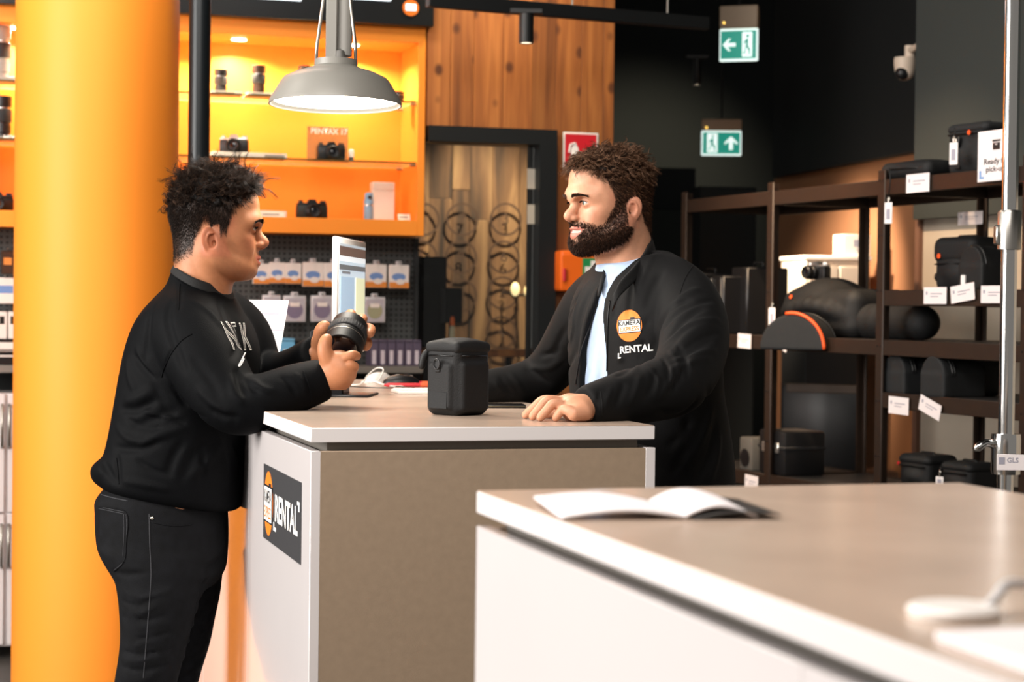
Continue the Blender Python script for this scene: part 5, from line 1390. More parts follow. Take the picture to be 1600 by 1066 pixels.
f = at_wall('white_box', 'white cardboard box standing on the cabinet floor', 'box', on_shelf(597, 330, .16), .16, z3)
MB().box(-.045, .045, -.03, .03, 0, .125, .002).build('carton', pm('white_carton', 'ece2d6', .5), f); MB().box(-.045, .045, -.0306, .03, .125, .158, .002).build('carton_lid', pm('white_carton', 'ece2d6', .5), f)
card('cream price card in front of the dark camera on the cabinet floor', on_shelf(425, 338, .05), .05, z3, .10, .025)
card('cream price card at the right end of the cabinet floor', on_shelf(632, 342, .05), .05, z3, .05, .03)
f = at_wall('card_stack', 'stack of cream cards at the left of the cabinet floor', 'cards', on_shelf(423, 325, .16), .16, z3)
MB().box(-.06, .06, -.03, .03, 0, .03, .002).build('cards', M_CARD, f); MB().box(-.05, .05, -.031, -.030, .01, .016).build('printed_line', M_PRT, f)

# ---- left cabinet stock
zL1, zL2 = DW(10, 130, .1)[1], DW(10, 220, .1)[1]
lens('long pale grey telephoto lens at the left edge of the photo', wall_world(on_shelf(2, 80, .12), .12, zL1 + .02), .20, .036, TH, pm('grey_lens', '8b8580', .45))
lens('black lens on the second shelf at the left edge', wall_world(on_shelf(4, 180, .12), .12, zL2 + .012), .16, .034, TH, None)
for z_, lab, tx in ((zL1, 'grey plinth under the pale telephoto lens', ''), (zL2, 'grey plinth lettered MIX under the black lens at the left edge', 'MIX')):
    t = at_wall('lens_plinth', lab, 'plinth', on_shelf(2, 130, .12), .12, z_ + .003); MB().box(-.055, .055, -.05, .05, 0, .012 + (.008 if not tx else 0), .002).build('block', pm('grey_plinth', '8f8a84', .5), t)
    if tx: text_part('plinth_text', tx, .026, M_LOGOW, t, T4(.030, -.0515, .006), .0006)
camera_body('dark camera on the floor of the left cabinet', wall_world(on_shelf(-4, 320, .12), .12, z3), TH, .12, M_BLK, M_BLK)

# ---- pegboard with hanging packets
M_PEG = bpy.data.materials.new('pegboard'); M_PEG.use_nodes = True
nt = M_PEG.node_tree; bs = nt.nodes['Principled BSDF']; tc = nt.nodes.new('ShaderNodeTexCoord'); vo = nt.nodes.new('ShaderNodeTexVoronoi'); vo.inputs['Scale'].default_value = 45; vo.inputs['Randomness'].default_value = 0
cr = nt.nodes.new('ShaderNodeValToRGB'); cr.color_ramp.elements[0].position = .22; cr.color_ramp.elements[0].color = lin('16181a'); cr.color_ramp.elements[1].position = .30; cr.color_ramp.elements[1].color = lin('454746')
nt.links.new(tc.outputs['Object'], vo.inputs['Vector']); nt.links.new(vo.outputs['Distance'], cr.inputs['Fac']); nt.links.new(cr.outputs['Color'], bs.inputs['Base Color']); bs.inputs['Roughness'].default_value = .6
zP = DW(600, 571, .1)[1]
pb = at_wall('pegboard', 'dark grey perforated panel with hooks under the orange cabinet', 'pegboard', sA, .20, 0)
MB().box(0, DW(646, 450, .2)[0] - sA, 0, .02, zP - .02, zBot - .002).build('perforated_panel', M_PEG, pb)
MB().box(DW(646, 450, .2)[0] - sA, DW(652, 450, .2)[0] - sA, -.02, .02, .1, zBot - .002).build('upright', pm('grey_upright', '2a2c2d', .5), pb)
shf = at_wall('peg_shelf', 'grey metal shelf under the pegboard carrying small boxes', 'shelf', sA, -.02, 0)
MB().box(0, DW(652, 571, .0)[0] - sA + .02, 0, .2, zP - .028, zP, .002).build('shelf_board', pm('grey_metal_shelf', '807c76', .45, .3), shf)
lowc = at_wall('base_cabinet', 'dark base cabinet under the grey shelf behind the counter', 'cabinet', DW(200, 571)[0], 0, 0)
MB().box(0, DW(652, 571)[0] - DW(200, 571)[0], .02, .2, .08, zP - .15).build('cabinet_body', pm('dark_base', '26282a', .5), lowc)
for i in range(3):
    w_ = (DW(652, 571)[0] - DW(200, 571)[0])/3; dd = MB().box(i*w_ + .004, (i+1)*w_ - .004, .0, .02, .1, zP - .16, .002).build('cabinet_door', pm('dark_base_door', '303234', .45), lowc)
    MB().cyl((i*w_ + w_*.8, -.02, zP - .3), (i*w_ + w_*.8, -.02, zP - .4), .005).build('handle', M_STEEL, dd)
M_PKW = pm('packet_white', 'e7ddd6', .5); M_PKO = pm('packet_orange', 'e08a3c', .5); M_PKB = pm('packet_blue_art', '6f8fc4', .5); M_PKP = pm('packet_purple_art', '7a6f86', .5); M_CLEAR = pm('clear_case', 'c9c6c8', .25)
def packet1(label, px, py, w, h):
    s_, z_ = DW(px, py, .10)
    t = at_wall('hanging_packet', label, 'packet', s_, .10, z_, 'white and orange packets on the pegboard')
    MB().box(-w/2, w/2, -.012, .012, -h, 0, .003).build('packet_body', M_PKW, t)
    MB().box(-w/2 + .001, w/2 - .001, -.0128, -.012, -h + .002, -h*.74, .0002).build('orange_band', M_PKO, t)
    MB().prism(disc(-.002, -h*.52, w*.34, h*.16), .0006, T4(0, -.0128, 0)).build('printed_art', M_PKB, t, 0)
    MB().prism(disc(w*.05, -h*.72, w*.22, h*.12), .0008, T4(0, -.0140, 0)).build('printed_badge', M_PKW, t, 0)
    MB().box(-w*.16, w*.16, -.002, .002, -.001, .016, .003).build('hang_tab', M_CLEAR, t)
    MB().tube([(0, -.05, .010), (0, -.045, .008), (0, .10, .008)], .0022, 6).build('peg_hook', M_STEEL, t)
lab1 = ['leftmost white packet behind the chin of the sweatshirt wearer', 'second white and orange packet from the left on the upper hook row', 'third white and orange packet from the left on the upper hook row', 'fourth, larger white and orange packet on the upper hook row', 'fifth packet on the upper row, left of the computer screen', 'packet on the upper row half hidden behind the computer screen', 'second packet from the right on the upper hook row', 'rightmost white and orange packet on the upper hook row']
for lb, (px, py, w, h) in zip(lab1, ((408, 412, .066, .082), (433, 410, .066, .084), (458, 411, .066, .084), (489, 410, .086, .098), (522, 411, .086, .098), (556, 412, .086, .098), (588, 413, .084, .096), (623, 414, .084, .096))):
    packet1(lb, px, py, w, h)
def packet2(label, px, py, w, h, art):
    s_, z_ = DW(px, py, .10)
    t = at_wall('filter_case', label, 'filter case', s_, .10, z_, 'clear filter cases on the pegboard')
    MB().box(-w/2, w/2, -.010, .010, -h, 0, .004, 2).build('case', M_CLEAR, t)
    MB().box(-w*.42, w*.42, -.0106, -.010, -h*.94, -h*.10, .0002).build('insert_card', pm('insert_grey', 'b4aeb6', .5), t)
    MB().prism(disc(0, -h*.55, w*.36, w*.36), .0008, T4(0, -.0116, 0)).build('filter_disc', art, t, 0)
    MB().box(-w*.22, w*.22, -.0128, -.0118, -h*.42, -h*.26).build('printed_line', M_PKW, t)
    MB().box(-w*.16, w*.16, -.002, .002, -.001, .014, .003).build('hang_tab', M_CLEAR, t)
    MB().tube([(0, -.05, .008), (0, -.045, .006), (0, .10, .006)], .0022, 6).build('peg_hook', M_STEEL, t)
M_PKY = pm('filter_yellowish', '9c9a7c', .4)
for lb, a in zip(('clear filter case partly behind the white leaflet', 'filter case with grey disc, second in the lower hook row', 'filter case with purple disc, third in the lower hook row', 'filter case mostly hidden behind the computer screen', 'filter case with pale disc, rightmost of the lower hook row'), ((424, 461, .075, .106, M_PKP), (460, 462, .092, .106, M_PKP), (503, 462, .092, .106, M_PKP), (541, 463, .086, .106, M_PKP), (585, 464, .088, .104, M_PKY))):
    packet2(lb, *a)
M_BOXP = pm('box_purple_grey', '5a5064', .5); M_BOXW = pm('box_print_pale', 'cfc6d0', .5); M_BOXB = pm('box_blue', '6fb4de', .5)
def small_box(label, px, w, h, m, m2, off=.05, group='small boxes on the grey shelf'):
    s_, z_ = DW(px, 560, off)
    t = at_wall('small_box', label, 'box', s_, off, zP, group)
    MB().box(-w/2, w/2, -.03, .06, 0, h, .0015).build('carton', m, t)
    MB().box(-w*.28, w*.20, -.0306, -.030, h*.18, h*.60, .0001).build('printed_label', m2, t)
    MB().prism(disc(-w*.04, h*.14, w*.26, w*.26, 16), .0006, T4(0, -.0308, 0)).build('printed_dot', m2, t, 0)
    MB().box(-w/2 + .001, w/2 - .001, -.0304, -.030, h*.9, h*.93, .0001).build('lid_line', M_BLK, t)
nm = ['first', 'second', 'third', 'fourth', 'fifth', 'sixth']
for i, px in enumerate((582.5, 596, 609.5, 623, 636.5, 649)): small_box(f'purple-grey box, {nm[i]} right of the computer screen on the grey shelf', px, .032, .105, M_BOXP, M_BOXW)
small_box('light blue box on the grey shelf behind the far sleeve', 447, .058, .108, M_BOXB, M_PKW)
for i, px in enumerate((466, 479, 491, 503)): small_box(f'dark box with pale print, {nm[i]} right of the light blue box', px, .030, .10, M_BOXP if i > 1 else M_BLK, M_BOXW)
# ---- left edge: packets, white boxes and a white drawer unit
for i, (px, py, w, h, m_, lb) in enumerate(((12, 392, .05, .09, M_BRONZE, 'dark packet with orange print at the left edge under the cabinet'), (8, 434, .10, .10, M_PKW, 'white and blue packet at the left edge'), )):
    s_, z_ = DW(px, py, .10); t = at_wall('hanging_packet', lb, 'packet', s_, .10, z_)
    MB().box(-w/2, w/2, -.012, .012, -h, 0, .003).build('packet_body', m_, t); MB().box(-w*.3, w*.3, -.0128, -.012, -h*.6, -h*.3).build('printed_art', M_PKO if i == 0 else M_PKB, t); MB().tube([(0, -.05, .008), (0, .10, .008)], .0022, 6).build('peg_hook', M_STEEL, t)
for px, lb in ((3, 'white carton at the far left edge of the middle shelf'), (20, 'white carton beside the orange pillar on the middle shelf')):
    s_, z_ = DW(px, 535, .08); t = at_wall('white_box', lb, 'box', s_, .08, z_)
    MB().box(-.018, .018, -.03, .05, 0, .118, .002).build('carton', M_PKW, t); MB().box(-.010, .008, -.0306, -.03, .07, .10).build('printed_art', M_BLK, t)
s_, z_ = DW(10, 537, .06); t = at_wall('wire_shelf', 'thin grey shelf under the white cartons at the left edge', 'shelf', s_, .06, z_); MB().box(-.3, .12, -.06, .13, -.012, 0, .002).build('shelf_board', pm('grey_metal_shelf', '807c76', .45, .3), t)
MB().box(-.3, .12, -.062, -.058, -.02, .006).build('price_strip', M_PKW, t)
t = at_wall('camera_kit_box', 'black boxed kit with white print at the left edge', 'box', DW(10, 600, .06)[0], .06, zP); MB().box(-.08, .06, -.03, .08, 0, .10, .002).build('carton', M_BLK, t)
for i in range(3): MB().box(-.05, .03, -.0308, -.03, .03 + .02*i, .038 + .02*i).build('printed_line', M_PKW, t)
dw = at_wall('drawer_unit', 'white drawer unit with metal handles beside the orange pillar', 'drawers', DW(-60, 800)[0], -.12, 0)
x1 = DW(25, 800, -.12)[0] - DW(-60, 800)[0]; zt_ = DW(15, 615, -.12)[1]
MB().box(0, x1, .02, .3, .05, zt_, .002).build('unit_body', M_WHITE, dw)
xs = DW(9, 800, -.12)[0] - DW(-60, 800)[0]
for a_, b2 in ((0, xs - .006), (xs + .006, x1)):
    for z0_, z1_ in ((.06, zt_*.55), (zt_*.55 + .006, zt_ - .002)):
        dd = MB().box(a_, b2, 0, .02, z0_, z1_, .002).build('drawer_front', M_WHITE, dw)
        hx = xs + (-.016 if a_ == 0 else .010)
        MB().tube([(hx, 0, z1_ - .04), (hx, -.025, z1_ - .05), (hx, -.025, z1_ - .19), (hx, 0, z1_ - .20)], .006, 8).build('handle', M_STEEL, dd, 180)
# ---- signs on the pine boards
M_RED = pm('sign_red', 'c8202c', .4)
s0_, z1_ = DW(884, 205, -.02); s1_, _ = DW(939, 205, -.02); w = s1_ - s0_
t = at_wall('fire_sign', 'red fire extinguisher sign with white border on the pine boards', 'sign', (s0_ + s1_)/2, .015, z1_ - w)
MB().box(-w/2, w/2, -.003, .003, 0, w, .002).build('white_border', M_LOGOW, t); MB().box(-w*.45, w*.45, -.0042, -.003, w*.05, w*.95, .0005).build('red_field', M_RED, t)
MB().lathe([(.0, 0), (w*.11, 0), (w*.11, w*.34), (w*.06, w*.42), (w*.04, w*.50), (0, w*.5)], 16, T4(-w*.17, -.004, w*.22) @ Matrix.Diagonal((1, .06, 1, 1))).build('extinguisher_symbol', M_LOGOW, t)
MB().tube([(-w*.17, -.005, w*.70), (-w*.30, -.005, w*.66), (-w*.33, -.005, w*.45)], w*.03, 6).build('hose_symbol', M_LOGOW, t)
MB().prism([(w*.12, w*.2), (w*.36, w*.2), (w*.40, w*.42), (w*.32, w*.40), (w*.30, w*.58), (w*.22, w*.42), (w*.14, w*.5)], .001, T4(0, -.0052, 0)).build('flame_symbol', M_LOGOW, t, 0)
M_AED = pm('first_aid_orange', 'ee6a16', .4)
s0_, z0_ = DW(870, 455, -.05); s1_, z1_ = DW(944, 393, -.05); w = s1_ - s0_; h = z1_ - z0_
t = at_wall('first_aid_box', 'orange first aid cabinet with green cross beside the door frame', 'first aid box', s0_, -.10, z0_)
MB().box(0, w, 0, .12, 0, h, .012, 3).build('case', M_AED, t); MB().box(w*.02, w*.98, -.002, .0, h*.0 + .004, h*.88, .001).build('door', M_AED, t)
cg = pm('cross_green', '1f8a4c', .5)
cx, cz, q_ = w*.70, h*.52, h*.30
fl = MB().box(cx - q_, cx + q_, -.0034, -.002, cz - q_, cz + q_).build('green_plate', cg, t)
MB().box(cx - q_*.3, cx + q_*.3, -.0044, -.0034, cz - q_*.8, cz + q_*.8).build('cross_upright', M_LOGOW, fl); MB().box(cx - q_*.8, cx + q_*.8, -.0046, -.0034, cz - q_*.3, cz + q_*.3).build('cross_bar', M_LOGOW, fl)
MB().box(w*.28, w*.50, -.0034, -.002, h*.10, h*.17).build('green_strip', cg, t); MB().box(w*.30, w*.55, -.0034, -.002, h*.90, h*.98).build('pale_strip', M_PKW, t)
MB().cyl((w*.06, -.01, h*.25), (w*.06, -.01, h*.55), .008, n=10).build('latch', M_RED, t)
# ---- ring plaques in the room beyond the door
M_RING = pm('dark_ring_paint', '3a2616', .7); M_DISC = M_OLDWOOD
rp = [(722, 343, '7', 'dark ring plaque numbered 7 seen through the door'), (790, 343, '3', 'dark ring plaque numbered 3, upper right through the door'), (720, 402, '8', 'dark ring plaque numbered 8 under plaque 7'), (787, 402, '6', 'dark ring plaque with 6 in the second row at the right'), (720, 462, '9', 'dark ring plaque in the third row at the left, half hidden'), (785, 458, '2', 'dark ring plaque in the third row at the right'), (783, 520, '4', 'lowest dark ring plaque through the door'), (661, 343, '1', 'dark ring plaque beside the orange cabinet edge'), (658, 402, '5', 'dark ring plaque low beside the pegboard upright')]
for px, py, n_, lb in rp:
    s_, z_ = DW(px, py, OFF - .02); t = at_wall('ring_plaque', lb, 'plaque', s_, OFF - .022, z_, 'round plaques on the old boards')
    MB().lathe([(.073, 0), (.083, 0), (.083, .004), (.073, .004), (.073, 0)], 40, RX(math.pi/2), cap=False).build('ring', M_RING, t, 30)
    text_part('numeral', n_, .075, M_RING, t, T4(0, -.0015, 0), .001)
# things standing in the room beyond the door
def room_thing(name, label, cat, px, off, z): return at_wall(name, label, cat, DW(px, 400, off)[0], off, z)
t = room_thing('loudspeaker', 'tall dark cabinet beyond the door beside the orange cabinet', 'speaker', 668, 1.2, 0)
zt_ = DW(670, 402, 1.2)[1]; MB().box(-.10, .065, -.12, .12, 0, zt_, .006).build('cabinet', M_BLK, t); MB().box(-.085, .05, -.124, -.12, .9, zt_ - .04, .004).build('grille', M_BLKR, t); MB().lathe([(.04, 0), (.045, .004), (0, .008)], 24, T4(-.02, -.124, zt_ - .12) @ RX(math.pi/2)).build('driver', M_BLK, t)
t = room_thing('computer_monitor', 'black monitor turned sideways on a desk beyond the door', 'monitor', 706, .9, 0)
z0_, z1_ = DW(706, 505, .9)[1], DW(706, 450, .9)[1]; MB().box(-.04, .04, -.05, .05, z0_, z1_, .004).build('screen_housing', M_BLK, t); MB().cyl((0, 0, z0_ - .12), (0, 0, z0_), .012).build('stand', M_BLK, t); MB().box(-.07, .07, -.08, .08, z0_ - .13, z0_ - .12, .003).build('foot', M_BLK, t)
zdk = DW(700, 545, .8)[1]
t = room_thing('desk', 'wooden desk top beyond the door behind the camera bag', 'desk', 750, .8, 0); MB().box(-.35, .22, -.2, .2, zdk - .03, zdk, .003).build('desk_top', M_PINE, t)
for q in (-.32, .19):
    for r_ in (-.17, .17): MB().cyl((q, r_, 0), (q, r_, zdk - .03), .016).build('leg', M_BLK, t)
t = room_thing('marker_bottle', 'small bottle with orange cap on the desk beyond the door', 'bottle', 708, .75, zdk); MB().lathe([(0, 0), (.013, 0), (.013, .09), (.009, .10), (.009, .105)], 14).build('bottle_body', pm('bottle_pale', 'd8c9a8', .4), t); MB().lathe([(.0105, .104), (.0105, .135), (.006, .145), (0, .145)], 14).build('cap', M_AED, t)
for px, py, lb in ((826, 455, 'round cream lamp glowing low beyond the glass door'), (805, 452, 'second cream lamp beyond the glass door, left of the round one')):
    s_, z_ = DW(px, py, 1.5); t = at_wall('wall_lamp', lb, 'lamp', s_, 1.5, z_)
    MB().sphere((0, 0, 0), (.022, .022, .034)).build('lamp_globe', pm('warm_globe', 'f3d79a', .4, emit=.9), t); MB().cyl((0, .02, -.02), (0, .23, -.02), .006).build('bracket', M_BLK, t)
# ---------------------------------------------------------------- shelving with rental bags on the right
M_RACKB = pm('brown_black_steel', '2a1d15', .5, .2, var=.08, scale=20); M_SHB = pm('rack_shelf_board', '1d1a18', .6); M_LABEL = pm('paper_label', 'e6dede', .6); M_INK = pm('faint_ink', '9a98a4', .7)
M_NYL = pm('black_nylon', '08090b', .7, var=.15, scale=50, bump=.4, bscale=350); M_NYL2 = pm('dark_grey_nylon', '141618', .75, var=.15, scale=50, bump=.4, bscale=300); M_ZIPB = pm('zip_black', '08090a', .4)
M_ORT = pm('orange_trim', 'e8541a', .5); M_LOOP = pm('black_strap', '0a0b0c', .6); M_TAG = pm('white_tag', 'e8e2e0', .45); M_CLIP = pm('tag_clip_metal', 'd8d4cc', .25, 1.)
BAY = .78
def RK(a, n, z): return R3 + RD*a + RN*n + UP*z            # along the rack (away from the camera), into the rack, up
def on_rack(px, py, n=0.):
    p = plane_hit(px, py, R3 + RN*n, RN); return (p - R3).dot(RD), p.z
ZT = 1.80; levels = {0: (1.80, 1.42, 1.25, 1.07, .75, .2), 1: (1.80, 1.25, .72, .2), 2: (1.80, 1.25, .72, .2)}
a2 = on_rack(1205, 400)[0]; a1 = on_rack(1070, 400)[0]; a4 = -.80
DP = .42
def bay(label, x0, x1, zs, first):
    t = thing('rack_bay', label, 'shelving', R3 + RD*x0, RRZ)    # local x runs along the rack, y toward the camera side
    L_ = x1 - x0
    for i, z in enumerate(zs):
        sh = MB().box(.02, L_ - .02, -DP + .02, -.002, z - .012, z, .001).build('shelf_board', M_SHB, t)
        MB().box(.02, L_ - .02, -.006, .004, z - .052, z + .002, .002).build('front_rail', M_RACKB, sh)
        MB().box(.02, L_ - .02, -DP, -DP + .01, z - .052, z + .002, .002).build('back_rail', M_RACKB, sh)
        for xx in (.02, L_ - .03): MB().box(xx, xx + .01, -DP, 0, z - .05, z, .001).build('side_rail', M_RACKB, sh)
    for xx in ([0, L_] if first else [L_]):
        for yy in (0, -DP):
            p_ = MB().box(xx - .022, xx + .022, yy - .004, yy + .008, 0, 1.835, .003).box(xx - .005, xx + .005, yy - .03 if yy == 0 else yy, yy + (0 if yy == 0 else .03), 0, 1.83).build('post', M_RACKB, t)
            if yy == 0:
                for k in range(9):
                    for q in (-.010, .010): MB().lathe([(.0035, 0), (.003, .002), (0, .002)], 8, T4(xx + q, .008, 1.80 - k*.19) @ RX(-math.pi/2)).build('bolt', M_BLK, p_)
    return t
bay('nearest shelving bay with labelled black bags by the chrome pole', a4, 0, levels[0], True)
bay('middle shelving bay with the orange-trimmed bag', 0, a2, levels[1], False)
bay('farthest shelving bay behind the jacket wearer', a2, a1, levels[2], False)

def rbag(name, label, cat, px, n, z, group='rental bags on the shelving', turn=0.):
    """a bag standing on the shelf at height z; local x along the rack toward the camera, y into the rack"""
    a_, _ = on_rack(px, 400, n); return thing(name, label, cat, RK(a_, n, z), math.atan2(-RD.y, -RD.x) + turn, group)
def solid(name, m, parent, fn, lo, hi, h=.006):
    V = Vol(lo, hi, h); fn(V); return link(name, np_mesh(name, [piece(V)]), m, parent, 180)
def bag_case(t, w, d, h, rad=.02, lid=.3, m=None, zipc=M_ZIPB):
    m = m or M_NYL
    solid('bag_body', m, t, lambda V: V.rbox((0, 0, h*.5*(1-lid*.2)), (w/2, d/2, h*.5*(1-lid*.2)), rad).ell((0, -d*.2, h*.35), (w*.38, d*.42, h*.28), .02), (-w*.7, -d*.9, -.01), (w*.7, d*.9, h*1.1))
    solid('bag_lid', m, t, lambda V: V.rbox((0, 0, h*(1-lid*.5)), (w/2+.006, d/2+.006, h*lid*.5), rad), (-w*.7, -d*.9, h*.4), (w*.7, d*.9, h*1.15))
    MB().tube([(-w*.42, -d/2 - .006, h*(1-lid)), (w*.42, -d/2 - .006, h*(1-lid))], .003, 6).build('zip', zipc, t)
    MB().tube([(-w*.25, 0, h - .004), (-w*.2, 0, h + .003), (w*.2, 0, h + .003), (w*.25, 0, h - .004)], .005, 8).build('handle', M_LOOP, t, 180)
def hang_tag(label, px, py, ptop, n=-.015, w=.032, h=.072):
    """white plastic tag on a loop"""
    a_, z_ = on_rack(px, py, n); _, zt_ = on_rack(px, ptop, n)
    t = thing('bag_tag', label, 'tag', RK(a_, n, z_), math.atan2(-RD.y, -RD.x) + .35, 'white bag tags')
    MB().box(-w/2, w/2, -.001, .001, -h/2, h/2, .0015).build('tag_card', M_TAG, t); MB().box(-w*.25, w*.25, -.0016, -.001, -h*.3, h*.2).build('printed_line', M_INK, t)
    MB().tube([(0, 0, h/2 - .004), (.004, 0, h/2 + .012), (0, 0, h/2 + .022), (-.004, 0, h/2 + .012)], .0018, 6, closed=True).build('clip', M_CLIP, t, 180)
    MB().tube([(0, 0, h/2 + .02), (.003, .004, (zt_ - z_)*.6 + .02), (-.002, .006, max(zt_ - z_, h/2 + .03))], .0022, 6).build('cord', M_LOOP, t, 180)
def paper(label, px, py, w, h, tilt=0., n=-.012, group='paper labels on the shelf rails', lean=0.):
    w = w*1.45
    a_, z_ = on_rack(px, py, n)
    t = thing('shelf_label', label, 'label', RK(a_, n, z_), math.atan2(-RD.y, -RD.x), group); t.rotation_euler = (lean, tilt, math.atan2(-RD.y, -RD.x))
    MB().box(-w/2, w/2, -.0006, .0006, -h/2, h/2).build('paper_sheet', M_LABEL, t)
    MB().box(-w*.40, -w*.33, -.001, -.0006, h*.05, h*.25).build('printed_mark', M_INK, t); MB().box(-w*.2, w*.32, -.001, -.0006, h*.08, h*.14).build('printed_line', M_INK, t); MB().box(-w*.2, w*.15, -.001, -.0006, -h*.08, -h*.03).build('printed_line', M_INK, t)
    return t
# nearest bay, top shelf
t = rbag('camera_bag', 'flat black padded bag lying on the top shelf', 'bag', 1436, .10, ZT, turn=.15)
solid('bag_body', M_NYL, t, lambda V: V.rbox((0, 0, .032), (.125, .08, .03), .028).ell((.03, 0, .04), (.09, .06, .026), .02), (-.16, -.12, -.01), (.16, .12, .09))
MB().tube([(-.12, -.05, .035), (-.06, -.083, .036), (.06, -.083, .036), (.12, -.05, .035)], .003, 6).build('zip', M_ZIPB, t, 180)
t = rbag('camera_bag', 'upright black bag with buckled lid on the top shelf behind the pick-up sign', 'bag', 1532, .14, ZT, turn=.1); bag_case(t, .19, .14, .17, .025, .22, M_NYL2)
bk_ = MB().box(-.045, -.015, -.088, -.076, .09, .125, .004).build('buckle', M_BLK, t); MB().box(-.038, -.022, -.092, -.088, .098, .118, .002).build('buckle_slot', M_SIL, bk_)
MB().box(-.044, -.016, -.080, -.074, .02, .09, .002).build('strap', M_LOOP, t); MB().lathe([(.008, 0), (.008, .002), (0, .003)], 12, T4(.03, -.083, .135) @ RX(math.pi/2)).build('brand_badge', M_ORT, t)
hang_tag('white tag hanging at the side of the buckled bag on the top shelf', 1490, 240, 200, -.005)
hang_tag('white tag hanging from the flat bag in front of the shelf post', 1388, 333, 262, -.02)
paper('paper label on the top rail under the flat bag', 1434, 286, .092, .062, 0)
sg = paper('white Ready for pick-up sign with a box symbol on the top shelf', 1554, 243, .118, .158, 0, -.03, 'signs'); sg['category'] = 'sign'; sg.name = 'pickup_sign'
for ch in list(sg.children):
    if ch.name.startswith('printed'): bpy.data.objects.remove(ch)
text_part('sign_text', 'Ready for', .024, M_LOGOK, sg, T4(.010, -.0012, -.018), .0004, sx=1.35); text_part('sign_text', 'pick-up', .024, M_LOGOK, sg, T4(.006, -.0012, -.042), .0004, sx=1.35)
MB().box(-.008, .028, -.0014, -.0006, .018, .040).build('box_symbol', M_LOGOK, sg); MB().box(-.011, .031, -.0014, -.0006, .043, .049).build('box_symbol_lid', M_LOGOK, sg); MB().box(.004, .014, -.0018, -.0014, .033, .036).build('box_symbol_slot', M_LABEL, sg)
MB().prism([(-.076, -.070), (-.052, -.070), (-.052, -.063), (-.066, -.063), (-.066, -.044), (-.076, -.044)], .0006, T4(0, -.0012, 0)).build('blue_corner', pm('sign_blue', '6d97c9', .6), sg, 0)
paper('small white sign hanging under the top shelf at the back', 1516, 341, .10, .046, 0, .36)
# nearest bay, second level
t = rbag('camera_bag', 'black shoulder bag with flap on the second shelf', 'bag', 1512, .22, 1.42, turn=.12); bag_case(t, .20, .13, .185, .03, .5)
MB().lathe([(.009, 0), (.009, .002), (0, .003)], 12, T4(-.06, -.074, .12) @ RX(math.pi/2)).build('brand_badge', M_ORT, t); MB().cyl((-.115, -.03, .05), (-.10, -.03, .05), .016, n=12).build('strap_ring', M_BLK, t)
t = rbag('lens_case', 'round-topped black lens case in front of the shoulder bag', 'case', 1534, .09, 1.42, turn=.05)
def arch(V, w, d, h):
    V.rbox((0, 0, h*.3), (w/2, d/2, h*.3), .012); V.put(lambda x, y, z: np.maximum(np.sqrt((x/(w/2))**2 + np.maximum(z - h*.5, 0)**2/(h*.5)**2)*w/2 - w/2, np.maximum(np.abs(y) - d/2, -z)), (-w/2, -d/2, 0), (w/2, d/2, h), .012)
solid('case_body', M_NYL, t, lambda V: arch(V, .12, .09, .145), (-.09, -.08, -.01), (.09, .08, .18), .005)
MB().tube([(.06*math.cos(x), -.028, .075 + .072*math.sin(x)) for x in np.linspace(0, math.pi, 16)], .004, 6).build('zip', M_ZIPB, t, 180); MB().box(-.035, -.015, -.055, -.050, .02, .05).build('white_pull', M_TAG, t)
for px, py, tl, lb in ((1461, 462, 0, 'first paper label on the second shelf rail'), (1504, 458, -.12, 'curled paper label in the middle of the second shelf rail'), (1552, 460, 0, 'paper label on the second rail beside the chrome pole')): paper(lb, px, py, .088, .055, tl)
# third level: long bag, fourth: two arched cases, fifth: low bags
t = rbag('tripod_bag', 'long black tripod bag lying on the third shelf', 'bag', 1405, .16, 1.25)
solid('bag_body', M_NYL, t, lambda V: V.chain([(-.35, .0, .06, .055), (-.1, 0, .064, .06), (.12, 0, .062, .056), (.16, 0, .06, .046)], .02), (-.45, -.08, -.01), (.25, .08, .14), .006); MB().tube([(-.3, -.045, .09), (0, -.05, .1), (.13, -.045, .09)], .003, 6).build('zip', M_ZIPB, t, 180)
for px, n_, turn, w_, lb in ((1432, .10, .0, .13, 'left arched lens case on the fourth shelf'), (1492, .08, .05, .125, 'right arched lens case on the fourth shelf, in front of a black bag')):
    t = rbag('lens_case', lb, 'case', px, n_, 1.07, turn=turn); solid('case_body', M_NYL2, t, lambda V: arch(V, w_, .17, .135), (-.1, -.12, -.01), (.1, .12, .17), .005)
    for y_ in (-.05, -.04): MB().tube([(w_/2*1.01*math.cos(x), y_, .068 + .069*math.sin(x)) for x in np.linspace(0, math.pi, 16)], .0035, 6).build('zip', M_ZIPB, t, 180)
    MB().tube([(-.03, 0, .13), (-.02, 0, .152), (.02, 0, .152), (.03, 0, .13)], .005, 6).build('handle', M_LOOP, t, 180)
t = rbag('camera_bag', 'black bag with ring behind the right arched case', 'bag', 1530, .20, 1.07, turn=.1); bag_case(t, .15, .12, .14, .03, .3); MB().tube([(.0 + .01*math.cos(x), -.07, .06 + .012*math.sin(x)) for x in np.linspace(0, 6.2, 12)], .002, 5).build('ring', M_SIL, t, 180)
paper('paper label on the fourth shelf rail beside the post', 1404, 634, .082, .058, .02); paper('tilted paper label on the fourth shelf rail', 1453, 637, .085, .052, .28)
for px, n_, w_, h_, lb in ((1455, .12, .16, .115, 'low black bag with red badge on the lowest visible shelf'), (1521, .14, .15, .105, 'plain low black bag beside the red-badged one')):
    t = rbag('camera_bag', lb, 'bag', px, n_, .75, turn=.08); bag_case(t, w_, .13, h_, .025, .35)
    if px < 1500: MB().lathe([(.006, 0), (.006, .002), (0, .003)], 10, T4(-.07, -.07, .08) @ RX(math.pi/2)).build('brand_badge', M_RED, t)
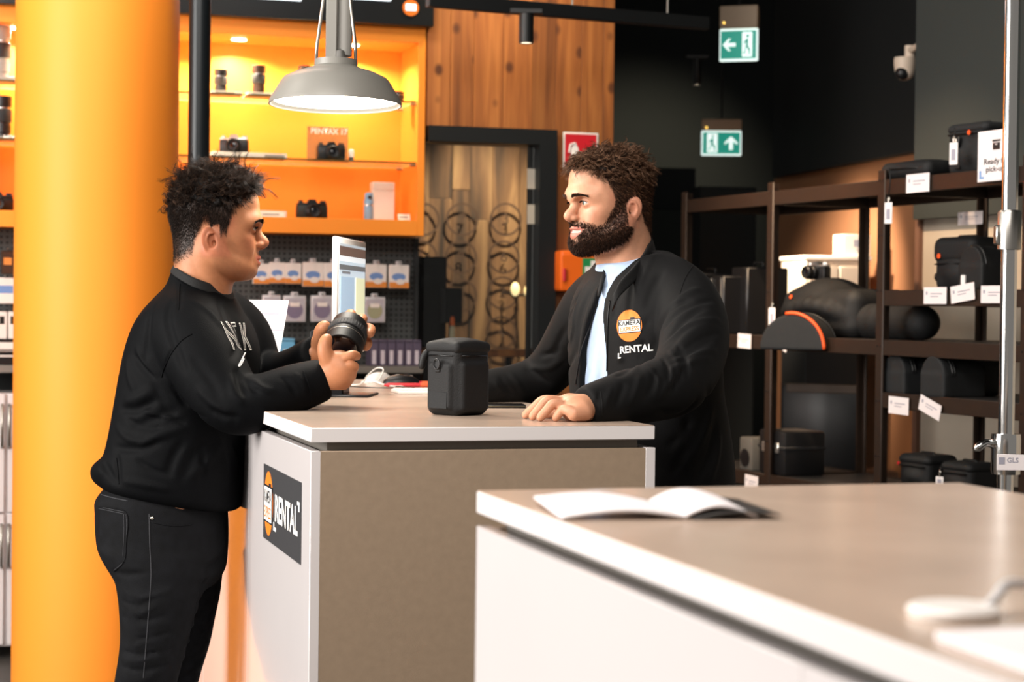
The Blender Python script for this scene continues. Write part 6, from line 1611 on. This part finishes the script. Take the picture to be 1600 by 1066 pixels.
hang_tag('white double tag hanging on the low bag', 1468, 752, 735, -.02, .03, .03)
# middle bay
t = rbag('duffel_bag', 'large black duffel bag on the middle shelf', 'bag', 1318, .20, 1.25, turn=.05)
solid('bag_body', M_NYL, t, lambda V: V.rbox((.02, 0, .09), (.24, .14, .09), .05).ell((-.05, -.02, .15), (.16, .11, .075), .03).chain([(-.2, -.12, .09, .02), (0, -.15, .12, .02), (.2, -.12, .09, .02)], .03), (-.32, -.22, -.01), (.32, .22, .26), .007)
MB().tube([(-.2, -.09, .17), (-.05, -.10, .195), (.12, -.09, .17), (.22, -.06, .14)], .004, 6).build('zip', M_ZIPB, t, 180); MB().lathe([(.008, 0), (.008, .002), (0, .003)], 10, T4(-.13, -.145, .15) @ RX(math.pi/2 - .3)).build('brand_badge', M_ORT, t); MB().box(-.145, -.115, -.152, -.148, .10, .12, .002).build('metal_plate', M_SIL, t)
t = rbag('round_bag', 'black half-round bag with a bright orange zip edge hanging over the shelf', 'bag', 1250, -.05, 1.205, turn=.55)
RB = .105
solid('bag_body', M_NYL2, t, lambda V: V.put(lambda x, y, z: np.maximum(np.sqrt((x/1.35)**2 + np.maximum(z, 0)**2*.55) - RB*.92, np.maximum(np.abs(y) - .06, -.0 - z)), (-.16, -.07, 0), (.16, .07, .16), .015), (-.18, -.1, -.02), (.18, .1, .18), .006)
MB().tube([(RB*1.27*math.cos(x), -.058, RB*1.26*math.sin(x) + .002) for x in np.linspace(.02, 1.75, 18)], .0065, 8).build('orange_zip_edge', M_ORT, t, 180)
MB().tube([(RB*1.27*math.cos(x), .045, RB*1.26*math.sin(x) + .002) for x in np.linspace(.1, 3.0, 18)], .003, 6).build('zip', M_ZIPB, t, 180)
hang_tag('white tag hanging on the middle shelf post beside the orange-trimmed bag', 1206, 496, 480, -.03)
cmr = camera_body('silver-topped camera lying on the black duffel bag', RK(on_rack(1278, 430, .16)[0], .16, 1.25 + .218), math.atan2(-RD.y, -RD.x) + .2, .11, M_BLK, M_SIL, 'rental cameras')
paper('small crumpled paper under the orange-trimmed bag', 1222, 541, .05, .025, .35)
paper('paper label on the middle rail of the farthest bay', 1163, 533, .072, .056, .03); paper('paper label low on the post near the foreground counter', 1174, 755, .07, .06, .03)
t = rbag('equipment_case', 'black case standing low beside the middle post', 'case', 1238, .10, .72); MB().box(-.10, .10, -.08, .1, 0, .17, .012, 2).build('case_body', M_BLK, t); MB().box(-.103, .103, -.083, .103, .10, .112, .003).build('case_seam', M_BLKR, t)
for q in (-.05, .05): MB().box(q - .012, q + .012, -.088, -.08, .085, .125, .003).build('latch', M_SIL, t)
t = rbag('small_speaker', 'small grey speaker low in the farthest bay', 'speaker', 1190, .08, .72); MB().box(-.05, .05, -.06, .06, 0, .13, .008, 2).build('housing', pm('grey_housing', '55524d', .5), t); MB().lathe([(.03, 0), (.035, .004), (0, .006)], 20, T4(0, -.06, .05) @ RX(math.pi/2)).build('driver', M_BLK, t)
# farthest bay: dark upright cases
for i, (px, n_, w_, h_, lb) in enumerate(((1152, .10, .10, .235, 'tall black case with metal edges and a white sticker'), (1112, .16, .16, .25, 'black case left of the sticker case'), (1186, .18, .13, .27, 'black case right of the sticker case'))):
    t = rbag('equipment_case', lb, 'case', px, n_, 1.25); MB().box(-w_/2, w_/2, -.09, .1, 0, h_, .006).build('case_body', M_BLK, t)
    if i == 0:
        for q in (-w_/2 + .008, w_/2 - .008): MB().cyl((q, -.094, .01), (q, -.094, h_ - .01), .004, n=8).build('metal_edge', M_STEEL, t)
        MB().box(-.018, .018, -.0912, -.09, .02, .055).build('white_sticker', M_LABEL, t)
    else: MB().tube([(-.04, 0, h_), (-.035, 0, h_ + .02), (.035, 0, h_ + .02), (.04, 0, h_)], .005, 8).build('handle', M_LOOP, t, 180)
# ---- behind the shelving
t = thing('white_cabinet', 'white cabinet with carton on top seen through the middle bay', 'cabinet', Vector((U(1308, 500, 9.15).x, 9.15, 0)), .25)
zc = U(1308, 400, 9.15).z
M_CREAM = pm('cream_lacquer', 'd9c7b4', .5)
MB().box(-.165, .165, 0, .3, zc - .26, zc - .02, .003).build('cabinet_body', M_CREAM, t); MB().box(-.16, .16, 0, .3, .0, zc - .26, .003).build('cabinet_base', M_BLACKP, t); MB().box(-.172, .172, -.01, .31, zc - .02, zc, .003).build('cabinet_top', pm('white_top', 'efe4d8', .4), t)
MB().box(-.15, -.005, -.012, 0, zc - .24, zc - .05, .002).build('cabinet_door', M_CREAM, t); MB().box(.005, .15, -.012, 0, zc - .24, zc - .05, .002).build('cabinet_door', M_CREAM, t)
t2 = thing('white_carton', 'white carton with small print standing on the white cabinet', 'box', Vector((U(1335, 400, 9.2).x, 9.23, zc)), .25)
MB().box(-.07, .07, -.04, .08, 0, .105, .002).build('carton', pm('white_top', 'efe4d8', .4), t2); MB().box(-.018, .016, -.0406, -.04, .045, .08).build('printed_mark', M_INK, t2); MB().box(-.004, .002, -.0406, -.04, .02, .04).build('printed_line', M_INK, t2)
def chair(px, Y, label):
    p = U(px, 600, Y); t = thing('office_chair', label, 'chair', (p.x, Y, 0), -.4, None)
    MB().box(-.2, .2, -.2, .2, .46, .52, .03, 2).build('seat', M_BLK, t); MB().box(-.19, .19, .18, .22, .60, 1.02, .03, 2).build('backrest', M_BLK, t); MB().box(-.16, .16, .176, .182, .98, 1.02, .004).build('backrest_edge', pm('dull_bronze', '4b3a2c', .5), t)
    MB().cyl((0, 0, .06), (0, 0, .46), .025).build('column', M_STEEL, t)
    for k in range(5): MB().cyl((0, 0, .08), (.25*math.cos(k*1.257), .25*math.sin(k*1.257), .04), .016).build('leg', M_BLK, t)
    MB().box(-.02, .02, .2, .24, .5, .65).build('spine', M_BLK, t)
chair(1268, 8.4, 'dark office chair seen under the orange-trimmed bag')
p = U(1325, 738, 8.85); t = thing('low_bench', 'low brown wooden bench behind the shelving', 'bench', (p.x, 8.85, 0), .2); MB().box(-.2, .2, -.12, .12, p.z - .05, p.z + .01, .004).build('bench_top', pm('bench_brown', '6b5444', .6), t)
for q in (-.17, .17):
    for r_ in (-.10, .10): MB().box(q - .02, q + .02, r_ - .02, r_ + .02, 0, p.z - .05).build('leg', M_BLK, t)
p = U(1362, 640, 8.3); t = thing('wall_hoop', 'dark round hoop leaning by the tan wall', 'hoop', (p.x + .10, 9.5, p.z), .3); MB().tube([(.13*math.cos(x), 0, .15*math.sin(x)) for x in np.linspace(0, 2*math.pi, 33)[:-1]], .008, 8, closed=True).build('hoop_ring', M_BLK, t, 180); MB().cyl((0, 0, -p.z), (0, 0, -.15), .012).build('hoop_stand', M_BLK, t)
for px, py0, py1, w_, Y_, lb in ((1035, 262, 330, .40, 11.5, 'dark grey wall cabinet at the far end above the jacket collar'), (1135, 292, 420, .34, 11.0, 'tall black locker at the far end behind the farthest bay')):
    p0_, p1_ = U(px, py1, Y_), U(px, py0, Y_); t = thing('far_locker', lb, 'cabinet', (p0_.x, Y_, 0), .1)
    MB().box(-w_/2, w_/2, 0, .4, 0, p1_.z, .004).build('carcass', M_GREEN if w_ > .36 else M_BLACKP, t); MB().box(-w_/2 + .01, w_/2 - .01, -.015, 0, (.02 if w_ < .36 else p0_.z) + .01, p1_.z - .01, .003).build('locker_door', M_DARK, t)
# ---- chrome pole with clamp at the right edge
M_CHR = pm('chrome', 'e6e6e4', .12, 1.)
PY = 3.9; c = U(1574, 560, PY); t = thing('chrome_pole', 'shiny chrome pole with clamp standing behind the foreground counter', 'pole', (c.x, PY, 0))
MB().lathe([(.0165, 0), (.0165, CEIL)], 32).build('tube', M_CHR, t); zc_ = U(1580, 360, PY).z; MB().lathe([(.0175, zc_ - .04), (.024, zc_ - .039), (.024, zc_ + .035), (.021, zc_ + .04), (.0165, zc_ + .041)], 32, cap=False).build('sleeve_joint', pm('dull_chrome', 'b9b6b0', .3, 1.), t, 35); MB().box(-.030, -.02, -.012, .012, zc_ - .03, zc_ + .01, .003).build('joint_tab', pm('dull_chrome', 'b9b6b0', .3, 1.), t)
zk = U(1565, 710, PY).z; MB().lathe([(.0165, zk - .04), (.029, zk - .04), (.030, zk - .03), (.030, zk + .03), (.029, zk + .042), (.0165, zk + .042)], 32, cap=False).build('clamp', M_CHR, t, 35)
MB().tube([(-.028, -.01, zk + .022), (-.045, -.014, zk + .024), (-.062, -.018, zk + .014), (-.070, -.020, zk + .010)], [.010, .008, .0095, .004], 10).build('clamp_lever', M_CHR, t, 180)
tg = MB().box(-.026, .034, -.0315, -.0305, zk - .030, zk + .002, .0004).build('price_sticker', M_LABEL, t); text_part('sticker_text', 'GLS', .014, M_INK, tg, T4(.006, -.0318, zk - .010), .0003); MB().box(-.022, -.010, -.0319, -.0315, zk - .018, zk - .004).build('sticker_code', M_INK, tg)
# ---------------------------------------------------------------- ceiling fittings and exit signs
M_TRK = pm('black_track', '0a0c0d', .5); M_LENSG = pm('spot_glow', 'ffe9c8', .4, emit=2.2)
def track_spot(label, px, ytop, ybot, Y, on=True):
    b = U(px, ybot, Y); tp = U(px, ytop, Y); r = .022 if Y > 8 else .0275
    t = thing('track_spot', label, 'spotlight', (b.x, Y, b.z), 0, 'black cylinder spotlights')
    h = tp.z - b.z
    MB().lathe([(r*.92, 0), (r, .003), (r, h), (0, h)], 28, cap=False).build('housing', M_TRK, t, 35)
    MB().lathe([(0, .004), (r*.9, .004), (r*.9, .008), (0, .008)], 24).build('spot_lens', M_LENSG, t)
    MB().box(-.06, .06, -.02, .02, h, h + .02, .003).build('adapter', M_TRK, t)
    return t
track_spot('black cylinder spotlight hanging in front of the pine boards', 822, 22, 68, 7.0)
track_spot('black cylinder spotlight in the dark beside the exit signs', 1089, 92, 133, 10.5)
a, b = U(668, 2, 7.0), U(1105, 17, 7.5); dlt = b - a
t = thing('track_rail', 'black lighting rail running across the top of the picture', 'rail', a, math.atan2(dlt.y, dlt.x)); Ln = Vector((dlt.x, dlt.y)).length
MB().box(0, Ln, -.02, .02, -.02, .03, .002).build('rail_profile', M_TRK, t); MB().box(0, Ln, -.006, .006, -.022, -.02).build('rail_slot', M_BLKR, t)
for q in (.15, .5, .85): MB().cyl((Ln*q, 0, .03), (Ln*q, 0, CEIL - a.z), .004, n=8).build('suspension_rod', M_STEEL, t)
M_EXG = pm('exit_green', '0a8f7c', .4, emit=.45); M_EXW = pm('exit_white', 'e9fbf6', .4, emit=.6); M_EXBOX = pm('exit_housing', 'a08a72', .5)
def exit_sign(label, px, py0, py1, pyt, w_px, Y, turn, left_arrow):
    p0, p1 = U(px, py1, Y), U(px, py0, Y); h = p1.z - p0.z; w = w_px*Y/FPX
    t = thing('exit_sign', label, 'exit sign', (p0.x, Y, p0.z), turn, 'green exit signs')
    hb = U(px, pyt, Y).z - p1.z
    MB().box(-w/2, w/2, 0, .05, h, h + hb, .004).build('housing', M_EXBOX, t); MB().cyl((0, .02, h + hb), (0, .02, CEIL - p0.z), .005, n=8).build('hanger', M_TRK, t); MB().lathe([(.006, 0), (.006, .002), (0, .003)], 10, T4(-w*.38, 0, h + hb*.25) @ RX(math.pi/2)).build('test_led', pm('led_amber', 'f0c35a', .4, emit=1.5), t)
    pn = MB().box(-w/2, w/2, .008, .03, 0, h, .004).build('light_panel', M_EXW, t); MB().box(-w*.465, w*.465, .005, .008, h*.07, h*.93, .0005).build('green_field', M_EXG, pn)
    sx = -1 if left_arrow else 1
    MB().box(-sx*w*.23 - w*.13, -sx*w*.23 + w*.13, .003, .005, h*.12, h*.88).build('door_symbol', M_EXW, pn)
    dxx = -sx*w*.23; f_ = lambda *pp: [(dxx + x*w*.14, h*.5 + z*h*.36) for x, z in pp]
    MB().prism(disc(dxx + .1*w*.14, h*.5 + .72*h*.36, h*.05, h*.05, 12), .001, T4(0, .002, 0)).build('runner_head', M_EXG, pn, 0)
    MB().prism(f_((-.1, .5), (.25, .5), (.2, -.1), (.6, -.4), (.5, -.9), (.3, -.9), (.3, -.5), (-.1, -.2), (-.4, -.8), (-.7, -.8), (-.7, -.65), (-.5, -.6), (-.2, 0), (-.2, .2), (-.6, .0), (-.6, .2)), .001, T4(0, .002, 0)).build('runner_body', M_EXG, pn, 0)
    ax_, az = sx*w*.24, h*.5; A = [(-1, 0), (-.1, .95), (.25, .95), (-.25, .28), (1, .28), (1, -.28), (-.25, -.28), (.25, -.95), (-.1, -.95)]
    k = min(w*.17, h*.30)
    A = [(ax_ + x*k, az + z*k) if left_arrow else (ax_ + z*k, az - x*k) for x, z in A]
    MB().prism(A, .001, T4(0, .003, 0)).build('arrow', M_EXW, pn, 0)
exit_sign('green exit sign with left arrow hanging nearest the ceiling', 1153, 44, 95, 8, 60, 9.0, -.30, True)
exit_sign('lower green exit sign with upward arrow in the dark', 1127, 204, 243, 186, 62, 10.5, -.06, False)
# dome camera on the soffit edge
p = U(1414, 90, 8.1); t = thing('dome_camera', 'white dome security camera under the dark ceiling', 'security camera', (p.x, 8.1, p.z)); M_CAMW = pm('camera_white', 'c9b8a6', .5)
MB().cyl((.02, 0, .0), (.02, 0, .05), .022).build('mount', M_CAMW, t); MB().cyl((.02, 0, .03), (.035, -.37, .03), .014).build('arm', M_CAMW, t); MB().lathe([(0, 0), (.044, 0), (.046, -.006), (.046, -.03), (.040, -.06)], 24).build('shell', M_CAMW, t, 35); MB().sphere((0, 0, -.055), .042).build('dome', M_CAMW, t); MB().sphere((-.014, -.016, -.068), .030).build('lens_window', M_BLK, t)

# ---------------------------------------------------------------- on the service counter
def CA(px, py): return U(px, py, z=CT)
M_LBLK = pm('matte_black_barrel', '0b0b0c', .5, spec=.3)
def lens_held():
    a, b = U(548, 507, 4.395), U(533, 550, 4.315); d = (b - a).normalized()
    t = thing('camera_lens', 'large black camera lens held up in both hands over the counter', 'lens', (a + b)/2); t.rotation_mode = 'QUATERNION'; t.rotation_quaternion = d.to_track_quat('Z', 'Y')
    R_ = .0455; L_ = .046
    MB().lathe([(R_*.86, -L_), (R_*.90, -L_ + .001), (R_*.94, -L_*.5), (R_*.98, -L_*.45)], 48).build('mount_barrel', M_LBLK, t, 30)
    MB().lathe([(R_*.98, -L_*.45), (R_, -L_*.43), (R_, -L_*.05), (R_*.97, -L_*.02)], 48, cap=False).build('zoom_ring', M_BLKR, t, 30)
    MB().lathe([(R_*.97, -L_*.02), (R_*.95, .0), (R_*.95, .004), (R_*.99, .006), (R_*.99, .012), (R_*.95, .014)], 48, cap=False).build('focus_ring', M_LBLK, t, 30)
    for k in range(40):
        an = 2*math.pi*k/40
        if k < 1: rb = MB().box(R_*.985, R_*1.01, -.0016, .0016, -L_*.40, -L_*.08, .0004).build('grip_rib', M_BLKR, t)
        else: c_ = rb.copy(); COL.objects.link(c_); c_.rotation_euler = (0, 0, an)
    MB().lathe([(R_*.95, .014), (R_*1.0, .016), (R_*1.0, L_*.97), (R_*.97, L_), (R_*.90, L_), (R_*.88, L_*.86), (R_*.5, L_*.84)], 48, cap=False).build('front_barrel', M_LBLK, t, 30)
    MB().lathe([(R_*.88, L_*.80), (R_*.6, L_*.92), (0, L_*.97)], 48, cap=False).build('front_glass', M_GLS, t, 180)
    MB().lathe([(R_*.985, .0135), (R_*.992, .0135), (R_*.992, .0150), (R_*.985, .0150)], 48, cap=False).build('silver_ring', M_STEEL, t, 30)
    return t
lens_held()
# camera pouch
p = (CA(690, 650) + CA(752, 649))/2 + BK*.035
bag = thing('camera_pouch', 'black upright camera pouch with handle standing on the counter', 'bag', p, .82)
bw, bd, bh = .106, .100, .150
def pouch(V):
    V.rbox((0, 0, bh*.5), (bw/2, bd/2, bh*.5), .019); V.rbox((0, -bd*.46, bh*.42), (bw*.40, .012, bh*.36), .010, .006); V.rbox((-bw*.48, 0, bh*.42), (.010, bd*.36, bh*.34), .009, .006)
    V.fold([(-bw*.5, -bd*.3, bh*.80), (-bw*.5, bd*.1, bh*.815), (-bw*.5, bd*.4, bh*.80)], .004, .002); V.fold([(-bw*.4, -bd*.56, bh*.80), (0, -bd*.56, bh*.815), (bw*.4, -bd*.56, bh*.80)], .004, .002)
solid('pouch_body', M_NYL, bag, pouch, (-.085, -.085, -.01), (.085, .085, bh + .02), .0028)
solid('pouch_lid', M_NYL, bag, lambda V: V.rbox((0, 0, bh*.975), (bw/2 + .0015, bd/2 + .0015, .013), .0115).ell((0, 0, bh*1.02), (bw*.44, bd*.44, .014), .016).fold([(-.05, -.02, bh*1.02), (0, 0, bh*1.06), (.05, .02, bh*1.02)], .006, .002), (-.085, -.085, bh*.85), (.085, .085, bh*1.16), .0028)
MB().tube([(-bw*.34, 0, bh*1.03), (-bw*.28, 0, bh*1.075), (0, 0, bh*1.09), (bw*.28, 0, bh*1.075), (bw*.34, 0, bh*1.03)], .004, 8).build('handle', M_LOOP, bag, 180)
MB().tube([(-bw*.50, -bd*.36, bh*.86), (-bw*.505, 0, bh*.865), (-bw*.50, bd*.36, bh*.86)], .0018, 6).build('zip', M_ZIPB, bag, 180)
MB().tube([(-bw*.36, -bd*.50, bh*.86), (0, -bd*.505, bh*.865), (bw*.36, -bd*.50, bh*.86)], .0018, 6).build('zip', M_ZIPB, bag, 180)
MB().box(-bw*.60, -bw*.56, -.008, .008, bh*.62, bh*.80, .002).build('tab', M_LOOP, bag)
MB().tube([(-bw*.60 - .002, .009*math.cos(x), bh*.74 + .011*math.sin(x)) for x in np.linspace(0, 2*math.pi, 17)[:-1]], .0018, 6, closed=True).build('ring', M_BLK, bag, 180)
MB().box(-bw*.585, -bw*.565, -bd*.28, bd*.28, bh*.10, bh*.34, .002).build('label_patch', M_NYL2, bag)
solid('side_strap', M_LOOP, bag, lambda V: V.chain([(-bw*.46, bd*.48, bh*.90, .006), (-bw*.50, bd*.54, bh*.80, .006), (-bw*.52, bd*.56, bh*.68, .0055)], .006), (-.11, -.02, bh*.4), (0, .11, bh*1.05), .003)
# flat phone behind the pouch
p = CA(792, 637); ph_ = thing('smartphone', 'black phone lying flat beside the camera pouch', 'phone', p, .12); MB().box(-.085, .042, -.03, .03, 0, .0085, .004, 3).build('phone_body', M_BLK, ph_); MB().box(-.083, .040, -.0305, .0305, .003, .0055, .001).build('metal_band', pm('phone_band', '8c8468', .25, .9), ph_); MB().box(-.082, .039, -.027, .027, .0085, .0089).build('phone_screen', M_GLS, ph_)
# keyboard, mouse, pens, cables
p = CA(622, 616); kb = thing('keyboard', 'slim white keyboard lying behind the camera pouch', 'keyboard', p, TH - .05); M_KW = pm('keyboard_white', 'e9e3de', .35)
MB().box(0, .40, 0, .115, 0, .009, .003, 2).build('keyboard_base', M_KW, kb)
key = None
for r_ in range(5):
    for c_ in range(14):
        x_, y_ = .006 + c_*.0278, .006 + r_*.0212
        if key is None: key = MB().box(0, .0252, 0, .0186, .009, .0125, .0015).build('key', M_KW, kb); key.location = (x_, y_, 0)
        else: o = key.copy(); COL.objects.link(o); o.location = (x_, y_, 0)
def mouse(label, px, py, m1, m2, rz):
    t = thing('computer_mouse', label, 'mouse', CA(px, py), rz, 'computer mice'); V = Vol((-.07, -.04, -.005), (.07, .04, .045), .003); V.ell((0, 0, .004), (.056, .030, .028), .01); V.put(lambda x, y, z: -z + 0*x + 0*y, (-.07, -.04, -.005), (.07, .04, .045), .003, 'and')
    link('mouse_shell', np_mesh('mouse_shell', [piece(V)]), m1, t, 180); MB().box(-.054, .054, -.029, .029, 0, .005, .004).build('mouse_base', m2, t); MB().cyl((.030, -.003, .024), (.030, .003, .024), .006, n=12).build('scroll_wheel', m2, t)
mouse('dark mouse with orange tip beside the pens', 627, 602, M_BLK, pm('grey_base', '6a6662', .4), .2); mouse('white mouse beside the screen foot', 592, 598, M_KW, M_KW, 1.0)
for px, py, L_, lb, dz in ((600, 605, .17, 'red marker pen lying nearest the cables', 0), (604, 602, .2, 'second red pen behind the marker', 0)):
    t = thing('red_pen', lb, 'pen', CA(px, py) + UP*.006, TH - .08, 'red pens'); MB().lathe([(0, 0), (.0025, 0), (.006, .012), (.0062, .10), (.0055, L_), (0, L_)], 14, RY(math.pi/2)).build('barrel', pm('pen_red', 'c8323a', .35), t); MB().lathe([(.0064, .105), (.0066, .107), (.0064, L_ - .002)], 14, RY(math.pi/2), cap=False).build('cap', pm('pen_orange', 'd9623a', .35), t)
t = thing('usb_cable', 'looped white charging cable on the counter beside the screen foot', 'cable', CA(575, 602)); M_CBW = pm('cable_white', 'ddd7d0', .4)
MB().tube(catmull(np.array([(-.08, -.03, .004), (-.02, -.05, .004), (.0, 0, .03), (.025, .02, .05), (.045, .0, .045), (.03, -.06, .012), (.0, -.03, .02), (.07, -.12, .004), (.13, -.10, .004)]), 6), .0022, 6).build('cable_run', M_CBW, t, 180); MB().cyl((-.08, -.03, .004), (-.10, -.025, .004), .0045, n=10).build('plug', M_CBW, t)
t = thing('thin_cable', 'thin black cable curling along the counter', 'cable', CA(590, 606)); MB().tube(catmull(np.array([(-.10, .02, .003), (-.03, -.05, .003), (.06, -.09, .003), (.12, -.07, .003), (.05, .03, .003)]), 6), .0016, 6).build('cable_run', M_BLK, t, 180); MB().cyl((-.10, .02, .003), (-.11, .025, .003), .003, n=8).build('plug', M_BLK, t)
# point-of-sale computer: white all-in-one seen nearly edge-on
pa_ = U(527, 460, 4.75); pb_ = U(571, 460, 5.19); dv = (pb_ - pa_); dv.z = 0; sw_ = dv.length; dv.normalize()
z0_, z1_ = U(527, 556, 4.75).z, U(527, 369, 4.75).z
mon = thing('computer_screen', 'white all-in-one computer seen from the side on the counter', 'computer', ((pa_.x + pb_.x)/2, (pa_.y + pb_.y)/2, CT), math.atan2(dv.y, dv.x))
# local x along the screen (away), -y is the display side
MB().box(-sw_/2, sw_/2, 0, .014, z0_ - CT, z1_ - CT, .004, 2).build('housing', M_KW, mon)
M_UI = pm('screen_page', 'b9cbd8', .3, emit=.55)
scn = MB().box(-sw_/2 + .018, sw_/2 - .018, -.0012, 0, z0_ - CT + .062, z1_ - CT - .016).build('display', M_UI, mon)
hh = z1_ - z0_ - .078; zb = z0_ - CT + .062
def ui(nm, x0, x1, q0, q1, col, e=.5): MB().box(-sw_/2 + .018 + x0*(sw_-.036), -sw_/2 + .018 + x1*(sw_-.036), -.0022, -.0012, zb + q0*hh, zb + q1*hh).build(nm, pm('ui_' + col, col, .4, emit=e), scn)
ui('page_banner', 0, 1, .86, .97, '5b4a44'); ui('page_header', 0, 1, .80, .86, 'dfe6ea'); ui('menu_bar', 0, 1, .70, .76, '5e6468'); ui('search_field', .1, .4, .655, .685, '6c7278'); ui('page_column', .05, .55, .05, .62, '9db6cc'); ui('page_notes', .62, .98, .02, .62, 'd9dcb8'); ui('page_top', 0, 1, .97, 1, 'a8b4bc')
MB().box(-.05, .05, .012, .10, .0, z0_ - CT + .06, .004, M=None).build('stand', pm('stand_dark', '2a2b2e', .35, .5), mon); MB().box(-.09, .09, -.06, .11, 0, .006, .003).build('foot', pm('stand_dark', '2a2b2e', .35, .5), mon)
# leaflet stand behind the person's chest
p = U(400, 500, 5.0); t = thing('leaflet_stand', 'white leaflet in a clear slanted stand behind the sweatshirt', 'leaflet', (p.x - .03, 5.0, CT), TH - .15)
ME = RX(-.22); MB().box(-.10, .075, -.0008, .0008, .002, .252, M=ME @ Matrix(((1, 0, .16, 0), (0, 1, 0, 0), (0, 0, 1, 0), (0, 0, 0, 1)))).build('leaflet_sheet', pm('leaflet_white', 'dedadc', .5), t)
MB().box(-.10, .075, .0015, .004, 0, .20, M=ME).build('acrylic_back', pm('clear_acrylic', 'dfe4e6', .1, alpha=.35), t); MB().box(-.10, .075, .0, .09, 0, .004).build('acrylic_foot', pm('clear_acrylic', 'dfe4e6', .1, alpha=.35), t)
for i, (x0, x1) in enumerate(((-.02, .09), (.0, .06), (-.02, .10))): MB().box(x0, x1, -.0014, -.0008, .212 - .022*i, .217 - .022*i, M=ME).build('printed_line', M_INK, t)

# ---------------------------------------------------------------- on the foreground counter
p = U(1040, 800, z=CT); bkt = thing('open_booklet', 'open white booklet lying on the foreground counter', 'booklet', p, TH - .12)
def page(sgn, w, d, lift, z0=0.):
    return lambda u_, v_: Vector((sgn*u_*w, (v_ - .5)*d, .003 + z0 + lift*math.sin(min(1, u_*1.0)*math.pi)*(1 - .25*u_) + .006*u_*v_))
for sgn, w_, nm_ in ((-1, .140, 'left_pages'), (1, .085, 'right_pages')):
    MB().grid(page(sgn, w_, .17, .009 if sgn < 0 else .014), 16, 4).build(nm_, pm('booklet_paper', 'eee8ea', .5), bkt, 180, solid=.003)
MB().grid(lambda u_, v_: Vector((.01 + .10*u_, (v_ - .5)*.172 - .004, .001 + .012*math.sin(u_*2.2)*(1 - .5*u_))), 10, 3).build('cover', pm('booklet_cover_dark', '3a3735', .5), bkt, 180, solid=.0012)
p = U(1490, 965, z=CT); t = thing('charging_puck', 'round white charger with thick cord on the foreground counter', 'charger', p, TH); MB().lathe([(0, 0), (.034, 0), (.036, .003), (.036, .007), (.032, .010), (0, .010)], 36).build('puck', M_KW, t, 35)
MB().tube(catmull(np.array([(.026, -.004, .008), (.035, -.002, .014), (.05, .008, .022), (.075, .02, .020), (.12, .045, .008), (.22, .10, .006)]), 6), .0042, 10).build('cord', pm('cord_grey', 'c9c6c6', .4), t, 180)
p = U(1590, 1040, z=CT); t = thing('paper_stack', 'stack of white paper at the right corner of the foreground counter', 'paper', p, TH); M_PPR = pm('booklet_paper', 'eee8ea', .5)
for i in range(4): o = MB().box(-.008 + .001*i, .20, -.03, .10, .0006 + i*.0016, .002 + i*.0016).build('sheet', M_PPR, t); o.rotation_euler = (0, 0, .01*(i - 1.5))
